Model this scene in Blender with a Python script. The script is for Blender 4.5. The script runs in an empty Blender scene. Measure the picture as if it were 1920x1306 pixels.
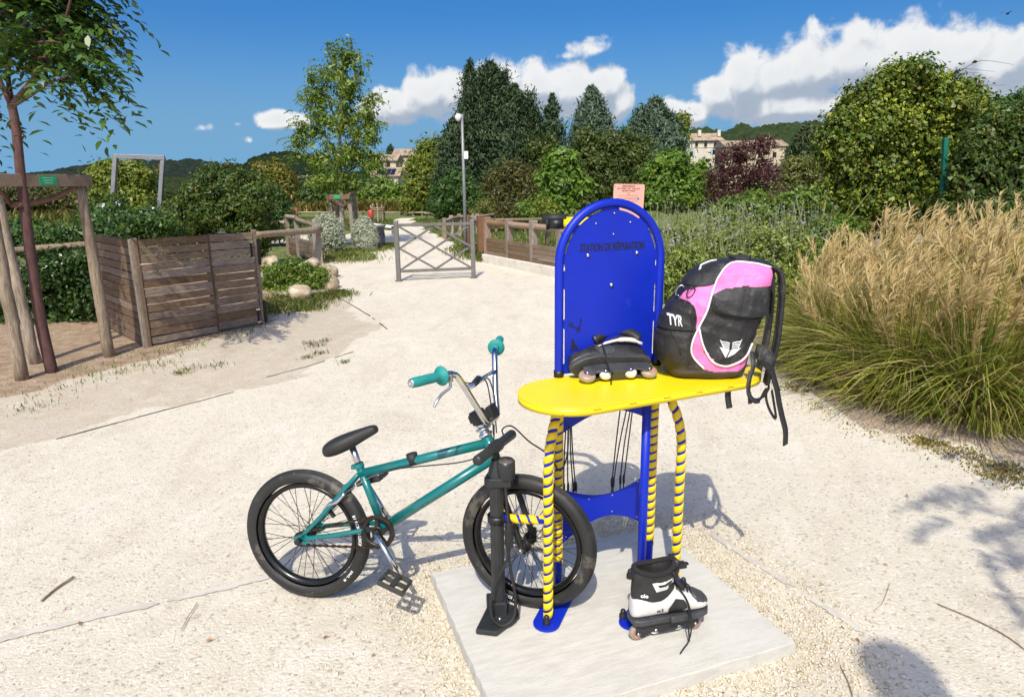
import bpy, math, random
import numpy as np
from mathutils import Matrix, Vector
R_ = math.radians
# ------------------------------------------------------------------ camera
CAM_H, FPX = 1.56, 1250.0
PITCH, ROLL = math.atan((653 - 350) / FPX), R_(.75)
_c, _s = math.cos(PITCH), math.sin(PITCH)
_f = np.array([0, _c, -_s]); _u0 = np.array([0, _s, _c]); _r0 = np.array([1., 0, 0])
_rt = _r0 * math.cos(ROLL) - _u0 * math.sin(ROLL)
_up = _u0 * math.cos(ROLL) + _r0 * math.sin(ROLL)
CAMP = np.array([0, 0, CAM_H])
def ray(px, py): return _f + _rt * (px - 960) / FPX - _up * (py - 653) / FPX
def G(px, py, z=0.0):                       # survey point on level z
    d = ray(px, py); return CAMP + d * ((z - CAM_H) / d[2])
def AY(px, py, Y):                          # survey point at distance Y
    d = ray(px, py); return CAMP + d * (Y / d[1])
scene = bpy.context.scene
cd = bpy.data.cameras.new('camera'); cam = bpy.data.objects.new('camera', cd)
scene.collection.objects.link(cam); scene.camera = cam
cd.sensor_width = 36; cd.sensor_fit = 'HORIZONTAL'; cd.lens = 36 * FPX / 1920
cd.clip_start = .05; cd.clip_end = 6000
cam.matrix_world = Matrix(((_rt[0], _up[0], -_f[0], 0), (_rt[1], _up[1], -_f[1], 0), (_rt[2], _up[2], -_f[2], CAM_H), (0, 0, 0, 1)))
# ------------------------------------------------------------------ sun, sky, exposure
SUN_EL, SUN_AZ = R_(50), R_(8.5)            # light travels towards +Y and a little +X
sd = bpy.data.lights.new('sun', 'SUN'); sun = bpy.data.objects.new('sun', sd); scene.collection.objects.link(sun)
sd.energy = 3.5; sd.angle = R_(.53); sd.color = (1, .945, .81)
_to = Vector((-math.sin(SUN_AZ) * math.cos(SUN_EL), -math.cos(SUN_AZ) * math.cos(SUN_EL), math.sin(SUN_EL)))
sun.rotation_euler = _to.to_track_quat('Z', 'Y').to_euler()
sun.location = (0, 0, 30)
scene.view_settings.view_transform = 'Standard'; scene.view_settings.look = 'None'
scene.view_settings.exposure = .36; scene.view_settings.gamma = 1
world = bpy.data.worlds.new('World'); scene.world = world; world.use_nodes = True
def N(nt, t, **k):
    n = nt.nodes.new(t)
    for a, b in k.items():
        if a == 'inp':
            for i, v in b.items():
                if isinstance(v, bpy.types.NodeSocket): nt.links.new(v, n.inputs[i])
                else: n.inputs[i].default_value = v
        else: setattr(n, a, b)
    return n
def M_(nt, op, a, b=None, c=None):
    n = nt.nodes.new('ShaderNodeMath'); n.operation = op
    for i, v in enumerate((a, b, c)):
        if v is None: continue
        if isinstance(v, bpy.types.NodeSocket): nt.links.new(v, n.inputs[i])
        else: n.inputs[i].default_value = v
    return n.outputs[0]
def sstep(nt, x, a, b):
    n = N(nt, 'ShaderNodeMapRange', interpolation_type='SMOOTHSTEP', inp={0: x, 1: a, 2: b}); return n.outputs[0]
def mixc(nt, f, a, b):
    n = nt.nodes.new('ShaderNodeMix'); n.data_type = 'RGBA'
    for i, v in ((0, f), (6, a), (7, b)):
        if isinstance(v, bpy.types.NodeSocket): nt.links.new(v, n.inputs[i])
        else: n.inputs[i].default_value = (*v, 1) if isinstance(v, tuple) and len(v) == 3 else v
    return n.outputs[2]
# cumulus lumps of the sky: azimuth, elevation, half sizes, strength
def lump(px, py, rx, ry, s=1.0):
    d = ray(px, py); d = d / np.linalg.norm(d)
    k = np.linalg.norm(ray(px, py)) ** -1
    return (math.atan2(d[0], d[1]), math.asin(d[2]), rx / FPX * k * 1.0 / math.cos(math.asin(d[2])), ry / FPX * k, s)
LUMPS = [lump(*a) for a in [
    (735, 197, 48, 36), (795, 180, 56, 48), (860, 178, 66, 48), (940, 170, 75, 55), (1010, 166, 70, 55), (1075, 172, 66, 56), (1130, 172, 54, 54), (1160, 195, 30, 36),
    (700, 205, 30, 26), (520, 226, 44, 19), (560, 228, 36, 17), (381, 240, 44, 24, .27), (466, 263, 40, 24, .22), (448, 232, 64, 18, .12), (1112, 94, 100, 44, .36), (1060, 106, 120, 30, .14),
    (1262, 206, 30, 24), (1305, 212, 36, 26), (1350, 182, 46, 46), (1400, 160, 66, 66), (1460, 150, 80, 66), (1530, 130, 90, 72), (1610, 120, 95, 76), (1700, 108, 105, 70), (1790, 108, 110, 72), (1880, 120, 110, 76),
    (1480, 195, 130, 40), (1620, 195, 150, 48), (1780, 190, 190, 62), (1980, 140, 130, 95), (2120, 150, 120, 90), (1940, 220, 160, 60)]]
grp = bpy.data.node_groups.new('cloud_field', 'ShaderNodeTree')
grp.interface.new_socket('P', in_out='INPUT', socket_type='NodeSocketVector')
grp.interface.new_socket('F', in_out='OUTPUT', socket_type='NodeSocketFloat'); grp.interface.new_socket('A', in_out='OUTPUT', socket_type='NodeSocketFloat')
gi = grp.nodes.new('NodeGroupInput'); go = grp.nodes.new('NodeGroupOutput')
acc = None
for (a, e, rx, ry, s) in LUMPS:
    v = N(grp, 'ShaderNodeVectorMath', operation='SUBTRACT', inp={0: gi.outputs[0], 1: (a, e, 0)})
    v = N(grp, 'ShaderNodeVectorMath', operation='MULTIPLY', inp={0: v.outputs[0], 1: (1 / rx, 1 / ry, 0)})
    L = N(grp, 'ShaderNodeVectorMath', operation='LENGTH', inp={0: v.outputs[0]}).outputs['Value']
    d = M_(grp, 'SUBTRACT', s, L)
    acc = d if acc is None else M_(grp, 'SMOOTH_MAX', acc, d, .12)
n1 = N(grp, 'ShaderNodeTexNoise', noise_dimensions='2D', inp={'Vector': gi.outputs[0], 'Scale': 24.0, 'Detail': 10.0, 'Roughness': .60, 'Distortion': .2})
n2 = N(grp, 'ShaderNodeTexVoronoi', voronoi_dimensions='2D', feature='SMOOTH_F1', inp={'Vector': gi.outputs[0], 'Scale': 34.0, 'Smoothness': .35})
amp = M_(grp, 'MULTIPLY_ADD', n1.outputs[0], 1.15, -.52)
amp = M_(grp, 'MULTIPLY_ADD', n2.outputs['Distance'], -.42, M_(grp, 'ADD', amp, .14))
grp.links.new(M_(grp, 'ADD', acc, amp), go.inputs[0]); grp.links.new(acc, go.inputs[1])
nt = world.node_tree; nt.nodes.clear()
wo = nt.nodes.new('ShaderNodeOutputWorld'); bg = nt.nodes.new('ShaderNodeBackground')
sky = N(nt, 'ShaderNodeTexSky', sky_type='NISHITA', sun_disc=False, sun_elevation=SUN_EL, sun_rotation=SUN_AZ + math.pi, altitude=150, air_density=.8, dust_density=5.0, ozone_density=6.0)
tc = nt.nodes.new('ShaderNodeTexCoord')
sx = N(nt, 'ShaderNodeSeparateXYZ', inp={0: tc.outputs['Generated']})
az = M_(nt, 'ARCTAN2', sx.outputs[0], sx.outputs[1]); el = M_(nt, 'ARCSINE', sx.outputs[2])
P = N(nt, 'ShaderNodeCombineXYZ', inp={0: az, 1: el}).outputs[0]
def field(off):
    g = nt.nodes.new('ShaderNodeGroup'); g.node_tree = grp
    nt.links.new(N(nt, 'ShaderNodeVectorMath', operation='ADD', inp={0: P, 1: off}).outputs[0], g.inputs[0]); return g.outputs
(F0, A0), (F1, A1) = field((0, 0, 0)), field((-.006, .020, 0))
den = sstep(nt, F0, -.07, .33)
lit = M_(nt, 'MULTIPLY_ADD', M_(nt, 'SUBTRACT', F0, F1), 1.05, M_(nt, 'MULTIPLY_ADD', M_(nt, 'SUBTRACT', A0, A1), .62, .40))
lit = sstep(nt, lit, .0, 1.0)
thick = sstep(nt, F0, .25, 1.1)
cl = mixc(nt, lit, (2.35, 2.7, 3.25), (5.35, 5.35, 5.3))
cl = mixc(nt, M_(nt, 'MULTIPLY', thick, .22), cl, (3.3, 3.7, 4.2))
hs = N(nt, 'ShaderNodeHueSaturation', inp={'Saturation': 1.36, 'Value': 1.0, 'Color': sky.outputs[0]})
hz = mixc(nt, M_(nt, 'MULTIPLY', sstep(nt, el, R_(13), R_(-1)), .9), hs.outputs[0], (1.15, 2.75, 4.5))   # air paler towards the horizon, all round
skyc = mixc(nt, M_(nt, 'MULTIPLY', den, .94), hz, cl)
bg2 = nt.nodes.new('ShaderNodeBackground'); SKY_STR = .135
nt.links.new(hz, bg.inputs[0]); nt.links.new(skyc, bg2.inputs[0]); bg.inputs[1].default_value = bg2.inputs[1].default_value = SKY_STR
# the cloud bank lies low in the north: the field is only worked out there
inb = M_(nt, 'MULTIPLY', M_(nt, 'MULTIPLY', M_(nt, 'GREATER_THAN', el, R_(1)), M_(nt, 'LESS_THAN', el, R_(20))), M_(nt, 'MULTIPLY', M_(nt, 'GREATER_THAN', az, R_(-30)), M_(nt, 'LESS_THAN', az, R_(52))))
ms = N(nt, 'ShaderNodeMixShader', inp={0: inb, 1: bg.outputs[0], 2: bg2.outputs[0]})
nt.links.new(ms.outputs[0], wo.inputs[0])
world.cycles.sampling_method = 'NONE'
cy = scene.cycles; cy.max_bounces = 6; cy.diffuse_bounces = 3; cy.glossy_bounces = 3; cy.transmission_bounces = 3; cy.transparent_max_bounces = 4; cy.caustics_reflective = cy.caustics_refractive = False
# ------------------------------------------------------------------ helpers
COL = scene.collection
def link(o, parent=None):
    COL.objects.link(o)
    if parent is not None: o.parent = parent
    return o
def tag(o, label=None, cat=None, group=None, kind=None):
    if label: o['label'] = label
    if cat: o['category'] = cat
    if group: o['group'] = group
    if kind: o['kind'] = kind
    return o
def empty(name, loc=(0, 0, 0), rz=0, label=None, cat=None, group=None, parent=None):
    o = bpy.data.objects.new(name, None); o.location = loc; o.rotation_euler = (0, 0, rz); o.empty_display_size = .1
    link(o, parent); return tag(o, label, cat, group)
def vec(a): return Vector((float(a[0]), float(a[1]), float(a[2])))
class MB:
    def __init__(s): s.v = []; s.f = []; s.sm = []
    def add(s, vs, fs, smooth=False):
        b = len(s.v); s.v += [tuple(map(float, q)) for q in vs]; s.f += [tuple(b + i for i in q) for q in fs]
        s.sm += ([smooth] * len(fs) if isinstance(smooth, bool) else list(smooth)); return s
    def box(s, c, d, rot=None):
        c = vec(c); m = rot if rot is not None else Matrix.Identity(3)
        vs = [c + m @ Vector((x * d[0] / 2, y * d[1] / 2, z * d[2] / 2)) for x in (-1, 1) for y in (-1, 1) for z in (-1, 1)]
        return s.add(vs, [(0, 1, 3, 2), (4, 6, 7, 5), (0, 4, 5, 1), (2, 3, 7, 6), (0, 2, 6, 4), (1, 5, 7, 3)])
    def bar(s, a, b, w, h, up=(0, 0, 1)):   # rectangular bar from a to b
        a, b = vec(a), vec(b); x = (b - a); L = x.length; x = x / L; y = vec(up).cross(x)
        if y.length < 1e-4: y = Vector((0, 1, 0)).cross(x)
        y.normalize(); z = x.cross(y); m = Matrix((x, y, z)).transposed()
        return s.box((a + b) / 2, (L, w, h), m)
    def tube(s, pts, r, n=8, cap=True, closed=False, smooth=True, flat=1.0):
        pts = [vec(q) for q in pts]; k = len(pts); rs = r if isinstance(r, (list, tuple)) else [r] * k
        T = []
        for i in range(k):
            if closed: t = pts[(i + 1) % k] - pts[i - 1]
            else: t = pts[min(i + 1, k - 1)] - pts[max(i - 1, 0)]
            T.append(t.normalized() if t.length > 1e-9 else Vector((0, 0, 1)))
        nx = T[0].orthogonal().normalized()
        if abs(T[0].z) < .9: nx = T[0].cross(Vector((0, 0, 1))).normalized()
        vs = []
        for i in range(k):
            nx = (nx - T[i] * nx.dot(T[i])).normalized(); ny = T[i].cross(nx)
            for j in range(n):
                a = 2 * math.pi * j / n; vs.append(pts[i] + nx * (math.cos(a) * rs[i]) + ny * (math.sin(a) * rs[i] * flat))
        fs = []
        for i in range(k if closed else k - 1):
            i2 = (i + 1) % k
            for j in range(n): fs.append((i * n + j, i * n + (j + 1) % n, i2 * n + (j + 1) % n, i2 * n + j))
        sm = [smooth] * len(fs)
        if cap and not closed:
            fs += [tuple(range(n))[::-1], tuple((k - 1) * n + j for j in range(n))]; sm += [False, False]
        return s.add(vs, fs, sm)
    def lathe(s, prof, c=(0, 0, 0), ax=(0, 0, 1), n=24, smooth=True, closed=False):   # prof = [(radius, height)]
        c = vec(c); z = vec(ax).normalized(); x = z.orthogonal().normalized(); y = z.cross(x); vs = []; k = len(prof)
        for (r, h) in prof:
            for j in range(n):
                a = 2 * math.pi * j / n; vs.append(c + z * h + (x * math.cos(a) + y * math.sin(a)) * r)
        fs = []
        for i in range(k if closed else k - 1):
            i2 = (i + 1) % k
            for j in range(n): fs.append((i * n + j, i * n + (j + 1) % n, i2 * n + (j + 1) % n, i2 * n + j))
        return s.add(vs, fs, smooth)
    def sphere(s, c, r, nu=12, nv=8, smooth=True):
        r = r if isinstance(r, (tuple, list)) else (r, r, r); vs = [(c[0], c[1], c[2] - r[2])]; fs = []
        for i in range(1, nv):
            b = math.pi * i / nv
            for j in range(nu):
                a = 2 * math.pi * j / nu; vs.append((c[0] + r[0] * math.sin(b) * math.cos(a), c[1] + r[1] * math.sin(b) * math.sin(a), c[2] - r[2] * math.cos(b)))
        vs.append((c[0], c[1], c[2] + r[2])); top = len(vs) - 1
        for j in range(nu):
            fs.append((0, 1 + (j + 1) % nu, 1 + j)); fs.append((top, 1 + (nv - 2) * nu + j, 1 + (nv - 2) * nu + (j + 1) % nu))
        for i in range(nv - 2):
            for j in range(nu): fs.append((1 + i * nu + j, 1 + i * nu + (j + 1) % nu, 1 + (i + 1) * nu + (j + 1) % nu, 1 + (i + 1) * nu + j))
        return s.add(vs, fs, smooth)
    def prism(s, poly, t, m=None, smooth=False):   # polygon in local xy, thickness t along local z (centred)
        m = m or Matrix.Identity(4); n = len(poly)
        vs = [m @ Vector((x, y, -t / 2)) for x, y in poly] + [m @ Vector((x, y, t / 2)) for x, y in poly]
        return s.add(vs, [tuple(range(n))[::-1], tuple(range(n, 2 * n))] + [(i, (i + 1) % n, n + (i + 1) % n, n + i) for i in range(n)], [False, False] + [smooth] * n)
    def ribbon(s, pts, w, t, side):         # flat strap: pts, width, thickness, side vectors
        pts = [vec(q) for q in pts]; k = len(pts); vs = []
        for i in range(k):
            T = (pts[min(i + 1, k - 1)] - pts[max(i - 1, 0)]).normalized(); sd_ = vec(side[i] if isinstance(side, list) else side)
            sd_ = (sd_ - T * sd_.dot(T)).normalized(); nn = T.cross(sd_); ww = w[i] if isinstance(w, list) else w
            vs += [pts[i] + sd_ * ww / 2 + nn * t / 2, pts[i] - sd_ * ww / 2 + nn * t / 2, pts[i] - sd_ * ww / 2 - nn * t / 2, pts[i] + sd_ * ww / 2 - nn * t / 2]
        fs = [(0, 1, 2, 3)[::-1], tuple(4 * (k - 1) + j for j in range(4))]
        for i in range(k - 1):
            for j in range(4): fs.append((4 * i + j, 4 * i + (j + 1) % 4, 4 * i + 4 + (j + 1) % 4, 4 * i + 4 + j))
        return s.add(vs, fs, True)
    def build(s, name, mat, parent=None, bevel=0, seg=2, loc=None, rz=None):
        me = bpy.data.meshes.new(name); me.from_pydata(s.v, [], s.f); me.polygons.foreach_set('use_smooth', s.sm); me.update()
        if mat: me.materials.append(mat)
        o = bpy.data.objects.new(name, me); link(o, parent)
        if bevel:
            b = o.modifiers.new('bevel', 'BEVEL'); b.width = bevel; b.segments = seg; b.limit_method = 'ANGLE'; b.angle_limit = R_(35)
        if loc is not None: o.location = vec(loc)
        if rz is not None: o.rotation_euler[2] = rz
        return o
def share(o, name, parent, loc=(0, 0, 0), rot=(0, 0, 0), scale=(1, 1, 1)):
    c = o.copy(); c.name = name; link(c); c.parent = parent; c.location = loc; c.rotation_euler = rot; c.scale = scale
    return c
def copy_tree(o, parent=None):
    c = o.copy(); COL.objects.link(c); c.parent = parent
    for ch in list(o.children): copy_tree(ch, c)
    return c
def spline(pts, n=8):                       # Catmull-Rom
    P = [vec(q) for q in pts]; P = [P[0] * 2 - P[1]] + P + [P[-1] * 2 - P[-2]]; out = []
    for i in range(1, len(P) - 2):
        for j in range(n):
            t = j / n; a, b, c, d = P[i - 1], P[i], P[i + 1], P[i + 2]
            out.append(.5 * ((2 * b) + (c - a) * t + (2 * a - 5 * b + 4 * c - d) * t * t + (3 * b - a - 3 * c + d) * t ** 3))
    out.append(P[-2]); return out
def rot_z(a): return Matrix.Rotation(a, 3, 'Z')
def text_mesh(txt, size, m, name, mat, parent, bold=0, xs=1.0, depth=.0004, shear=0, align='CENTER'):
    cu = bpy.data.curves.new(name, 'FONT'); cu.body = txt; cu.size = size; cu.offset = bold; cu.align_x = align; cu.align_y = 'CENTER'; cu.extrude = depth; cu.shear = shear; cu.resolution_u = 3
    ob = bpy.data.objects.new('tmp_text', cu); me = bpy.data.meshes.new_from_object(ob); bpy.data.objects.remove(ob); bpy.data.curves.remove(cu)
    me.transform(m @ Matrix.Scale(xs, 4, (1, 0, 0))); me.name = name; me.materials.clear(); me.materials.append(mat)
    o = bpy.data.objects.new(name, me); link(o, parent); return o
def frame4(o, x, y, z=None):                # 4x4 from origin and two axes
    x = vec(x).normalized(); y = vec(y); y = (y - x * y.dot(x)).normalized(); z = x.cross(y); o = vec(o)
    return Matrix(((x[0], y[0], z[0], o[0]), (x[1], y[1], z[1], o[1]), (x[2], y[2], z[2], o[2]), (0, 0, 0, 1)))
# ------------------------------------------------------------------ materials
MATS = {}
def newmat(name):
    m = bpy.data.materials.new(name); m.use_nodes = True; nt = m.node_tree; MATS[name] = m
    return m, nt, nt.nodes['Principled BSDF']
def mat(name, col, rough=.5, metal=0., var=.12, scale=9., bump=0., bscale=60., spec=.5, coat=0., col2=None, stretch=None, detail=6., spots=None):
    if name in MATS: return MATS[name]
    m, nt, b = newmat(name); tcn = nt.nodes.new('ShaderNodeTexCoord'); V = tcn.outputs['Object']
    if stretch: V = N(nt, 'ShaderNodeMapping', inp={0: V, 3: stretch}).outputs[0]
    n = N(nt, 'ShaderNodeTexNoise', inp={'Vector': V, 'Scale': scale, 'Detail': detail, 'Roughness': .6})
    f = sstep(nt, n.outputs[0], .3, .7)
    c1 = tuple(min(1, x * (1 - var)) for x in col); c2 = col2 or tuple(min(1, x * (1 + var)) for x in col)
    cc = mixc(nt, f, c1, c2)
    if spots:                               # (colour, scale, threshold)
        ns = N(nt, 'ShaderNodeTexNoise', inp={'Vector': V, 'Scale': spots[1], 'Detail': 8., 'Roughness': .7})
        cc = mixc(nt, sstep(nt, ns.outputs[0], spots[2], spots[2] + .06), cc, spots[0])
    nt.links.new(cc, b.inputs['Base Color'])
    r2 = N(nt, 'ShaderNodeMapRange', inp={0: n.outputs[0], 1: .3, 2: .7, 3: max(.03, rough - .08), 4: min(1, rough + .08)})
    nt.links.new(r2.outputs[0], b.inputs['Roughness']); b.inputs['Metallic'].default_value = metal
    b.inputs['Specular IOR Level'].default_value = spec; b.inputs['Coat Weight'].default_value = coat
    if bump:
        nb = N(nt, 'ShaderNodeTexNoise', inp={'Vector': V, 'Scale': bscale, 'Detail': 4.})
        bp = N(nt, 'ShaderNodeBump', inp={'Strength': bump, 'Distance': .01, 'Height': nb.outputs[0]}); nt.links.new(bp.outputs[0], b.inputs['Normal'])
    return m
def leafmat(name, c1, c2, c3=None, trans=.25, rough=.45, nscale=.8, rare=.9, green=True):
    m, nt, b = newmat(name); geo = nt.nodes.new('ShaderNodeNewGeometry'); tcn = nt.nodes.new('ShaderNodeTexCoord')
    rnd = geo.outputs['Random Per Island']
    if green: c1, c2 = [(q[0], q[1] * 1.04, q[2] * .62) for q in (c1, c2)]
    n = N(nt, 'ShaderNodeTexNoise', inp={'Vector': tcn.outputs['Object'], 'Scale': nscale, 'Detail': 3.})
    f = M_(nt, 'MULTIPLY_ADD', M_(nt, 'SUBTRACT', n.outputs[0], .5), 1.4, rnd)
    cc = mixc(nt, sstep(nt, f, 0., 1.), c1, c2)
    if c3: cc = mixc(nt, M_(nt, 'GREATER_THAN', N(nt, 'ShaderNodeTexWhiteNoise', noise_dimensions='1D', inp={'W': rnd}).outputs[0], rare), cc, c3)
    nt.links.new(cc, b.inputs['Base Color']); b.inputs['Roughness'].default_value = rough; b.inputs['Specular IOR Level'].default_value = .35
    tr = nt.nodes.new('ShaderNodeBsdfTranslucent'); nt.links.new(cc, tr.inputs[0])
    mx = N(nt, 'ShaderNodeMixShader', inp={0: trans, 1: b.outputs[0], 2: tr.outputs[0]}); nt.links.new(mx.outputs[0], nt.nodes['Material Output'].inputs[0])
    return m
def woodmat(name, c1, c2, axis_stretch=(1, 1, 1), rough=.85, scale=14):
    m, nt, b = newmat(name); tcn = nt.nodes.new('ShaderNodeTexCoord'); oi = nt.nodes.new('ShaderNodeObjectInfo')
    off = N(nt, 'ShaderNodeVectorMath', operation='MULTIPLY_ADD', inp={0: N(nt, 'ShaderNodeCombineXYZ', inp={0: oi.outputs['Random'], 1: oi.outputs['Random'], 2: oi.outputs['Random']}).outputs[0], 1: (13, 17, 29), 2: tcn.outputs['Object']}).outputs[0]
    mp = N(nt, 'ShaderNodeMapping', inp={0: off, 3: axis_stretch}).outputs[0]
    n = N(nt, 'ShaderNodeTexNoise', inp={'Vector': mp, 'Scale': scale, 'Detail': 8., 'Roughness': .65, 'Distortion': .6})
    n2 = N(nt, 'ShaderNodeTexNoise', inp={'Vector': off, 'Scale': 2.2, 'Detail': 4.})
    cc = mixc(nt, sstep(nt, n.outputs[0], .3, .72), c1, c2)
    cc = mixc(nt, M_(nt, 'MULTIPLY', sstep(nt, n2.outputs[0], .45, .75), .5), cc, tuple(x * .62 for x in c1))
    hv = N(nt, 'ShaderNodeHueSaturation', inp={'Value': M_(nt, 'MULTIPLY_ADD', oi.outputs['Random'], .5, .76), 'Saturation': M_(nt, 'MULTIPLY_ADD', oi.outputs['Random'], -.5, 1.2), 'Color': cc})
    nt.links.new(hv.outputs[0], b.inputs['Base Color']); b.inputs['Roughness'].default_value = rough; b.inputs['Specular IOR Level'].default_value = .2
    bp = N(nt, 'ShaderNodeBump', inp={'Strength': .5, 'Distance': .006, 'Height': n.outputs[0]}); nt.links.new(bp.outputs[0], b.inputs['Normal'])
    return m
# ------------------------------------------------------------------ foliage
def np_mesh(name, V, Q, mat_, parent, smooth=False, kind=None):
    me = bpy.data.meshes.new(name); V = np.ascontiguousarray(V, dtype=np.float32); Q = np.ascontiguousarray(Q, dtype=np.int32); k = Q.shape[1]
    me.vertices.add(len(V)); me.vertices.foreach_set('co', V.ravel()); me.loops.add(Q.size); me.loops.foreach_set('vertex_index', Q.ravel())
    me.polygons.add(len(Q)); me.polygons.foreach_set('loop_start', np.arange(0, Q.size, k, dtype=np.int32)); me.polygons.foreach_set('loop_total', np.full(len(Q), k, np.int32))
    if smooth: me.polygons.foreach_set('use_smooth', np.ones(len(Q), bool))
    me.update(calc_edges=True); me.materials.append(mat_)
    o = bpy.data.objects.new(name, me); link(o, parent)
    if kind: o['kind'] = kind
    return o
def unit(a): return a / np.maximum(np.linalg.norm(a, axis=1, keepdims=True), 1e-9)
def leaves(pos, nrm, L, aspect, rng, tdir=None, fold=.15):
    n = len(pos); nrm = unit(nrm); t = rng.normal(size=(n, 3)) if tdir is None else tdir
    t = unit(t - nrm * np.sum(t * nrm, 1, keepdims=True)); b = np.cross(nrm, t); L = np.broadcast_to(L, (n,))[:, None]
    v0 = pos - t * L * .5; v2 = pos + t * L * .5 - nrm * L * fold; m_ = pos + nrm * L * fold * .3
    v1 = m_ + b * L * aspect * .5; v3 = m_ - b * L * aspect * .5
    V = np.stack([v0, v1, v2, v3], 1).reshape(-1, 3); Q = np.arange(4 * n).reshape(n, 4); return V, Q
def leaves_tri(pos, nrm, L, aspect, rng, tdir):
    n = len(pos); nrm = unit(nrm); t = unit(tdir - nrm * np.sum(tdir * nrm, 1, keepdims=True)); b = np.cross(nrm, t); L = L[:, None]
    V = np.stack([pos - t * L * .35 + b * L * aspect * .55, pos - t * L * .35 - b * L * aspect * .55, pos + t * L * .65], 1).reshape(-1, 3); return V, np.arange(3 * n).reshape(n, 3)
def crown_pts(blobs, n_clump, per, cr, rng, shell=.35, squash=.8, rag=1.):
    bl = np.array([list(c) + list(r) for c, r in blobs], float); w = bl[:, 3] * bl[:, 4] + bl[:, 3] * bl[:, 5] + bl[:, 4] * bl[:, 5]
    idx = rng.choice(len(bl), n_clump, p=w / w.sum()); d = unit(rng.normal(size=(n_clump, 3)))
    rad = 1 - shell * rng.random(n_clump) ** 1.5; rad *= 1 + rag * (.25 * np.sin(d[:, 0] * 5 + idx) * np.cos(d[:, 2] * 6 + idx * 2) + .12 * np.sin(d[:, 0] * 11 + d[:, 1] * 9 - idx) + rng.normal(0, .06, n_clump) + (rng.random(n_clump) < .10) * rng.uniform(.05, .28, n_clump))
    cc = bl[idx, :3] + d * bl[idx, 3:] * rad[:, None]
    ctr = np.repeat(cc, per, 0); cd_ = np.repeat(d, per, 0)
    crr = np.repeat(cr * (.45 + .9 * rng.random(n_clump)) * np.where(rad > 1.08, .55, 1.), per)[:, None]
    off = rng.normal(size=(len(ctr), 3)) * crr * .55; off[:, 2] *= squash
    return ctr + off, unit(cd_ * .6 + unit(off) * .7 + rng.normal(size=off.shape) * .45 + np.array([0, 0, .35])), cd_, off
def lump_blobs(blobs, rng):                 # uneven outline: smaller lumps budding from each mass
    out = []
    for c, r in blobs:
        out.append((c, tuple(x * .84 for x in r)))
        for _ in range(6):
            d = unit(rng.normal(size=(1, 3)))[0]; d[2] = abs(d[2]) * (1 if rng.random() < .75 else -1); k = rng.uniform(.26, .5); out.append((np.array(c) + d * np.array(r) * rng.uniform(.62, .98), tuple(x * k for x in r)))
    return out
def foliage(name, parent, m, blobs, n_clump, per, cr, leaf, aspect, seed, shell=.35, hang=0., up=0., squash=.8, fold=.15, zmin=None, fine=None, lumpy=True, rag=1., quad=False):
    rng = np.random.default_rng(seed); fine = fine if fine is not None else 1.0; leaf *= .67 * fine; blobs = lump_blobs(blobs, rng) if lumpy else blobs; n_clump = int(n_clump * 1.5); per = int(per * (1.1 if quad else 1.3)); cr *= .92
    p, nn, d, off = crown_pts(blobs, n_clump, per, cr, rng, shell, squash, rag)
    L = leaf * (.5 + 1.1 * rng.random(len(p)) ** 1.6); td = rng.normal(size=p.shape) * .6
    td[:, 2] += -hang + up; td += unit(off) * (.5 if (hang or up) else .0)
    if zmin is not None: k = p[:, 2] > zmin; p, nn, L, td = p[k], nn[k], L[k], td[k]
    V, Q = leaves(p, nn, L, aspect, rng, td, fold) if quad else leaves_tri(p, nn, L, aspect, rng, td)
    return np_mesh(name, V, Q, m, parent)
def pxb(Y, lst, base):                      # survey boxes (px centre, half sizes) at distance Y -> blobs local to base
    out = []
    for q in lst:
        px, py, rx, ry = q[:4]; dy = q[4] if len(q) > 4 else 0; y = Y + dy; c = AY(px, py, y); s_ = np.linalg.norm(c - CAMP) / np.linalg.norm(ray(px, py)) / FPX
        out.append((c - base, (rx * s_, (rx * s_ * (q[5] if len(q) > 5 else .85)), ry * s_)))
    return out
# ------------------------------------------------------------------ ground
def in_poly(x, y, poly):
    r = np.zeros(x.shape, bool); n = len(poly)
    for i in range(n):
        x1, y1 = poly[i][:2]; x2, y2 = poly[i - 1][:2]
        c = ((y1 > y) != (y2 > y)) & (x < (x2 - x1) * (y - y1) / (y2 - y1 + 1e-12) + x1); r ^= c
    return r
def gp(l): return [G(*q)[:2] for q in l]
def vnoise(x, y, s, seed):                  # smooth value noise
    x = x * s; y = y * s; xi = np.floor(x).astype(np.int64); yi = np.floor(y).astype(np.int64); fx = x - xi; fy = y - yi
    def h(a, b): v = np.sin(a * 127.1 + b * 311.7 + seed * 17.3) * 43758.5453; return v - np.floor(v)
    fx = fx * fx * (3 - 2 * fx); fy = fy * fy * (3 - 2 * fy)
    return (h(xi, yi) * (1 - fx) + h(xi + 1, yi) * fx) * (1 - fy) + (h(xi, yi + 1) * (1 - fx) + h(xi + 1, yi + 1) * fx) * fy
SOIL_A = gp([(-900, 1010), (0, 850), (120, 815), (440, 735), (600, 690), (722, 620), (645, 562), (640, 520), (560, 440), (300, 440), (-600, 520)])
SOIL_B = gp([(-700, 900), (0, 745), (70, 735), (215, 690), (300, 662), (500, 612), (560, 560), (400, 500), (-900, 560)])
BED = gp([(1440, 690), (1520, 735), (1600, 777), (1780, 842), (1920, 888), (2600, 1100), (2900, 480), (1900, 385), (1300, 420), (1240, 470), (1236, 560), (1300, 640)])
PLAZA_FAR = 14.9
PATH = gp([(690, 492), (700, 470), (739, 410), (768, 410), (800, 430), (918, 494)])
CROSS = gp([(500, 453), (742, 457), (742, 434), (560, 438)])
def gz(x, y):                               # gentle relief of the beaten gravel
    return (vnoise(x, y, .9, 3) - .5) * .012 + (vnoise(x, y, 3.5, 5) - .5) * .005
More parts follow.
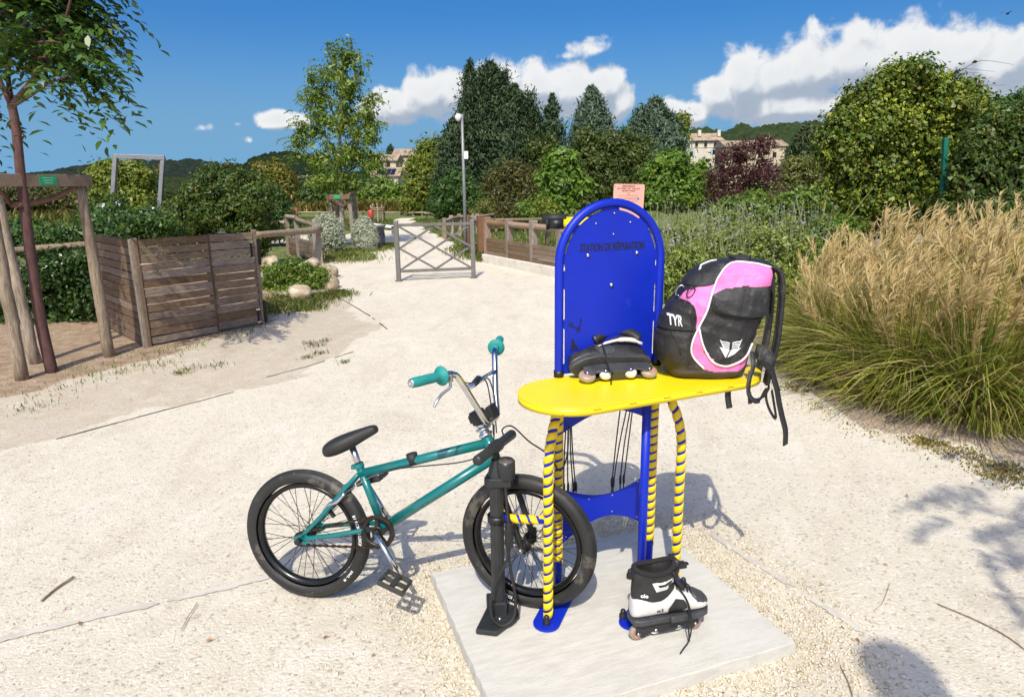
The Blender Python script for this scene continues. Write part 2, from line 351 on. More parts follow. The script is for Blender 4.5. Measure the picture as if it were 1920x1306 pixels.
xs = np.concatenate([-np.geomspace(2600, 9.5, 26), np.arange(-9, 9.01, .085), np.geomspace(9.5, 2600, 26)])
ys = np.concatenate([-np.geomspace(900, 3, 12), np.arange(-2, 1, .5), np.arange(1.2, 19, .085), np.geomspace(19.2, 3000, 60)])
X, Yg = np.meshgrid(xs, ys); jx = X + (vnoise(X, Yg, 2.2, 1) - .5) * .35; jy = Yg + (vnoise(X, Yg, 2.2, 2) - .5) * .35
near = (np.abs(X) < 12) & (Yg > 1) & (Yg < 22); Z = gz(X, Yg) * near
grav = (Yg < PLAZA_FAR) | in_poly(jx, jy, PATH) | in_poly(jx, jy, CROSS)
bed = in_poly(jx, jy, BED); Z = np.where(bed, Z + .02, Z)
zone = np.zeros(X.shape + (4,), np.float32); zone[..., 3] = 1
zone[..., 0] = in_poly(jx, jy, SOIL_A) * .55; zone[..., 0] = np.maximum(zone[..., 0], in_poly(jx, jy, SOIL_B) * 1.0)
zone[..., 1] = ~grav; zone[..., 2] = bed
ny, nx_ = X.shape; V = np.stack([X, Yg, Z], -1).reshape(-1, 3); I = np.arange(ny * nx_).reshape(ny, nx_)
Q = np.stack([I[:-1, :-1], I[:-1, 1:], I[1:, 1:], I[1:, :-1]], -1).reshape(-1, 4)
m, nt, b = newmat('ground_gravel'); tcn = nt.nodes.new('ShaderNodeTexCoord'); V3 = tcn.outputs['Object']
at_ = N(nt, 'ShaderNodeAttribute', attribute_name='zone'); sp = N(nt, 'ShaderNodeSeparateColor', inp={0: at_.outputs['Color']})
def noi(s, d=6., r=.6): return N(nt, 'ShaderNodeTexNoise', inp={'Vector': V3, 'Scale': s, 'Detail': d, 'Roughness': r}).outputs[0]
big, mid, fine = noi(.7), noi(7., 8., .7), noi(75., 6., .7)
vo = N(nt, 'ShaderNodeTexVoronoi', inp={'Vector': V3, 'Scale': 85., 'Randomness': 1.}); vd = vo.outputs['Distance']
vs_ = N(nt, 'ShaderNodeSeparateColor', inp={0: vo.outputs['Color']}).outputs[0]
pat = N(nt, 'ShaderNodeTexNoise', inp={'Vector': N(nt, 'ShaderNodeMapping', inp={0: V3, 2: (0, 0, .5), 3: (1.6, .7, 1)}).outputs[0], 'Scale': 1.7, 'Detail': 5., 'Roughness': .55, 'Distortion': .8}).outputs[0]
g = mixc(nt, sstep(nt, mid, .3, .7), (.59, .53, .42), (.66, .60, .485))
g = mixc(nt, M_(nt, 'MULTIPLY', sstep(nt, big, .4, .65), .35), g, (.61, .54, .435))
g = mixc(nt, M_(nt, 'MULTIPLY', sstep(nt, pat, .52, .66), .45), g, (.50, .435, .345)); g = mixc(nt, M_(nt, 'MULTIPLY', sstep(nt, pat, .46, .34), .5), g, (.69, .64, .545))
g = mixc(nt, M_(nt, 'MULTIPLY', sstep(nt, fine, .54, .78), .32), g, (.38, .31, .24))
g = mixc(nt, M_(nt, 'MULTIPLY', sstep(nt, vs_, .9, .97), .55), g, (.30, .25, .2))
g = mixc(nt, M_(nt, 'MULTIPLY', sstep(nt, vs_, .12, .03), .5), g, (.78, .72, .64))
jit = M_(nt, 'MULTIPLY_ADD', M_(nt, 'SUBTRACT', mid, .5), .9, 0.)
soilc = mixc(nt, sstep(nt, mid, .35, .65), (.19, .12, .068), (.37, .265, .17)); soilc = mixc(nt, sstep(nt, fine, .45, .7), soilc, (.5, .42, .33))
g = mixc(nt, sstep(nt, M_(nt, 'ADD', sp.outputs[0], jit), .25, .95), g, soilc)
grass = mixc(nt, sstep(nt, mid, .35, .65), (.075, .115, .03), (.17, .19, .06)); grass = mixc(nt, sstep(nt, big, .5, .7), grass, (.23, .21, .10))
g = mixc(nt, sstep(nt, M_(nt, 'ADD', sp.outputs[1], M_(nt, 'MULTIPLY', jit, .8)), .35, .6), g, grass)
bedc = mixc(nt, sstep(nt, fine, .38, .62), (.19, .13, .085), (.46, .38, .29))
g = mixc(nt, sstep(nt, M_(nt, 'ADD', sp.outputs[2], M_(nt, 'MULTIPLY', jit, .8)), .4, .7), g, bedc)
nt.links.new(g, b.inputs['Base Color']); b.inputs['Roughness'].default_value = .95; b.inputs['Specular IOR Level'].default_value = .15
hgt = M_(nt, 'MULTIPLY_ADD', fine, .9, M_(nt, 'MULTIPLY_ADD', vd, -.35, M_(nt, 'MULTIPLY', mid, .8)))
bp = N(nt, 'ShaderNodeBump', inp={'Strength': .6, 'Distance': .012, 'Height': hgt}); nt.links.new(bp.outputs[0], b.inputs['Normal'])
ground = np_mesh('ground', V, Q, m, None, smooth=True); tag(ground, 'pale gravel ground of the park entrance', 'ground', kind='structure')
ca = ground.data.color_attributes.new('zone', 'FLOAT_COLOR', 'POINT'); ca.data.foreach_set('color', zone.reshape(-1, 4).ravel())
# concrete slab under the repair station
PA, PB, PC = G(810, 1073, .05), G(1222, 988, .05), G(1490, 1203, .05); eu = (PB - PA); en = PC - PB
eu2 = eu / np.linalg.norm(eu); en2 = en - eu2 * (en @ eu2); en2 /= np.linalg.norm(en2)
PLU, PLN = abs((PC - PA) @ eu2), abs((PC - PA) @ en2); PCEN = PA + eu2 * PLU / 2 + en2 * PLN / 2; PANG = math.atan2(eu2[1], eu2[0])
m, nt, b = newmat('slab_concrete'); tcn = nt.nodes.new('ShaderNodeTexCoord')
mp = N(nt, 'ShaderNodeMapping', inp={0: tcn.outputs['Object'], 3: (1.4, 7, 4)}).outputs[0]
n1 = N(nt, 'ShaderNodeTexNoise', inp={'Vector': mp, 'Scale': 7., 'Detail': 8., 'Roughness': .7}).outputs[0]
n2 = N(nt, 'ShaderNodeTexNoise', inp={'Vector': tcn.outputs['Object'], 'Scale': 3.5, 'Detail': 5.}).outputs[0]
n3 = N(nt, 'ShaderNodeTexNoise', inp={'Vector': tcn.outputs['Object'], 'Scale': 120., 'Detail': 3.}).outputs[0]
cc = mixc(nt, sstep(nt, n1, .35, .68), (.49, .465, .41), (.58, .555, .495)); cc = mixc(nt, M_(nt, 'MULTIPLY', sstep(nt, n2, .45, .7), .4), cc, (.57, .555, .52))
cc = mixc(nt, M_(nt, 'MULTIPLY', sstep(nt, n3, .62, .75), .5), cc, (.3, .27, .23))
nt.links.new(cc, b.inputs['Base Color']); b.inputs['Roughness'].default_value = .9
bp = N(nt, 'ShaderNodeBump', inp={'Strength': .35, 'Distance': .003, 'Height': M_(nt, 'MULTIPLY_ADD', n1, 1., n3)}); nt.links.new(bp.outputs[0], b.inputs['Normal'])
mb = MB(); rng = np.random.default_rng(5)
k = 28; loop = []
for (cx, cy, tx, ty, L_) in ((-1, -1, 1, 0, PLU), (1, -1, 0, 1, PLN), (1, 1, -1, 0, PLU), (-1, 1, 0, -1, PLN)):
    for i in range(k):
        x = cx * PLU / 2 + tx * L_ * i / k; y = cy * PLN / 2 + ty * L_ * i / k
        loop.append((x + rng.normal(0, .0016), y + rng.normal(0, .0016)))
n_ = len(loop)
rings = [[(x * s1, y * s1, z) for x, y in loop] for s1, z in ((1.003, -.12), (1.001, .0), (1.0, .046), (.996, .05))]
vs2 = [q for r in rings for q in r]; fs = [(a * n_ + i, a * n_ + (i + 1) % n_, (a + 1) * n_ + (i + 1) % n_, (a + 1) * n_ + i) for a in range(3) for i in range(n_)] + [tuple(range(3 * n_, 4 * n_))]
mb.add(vs2, fs); slab = mb.build('concrete_slab', m, loc=(PCEN[0], PCEN[1], 0), rz=PANG); tag(slab, 'pale concrete slab under the blue repair station', 'slab', kind='structure')
# chips of crushed limestone round the slab, loose pebbles further out
def stones(name, P, S, m, kind='stuff', seed=0):
    rng = np.random.default_rng(seed); n = len(P)
    base = np.array([(1, 0, 0), (0, 1, 0), (-1, 0, 0), (0, -1, 0), (0, 0, .75), (0, 0, -.6)]); T = np.array([(0, 1, 4), (1, 2, 4), (2, 3, 4), (3, 0, 4), (1, 0, 5), (2, 1, 5), (3, 2, 5), (0, 3, 5)])
    a = rng.random(n) * 6.28; sc = S[:, None] * (.6 + .8 * rng.random((n, 3))); V = base[None] * sc[:, None, :] + rng.normal(0, .22, (n, 6, 3)) * S[:, None, None]
    tz = rng.normal(0, .35, n); ca_, sa = np.cos(a), np.sin(a); x = V[..., 0] * ca_[:, None] - V[..., 1] * sa[:, None]; y = V[..., 0] * sa[:, None] + V[..., 1] * ca_[:, None]
    z = V[..., 2] + x * tz[:, None]; V = np.stack([x, y, z], -1) + P[:, None, :]
    return np_mesh(name, V.reshape(-1, 3), (T[None] + np.arange(n)[:, None, None] * 6).reshape(-1, 3), m, None, kind=kind)
def stonemat(name, cols):
    m, nt, b = newmat(name); geo = nt.nodes.new('ShaderNodeNewGeometry'); rp = N(nt, 'ShaderNodeValToRGB', inp={0: geo.outputs['Random Per Island']}); cr = rp.color_ramp; cr.interpolation = 'LINEAR'
    while len(cr.elements) < len(cols): cr.elements.new(.5)
    for i, c in enumerate(cols): cr.elements[i].position = i / (len(cols) - 1); cr.elements[i].color = (*c, 1)
    nt.links.new(rp.outputs[0], b.inputs['Base Color']); b.inputs['Roughness'].default_value = .9; b.inputs['Specular IOR Level'].default_value = .2; return m
rng = np.random.default_rng(11); n = 34000
u = rng.uniform(-PLU / 2 - .5, PLU / 2 + .5, n); v = rng.uniform(-PLN / 2 - .5, PLN / 2 + .5, n)
du = np.maximum(np.abs(u) - PLU / 2, 0); dv = np.maximum(np.abs(v) - PLN / 2, 0); dd = np.hypot(du, dv); ca_, sa = math.cos(PANG), math.sin(PANG)
wx, wy = PCEN[0] + u * ca_ - v * sa, PCEN[1] + u * sa + v * ca_; wid = .10 + .18 * vnoise(wx, wy, 2.6, 9) + .10 * (u > PLU / 2)
keep = (dd > .002) & (rng.random(n) < np.clip(1.5 - dd / wid * 1.1, .04, 1))
keep &= (dd < .45); S = rng.uniform(.003, .0075, n)[keep]; P = np.stack([wx, wy, gz(wx, wy) + .002], -1)[keep]
o = stones('gravel_chips', P, S, stonemat('chip_stone', [(.46, .38, .26), (.60, .52, .38), (.66, .58, .44), (.70, .63, .52), (.52, .45, .34)]), seed=2); tag(o, 'coarse cream limestone chips strewn round the concrete slab', 'gravel')
n = 11000; py = rng.uniform(470, 1380, n); px = rng.uniform(-150, 2070, n); PP = np.array([G(a, c) for a, c in zip(px, py)])
uu = (PP[:, :2] - PCEN[:2]) @ eu2[:2]; vv = (PP[:, :2] - PCEN[:2]) @ en2[:2]; keep = ((np.abs(uu) > PLU / 2 + .02) | (np.abs(vv) > PLN / 2 + .02)) & (PP[:, 1] < 9) & ~in_poly(PP[:, 0], PP[:, 1], BED)
PP = PP[keep]; PP[:, 2] = gz(PP[:, 0], PP[:, 1]) + .001
o = stones('loose_pebbles', PP, (.0015 + .0042 * rng.random(len(PP)) ** 3) * (.7 + .13 * PP[:, 1]), stonemat('pebble_stone', [(.3, .25, .2), (.55, .47, .38), (.66, .58, .48), (.72, .66, .58), (.4, .36, .32)]), seed=3); tag(o, 'small loose pebbles scattered over the pale gravel', 'pebbles')
# flush concrete bands and thin steel edging in the gravel
mconc = mat('old_concrete', (.52, .475, .405), .9, var=.14, scale=6., bump=.3, bscale=40., spots=((.56, .49, .41), 9., .56))
def band(name, pts, w, label):
    P = [G(*q) for q in pts]; L = []; rg = random.Random(len(pts)); mb = MB(); vs = []
    for i in range(len(P) - 1):
        for j in range(14): L.append(P[i] + (P[i + 1] - P[i]) * j / 14)
    L.append(P[-1]); d = P[-1] - P[0]; d /= np.linalg.norm(d); nn = np.array([-d[1], d[0], 0])
    for i, q in enumerate(L):
        e = math.sin(min(1, min(i, len(L) - 1 - i) / 3) * 1.57) * .8 + .2; zz = float(gz(np.array([q[0]]), np.array([q[1]]))[0]) + .0045
        vs += [q + nn * w / 2 * e * rg.uniform(.6, 1.15) + np.array([0, 0, zz]), q - nn * w / 2 * e * rg.uniform(.6, 1.15) + np.array([0, 0, zz])]
    mb.add(vs, [(2 * i, 2 * i + 1, 2 * i + 3, 2 * i + 2) for i in range(len(L) - 1)]); o = mb.build(name, mconc); tag(o, label, 'kerb', kind='structure')
band('kerb_strip', [(-60, 1212), (60, 1184), (200, 1152), (298, 1130)], .036, 'flush concrete band in the gravel at lower left')
band('kerb_strip', [(312, 1126), (420, 1101), (515, 1076)], .036, 'flush concrete band leading to the rear bicycle wheel')
band('kerb_strip', [(1330, 1000), (1400, 1045), (1490, 1102)], .038, 'flush concrete band behind the slab')
band('kerb_strip', [(1505, 1115), (1560, 1148), (1622, 1188)], .036, 'flush concrete band right of the slab')
msteel = mat('edging_steel', (.10, .075, .055), .8, var=.3, scale=30.)
def edging(pts, label, w=.012, h=.012):
    mb = MB(); P = [G(*q) for q in pts]; rg = random.Random(int(pts[0][0]))
    for i in range(len(P) - 1):
        n_ = max(2, int(np.linalg.norm(P[i + 1] - P[i]) / .12))
        for j in range(n_):
            if rg.random() < .1: continue
            a = P[i] + (P[i + 1] - P[i]) * j / n_; c = P[i] + (P[i + 1] - P[i]) * (j + 1) / n_; z = float(gz(np.array([a[0]]), np.array([a[1]]))[0])
            mb.bar(a + np.array([0, 0, z]), c + np.array([0, 0, z]), w, h * rg.uniform(.6, 1.3))
    tag(mb.build('steel_edging', msteel), label, 'edging', kind='structure')
edging([(105, 822), (220, 791), (330, 762), (438, 734)], 'thin dark edging strip in the gravel at left', .010, .009)
edging([(500, 706), (570, 688), (662, 659)], 'thin dark edging strip in the middle of the gravel', .010, .008)
edging([(726, 617), (690, 590), (640, 560)], 'thin dark edging strip near the wooden fence', .014)
edging([(1445, 690), (1520, 738), (1600, 778), (1700, 812), (1790, 842)], 'thin dark edging strip along the grass bed', .016, .018)
# ------------------------------------------------------------------ repair station
S0 = np.array([.163, 2.252, .05]); SANG = R_(21.16)
st = empty('repair_station', S0, SANG, 'blue bicycle repair station with yellow shelf and yellow wrapped legs', 'repair station')
BLUE = mat('blue_powder_coat', (.005, .022, .40), .40, var=.08, scale=3., bump=.04, bscale=300., spec=.32, spots=((.016, .038, .40), 5., .60))
YEL = mat('yellow_powder_coat', (.86, .63, .008), .40, var=.05, scale=3., bump=.04, bscale=300., spots=((.78, .60, .06), 7., .60))
WRAP = mat('yellow_plastic', (.85, .59, .008), .34, var=.06, scale=12.)
BLACK = mat('black_plastic', (.012, .012, .013), .45, var=.3, scale=20.)
PRINT = mat('black_print', (.008, .008, .016), .5, var=.1)
STEEL = mat('bright_steel', (.62, .62, .63), .25, 1., var=.15, scale=30.)
RUBBER = mat('rubber_black', (.014, .0135, .013), .62, var=.35, scale=14., bump=.15, bscale=120.)
AW, AH, TR = .40, 1.452, .0152             # arch width, height of tube centre line, tube radius
arc = [(0, 0, 0), (0, 0, .4), (0, 0, .88)] + [(AW / 2 - AW / 2 * math.cos(a), 0, AH - AW / 2 + AW / 2 * math.sin(a) * 1.0) for a in np.linspace(0, math.pi, 33)] + [(AW, 0, .88), (AW, 0, .4), (AW, 0, 0)]
MB().tube(arc, TR, 16).build('arch_tube', BLUE, st)
# back panel: sheet inside the arch, slots left along the tube
ri = AW / 2 - TR + .002; gap = .009; zc = AH - AW / 2; poly = []
def edge_pts():
    out = []                                # outline parameter: left side up, over the arch, right side down
    for z in np.linspace(.868, zc, 40): out.append(('L', z))
    for a in np.linspace(0, math.pi, 90): out.append(('A', a))
    for z in np.linspace(zc, .868, 40): out.append(('R', z))
    return out
def slotted(k, v):
    if k == 'A': d = math.degrees(v); return 46 < d < 78 or 99 < d < 126 or (12 < d < 38 and d < 36) or 142 < d < 168
    return .90 < v < 1.03 or 1.06 < v < 1.17 or v > 1.225
for k, v in edge_pts():
    r = ri - gap if slotted(k, v) else ri
    if k == 'L': poly.append((AW / 2 - r, v))
    elif k == 'R': poly.append((AW / 2 + r, v))
    else: poly.append((AW / 2 - r * math.cos(v), zc + r * math.sin(v)))
PM = frame4((0, 0, 0), (1, 0, 0), (0, 0, 1))
MB().prism(poly, .004, PM).build('back_panel', BLUE, st)
panel = st.children[-1]
def pf(u, z, d=.0026): return frame4((u, -d, z), (1, 0, 0), (0, 0, 1))
for k_, (dx_, dz_) in enumerate(((0, 0), (.0012, 0))): text_mesh('STATION DE RÉPARATION', .0375, pf(.203 + dx_, 1.303 + dz_, .0026 + k_ * .00006), 'lettering', PRINT, st, bold=.0005, xs=.565, depth=.0002)
bolt = MB().lathe([(.0055, 0), (.0055, .003), (.004, .0055), (0, .006)], ax=(0, -1, 0), n=10).build('bolt', STEEL, st, loc=(.106, -.002, 1.279)); bolt.scale = (1.25,) * 3
for (u, z, s_) in ((.299, 1.279, 1.25), (.2, 1.172, 1.35), (.136, 1.385, .6), (.27, 1.386, .6), (.206, 1.418, .65), (.204, 1.347, .6)): share(bolt, 'bolt', st, (u, -.002, z), scale=(s_,) * 3)
# black pictograms: scooter, skate, skateboard
mb = MB(); pm = pf(.062, 1.03, .0024)
def pline(mb, pts, w, pm):
    for a, c in zip(pts[:-1], pts[1:]): mb.bar(pm @ Vector((*a, 0)), pm @ Vector((*c, 0)), w, .0004, up=(0, -1, 0))
def pring(mb, c, r, w, pm): pline(mb, [(c[0] + r * math.cos(t), c[1] + r * math.sin(t)) for t in np.linspace(0, 6.283, 13)], w, pm)
pring(mb, (-.018, .012), .0065, .0042, pm); pring(mb, (.012, -.008), .0065, .0042, pm); pline(mb, [(-.014, .008), (.008, -.004), (.014, -.002), (.024, .026), (.018, .03)], .0045, pm); mb.build('scooter_pictogram', PRINT, st)
mb = MB(); pm = pf(.057, .967, .0024); mb.prism([(-.010, .022), (-.001, .024), (0, .016), (.003, .004), (.014, -.004), (.015, -.012), (-.014, -.010), (-.010, .004)], .0004, pm)
for x in (-.011, -.003, .005, .013): pring(mb, (x, -.016), .0022, .003, pm)
mb.build('skate_pictogram', PRINT, st)
mb = MB(); pm = pf(.064, .915, .0024) @ Matrix.Rotation(R_(38), 4, 'Z'); pline(mb, [(-.02 + .009 * math.cos(t), .009 * math.sin(t)) for t in np.linspace(1.57, 4.71, 8)] + [(.02 + .009 * math.cos(t), .009 * math.sin(t)) for t in np.linspace(-1.57, 1.57, 8)] + [(-.02, .009)], .0028, pm)
pring(mb, (-.018, 0), .003, .003, pm); pring(mb, (.018, 0), .003, .003, pm); mb.build('skateboard_pictogram', PRINT, st)
# shelf
sh = []; SL0, SL1, SR, SN = -.213, .712, .166, -.172
for a in np.linspace(R_(90), R_(270), 28): sh.append((SL0 + SR + SR * math.cos(a), SR * math.sin(a)))
for a in np.linspace(R_(-90), R_(90), 28): sh.append((SL1 - SR + SR * math.cos(a), SR * math.sin(a)))
TANG = R_(3.2); SZ = .860                   # top of the shelf above the slab
TM = Matrix.Translation((0, SN, SZ)) @ Matrix.Rotation(TANG, 4, 'Z')
o = MB().prism(sh, .004, TM @ Matrix.Translation((0, 0, -.002)), smooth=True).build('shelf_top', YEL, st)
mb = MB(); mb.prism([(x * 1.0, y) for x, y in sh], .022, TM @ Matrix.Translation((0, 0, -.0155)), smooth=True); rim = mb.build('shelf_rim', YEL, o)
for i in range(7):                          # tab slots in the rim
    x = -.17 + i * .13; MB().box(TM @ Vector((x, -SR - .0008, -.010)), (.028, .0012, .0022), Matrix.Rotation(TANG, 3, 'Z')).build('rim_slot', mat('slot_shadow_yellow', (.30, .19, .004), .7), o)
# sheet panels between the arch legs
def concave(z0a, z0m, z1a, z1m, u0=.012, u1=AW - .012, n=24):
    t = np.linspace(0, 1, n); lo = [(u0 + (u1 - u0) * q, z0a + (z0m - z0a) * math.sin(math.pi * q) ** 1.0) for q in t]; hi = [(u0 + (u1 - u0) * q, z1a + (z1m - z1a) * math.sin(math.pi * q)) for q in t]
    return lo + hi[::-1]
MB().prism(concave(.645, .708, .838, .838), .004, PM).build('apron_panel', BLUE, st)
MB().prism(concave(.205, .285, .43, .375), .004, PM).build('lower_panel', BLUE, st)
for (u, z) in ((.03, .412), (.125, .37), (.225, .368), (.335, .405), (.225, .30), (.335, .255), (.03, .235)): share(bolt, 'bolt', st, (u, -.002, z), scale=(.55,) * 3)
# front tubes and wrapped spirals
FL, CR, BT = (-.101, -.133), (.442, -.122), (.222, -.222)
def legpath(a, h, r, z_top, foot): # from the arch leg forward, quarter bend, then down
    n0 = -.02; d = np.array([foot[0] - a, foot[1] - n0]); L = np.linalg.norm(d); d /= L; pts = [(a, n0, z_top)]
    for t in np.linspace(0, 1, 14): ang = t * math.pi / 2; pts.append((a + d[0] * L * math.sin(ang), n0 + d[1] * L * math.sin(ang), z_top - h * (1 - math.cos(ang))))
    return pts + [(foot[0], foot[1], .4), (foot[0], foot[1], .0)]
lp = legpath(.03, .24, 0, .80, FL); MB().tube(lp, TR, 14).build('front_leg', BLUE, st)
cp = legpath(AW - .07, .26, 0, .82, CR); MB().tube(cp, TR, 14).build('front_leg', BLUE, st)
MB().tube([(BT[0], BT[1], 0), (BT[0], BT[1], SZ - .027)], TR, 16).build('shelf_leg', BLUE, st)
def wrap(path, s0, s1, pitch=.037, wfrac=.73, r=TR + .0026, name='spiral_wrap'):
    P = [vec(q) for q in path]; D = [0]
    for a, c in zip(P[:-1], P[1:]): D.append(D[-1] + (c - a).length)
    def at(s):
        s = max(0, min(D[-1] - 1e-6, s))
        for i in range(len(P) - 1):
            if D[i + 1] >= s: t = (s - D[i]) / max(1e-9, D[i + 1] - D[i]); return P[i].lerp(P[i + 1], t), (P[i + 1] - P[i]).normalized()
        return P[-1], (P[-1] - P[-2]).normalized()
    n = int((s1 - s0) / pitch * 18); vs = []; fs = []
    for i in range(n + 1):
        s = s0 + (s1 - s0) * i / n; ph = 2 * math.pi * (s - s0) / pitch; c, T = at(s)
        X_ = (Vector((0, 1, 0)) - T * T.y).normalized(); Y_ = T.cross(X_)
        for (ds, rr) in ((-.5, r - .0024), (-.46, r), (.46, r), (.5, r - .0024)):
            c2, T2 = at(s + ds * pitch * wfrac); vs.append(c2 + (X_ * math.cos(ph) + Y_ * math.sin(ph)) * rr)
    for i in range(n):
        for j in range(3): fs.append((4 * i + j, 4 * i + j + 1, 4 * i + 5 + j, 4 * i + 4 + j))
    mb = MB(); mb.add(vs, fs, True); return mb.build(name, WRAP, st)
D1 = sum((vec(b_) - vec(a_)).length for a_, b_ in zip(lp[:-1], lp[1:])); D2 = sum((vec(b_) - vec(a_)).length for a_, b_ in zip(cp[:-1], cp[1:]))
wrap(lp, .06, D1 - .012); wrap(cp, .045, D2 - .02, pitch=.041)
wrap([(0, 0, .79), (0, 0, .1)], .0, .66, pitch=.034); wrap([(AW, 0, .79), (AW, 0, .1)], .0, .66, pitch=.034)
for leg in ((FL, -1), (CR, 1)):
    for z in (.018, .03): share(bolt, 'bolt', st, (leg[0][0] + .004 * leg[1], leg[0][1] - TR - .002, z), scale=(.4,) * 3)
# arm that carries the pump
ax = (FL[0], FL[1], .393); ae = (FL[0] - .155, FL[1] + .085, .393)
MB().tube([ax, ae], TR * .86, 12).build('pump_arm', BLUE, st); wrap([ae, ax], .045, .16, pitch=.034, r=TR * .86 + .0026)
# base plates
def hull_plate(pts, r, z=.006):
    P = np.array(pts); out = []; c = P.mean(0)
    import itertools
    ang = [math.atan2(q[1] - c[1], q[0] - c[0]) for q in P]; P = P[np.argsort(ang)]; n = len(P)
    for i in range(n):
        a, q, d = P[i - 1], P[i], P[(i + 1) % n]; n1 = math.atan2(-(q - a)[0], (q - a)[1]); n2 = math.atan2(-(d - q)[0], (d - q)[1])
        while n2 < n1: n2 += 2 * math.pi
        for t in np.linspace(n1, n2, 12): out.append((q[0] + r * math.cos(t), q[1] + r * math.sin(t)))
    return out
def S_loc(px, py):
    q = G(px, py, .055) - S0; return np.array([q[0] * math.cos(SANG) + q[1] * math.sin(SANG), -q[0] * math.sin(SANG) + q[1] * math.cos(SANG)])
for pts, r in (([(-.115, -.15), (.012, -.01)], .047), ([(.36, .0), S_loc(1268, 1094)], .042), ([S_loc(1182, 1166), BT], .040)):
    if len(pts) == 2: a_, b_ = np.array(pts[0]), np.array(pts[1]); d = (b_ - a_) / np.linalg.norm(b_ - a_); nn = np.array([-d[1], d[0]]); pts = [a_ + nn * .001, a_ - nn * .001, b_ + nn * .001, b_ - nn * .001]
    MB().prism(hull_plate(pts, r), .008, Matrix.Translation((0, 0, .0045))).build('base_plate', BLUE, st, bevel=.0015)
anchor = MB().lathe([(.014, 0), (.014, .012), (.010, .016), (.010, .026), (.007, .032), (0, .034)], n=12).build('anchor_bolt', BLACK, st, loc=(-.118, -.157, .0085))
for q in ((.045, .03), tuple(S_loc(1168, 1158)), tuple(S_loc(1281, 1098)), tuple(S_loc(1181, 1082))): share(anchor, 'anchor_bolt', st, (*q, .0085))
# ring collars, tool cables, hanging arms
for u in (0, AW): MB().lathe([(TR + .0005, 0), (TR + .003, 0), (TR + .003, .022), (TR + .0005, .022)], c=(u, 0, SZ + .0005), n=18).build('rubber_collar', BLACK, st)
rg = random.Random(3)
def cable(name, pts, r=.0026): MB().tube(spline(pts, 6), r, 6).build(name, BLACK, st)
for i, (u0, u1, z1) in enumerate(((.045, .035, .40), (.05, .052, .40), (.055, .075, .395), (.058, .085, .395), (.268, .238, .385), (.30, .245, .385), (.315, .275, .39), (.322, .29, .39))):
    cable('tool_cable', [(u0, .022, .73), ((u0 + u1) / 2 + rg.uniform(-.004, .004), .03, .55), (u1, .025, z1), (u1 + .004, .02, .34)])
    MB().lathe([(.0026, 0), (.005, .005), (.005, .03), (.0026, .04)], c=(u1, .025, z1), n=8).build('cable_ferrule', BLACK, st)
mb = MB(); mb.tube([(.298, .02, .28), (.294, .02, .24), (.288, .02, .205)], [.006, .005, .003], 8); mb.tube([(.304, .02, .28), (.306, .02, .24), (.296, .02, .205)], [.006, .005, .003], 8); mb.build('pliers', STEEL, st)
MB().tube([(.318, .02, .29), (.322, .02, .262), (.326, .02, .245)], [.004, .007, .004], 8).build('tool_grip', mat('blue_grip', (.02, .06, .2), .5), st)
yz = 1.378; MB().tube([(.14, .02, yz), (.14, .10, yz), (.12, .135, yz), (.088, .155, yz)], .017, 14).build('hanging_arm', YEL, st)
MB().tube([(.090, .154, yz), (.042, .18, yz)], .0195, 16).build('rubber_sleeve', BLACK, st); MB().lathe([(0, 0), (.015, .001), (.0212, .0), (.0212, .008), (.0, .008)], c=(.042, .18, yz), ax=(-.89, .46, 0), n=16).build('end_cap', RUBBER, st)
MB().tube([(.20, .02, yz), (.20, .20, yz), (.18, .235, yz), (.15, .255, yz)], .020, 14).build('hanging_arm', YEL, st)
MB().tube([(.15, .255, yz + .012), (.07, .30, yz + .012)], .019, 16).build('rubber_sleeve', RUBBER, st)
# ------------------------------------------------------------------ BMX bicycle
BR = G(578, 1117); BF = G(987, 1141, .05); be = BF - BR; be /= np.linalg.norm(be); bl_ = np.array([-be[1], be[0], 0]); bl_ /= np.linalg.norm(bl_); bn = np.cross(be, bl_)
bike = empty('bicycle', label='teal green BMX bicycle with black tyres, front wheel in the repair station', cat='bicycle')
bike.matrix_world = Matrix(((be[0], bl_[0], bn[0], BR[0]), (be[1], bl_[1], bn[1], BR[1]), (be[2], bl_[2], bn[2], BR[2] + .003), (0, 0, 0, 1))) @ Matrix.Rotation(R_(-5.5), 4, 'X')
TEAL = mat('teal_paint', (.004, .135, .135), .28, var=.1, scale=5., coat=.4, spots=((.02, .03, .03), 60., .72))
CHROME = mat('chrome', (.78, .78, .78), .09, 1., var=.06, scale=20.)
ALU = mat('aluminium', (.6, .6, .59), .32, 1., var=.12, scale=30.)
GRIP = mat('teal_rubber', (.012, .24, .22), .6, var=.12, scale=20., bump=.3, bscale=200.)
DARK = mat('dark_steel', (.03, .028, .026), .42, .6, var=.3, scale=40.)
TYRE = mat('tyre_rubber', (.017, .016, .015), .58, var=.3, scale=9., bump=.1, bscale=160., spots=((.085, .075, .06), 6., .54))
RUST = mat('chain_steel', (.05, .035, .025), .5, .7, var=.4, scale=60.)
SEATM = mat('seat_vinyl', (.02, .018, .017), .62, var=.2, scale=12., bump=.15, bscale=150.)
WHITEP = mat('white_print', (.7, .7, .68), .6, var=.05)
WR, WT = .2565, .027
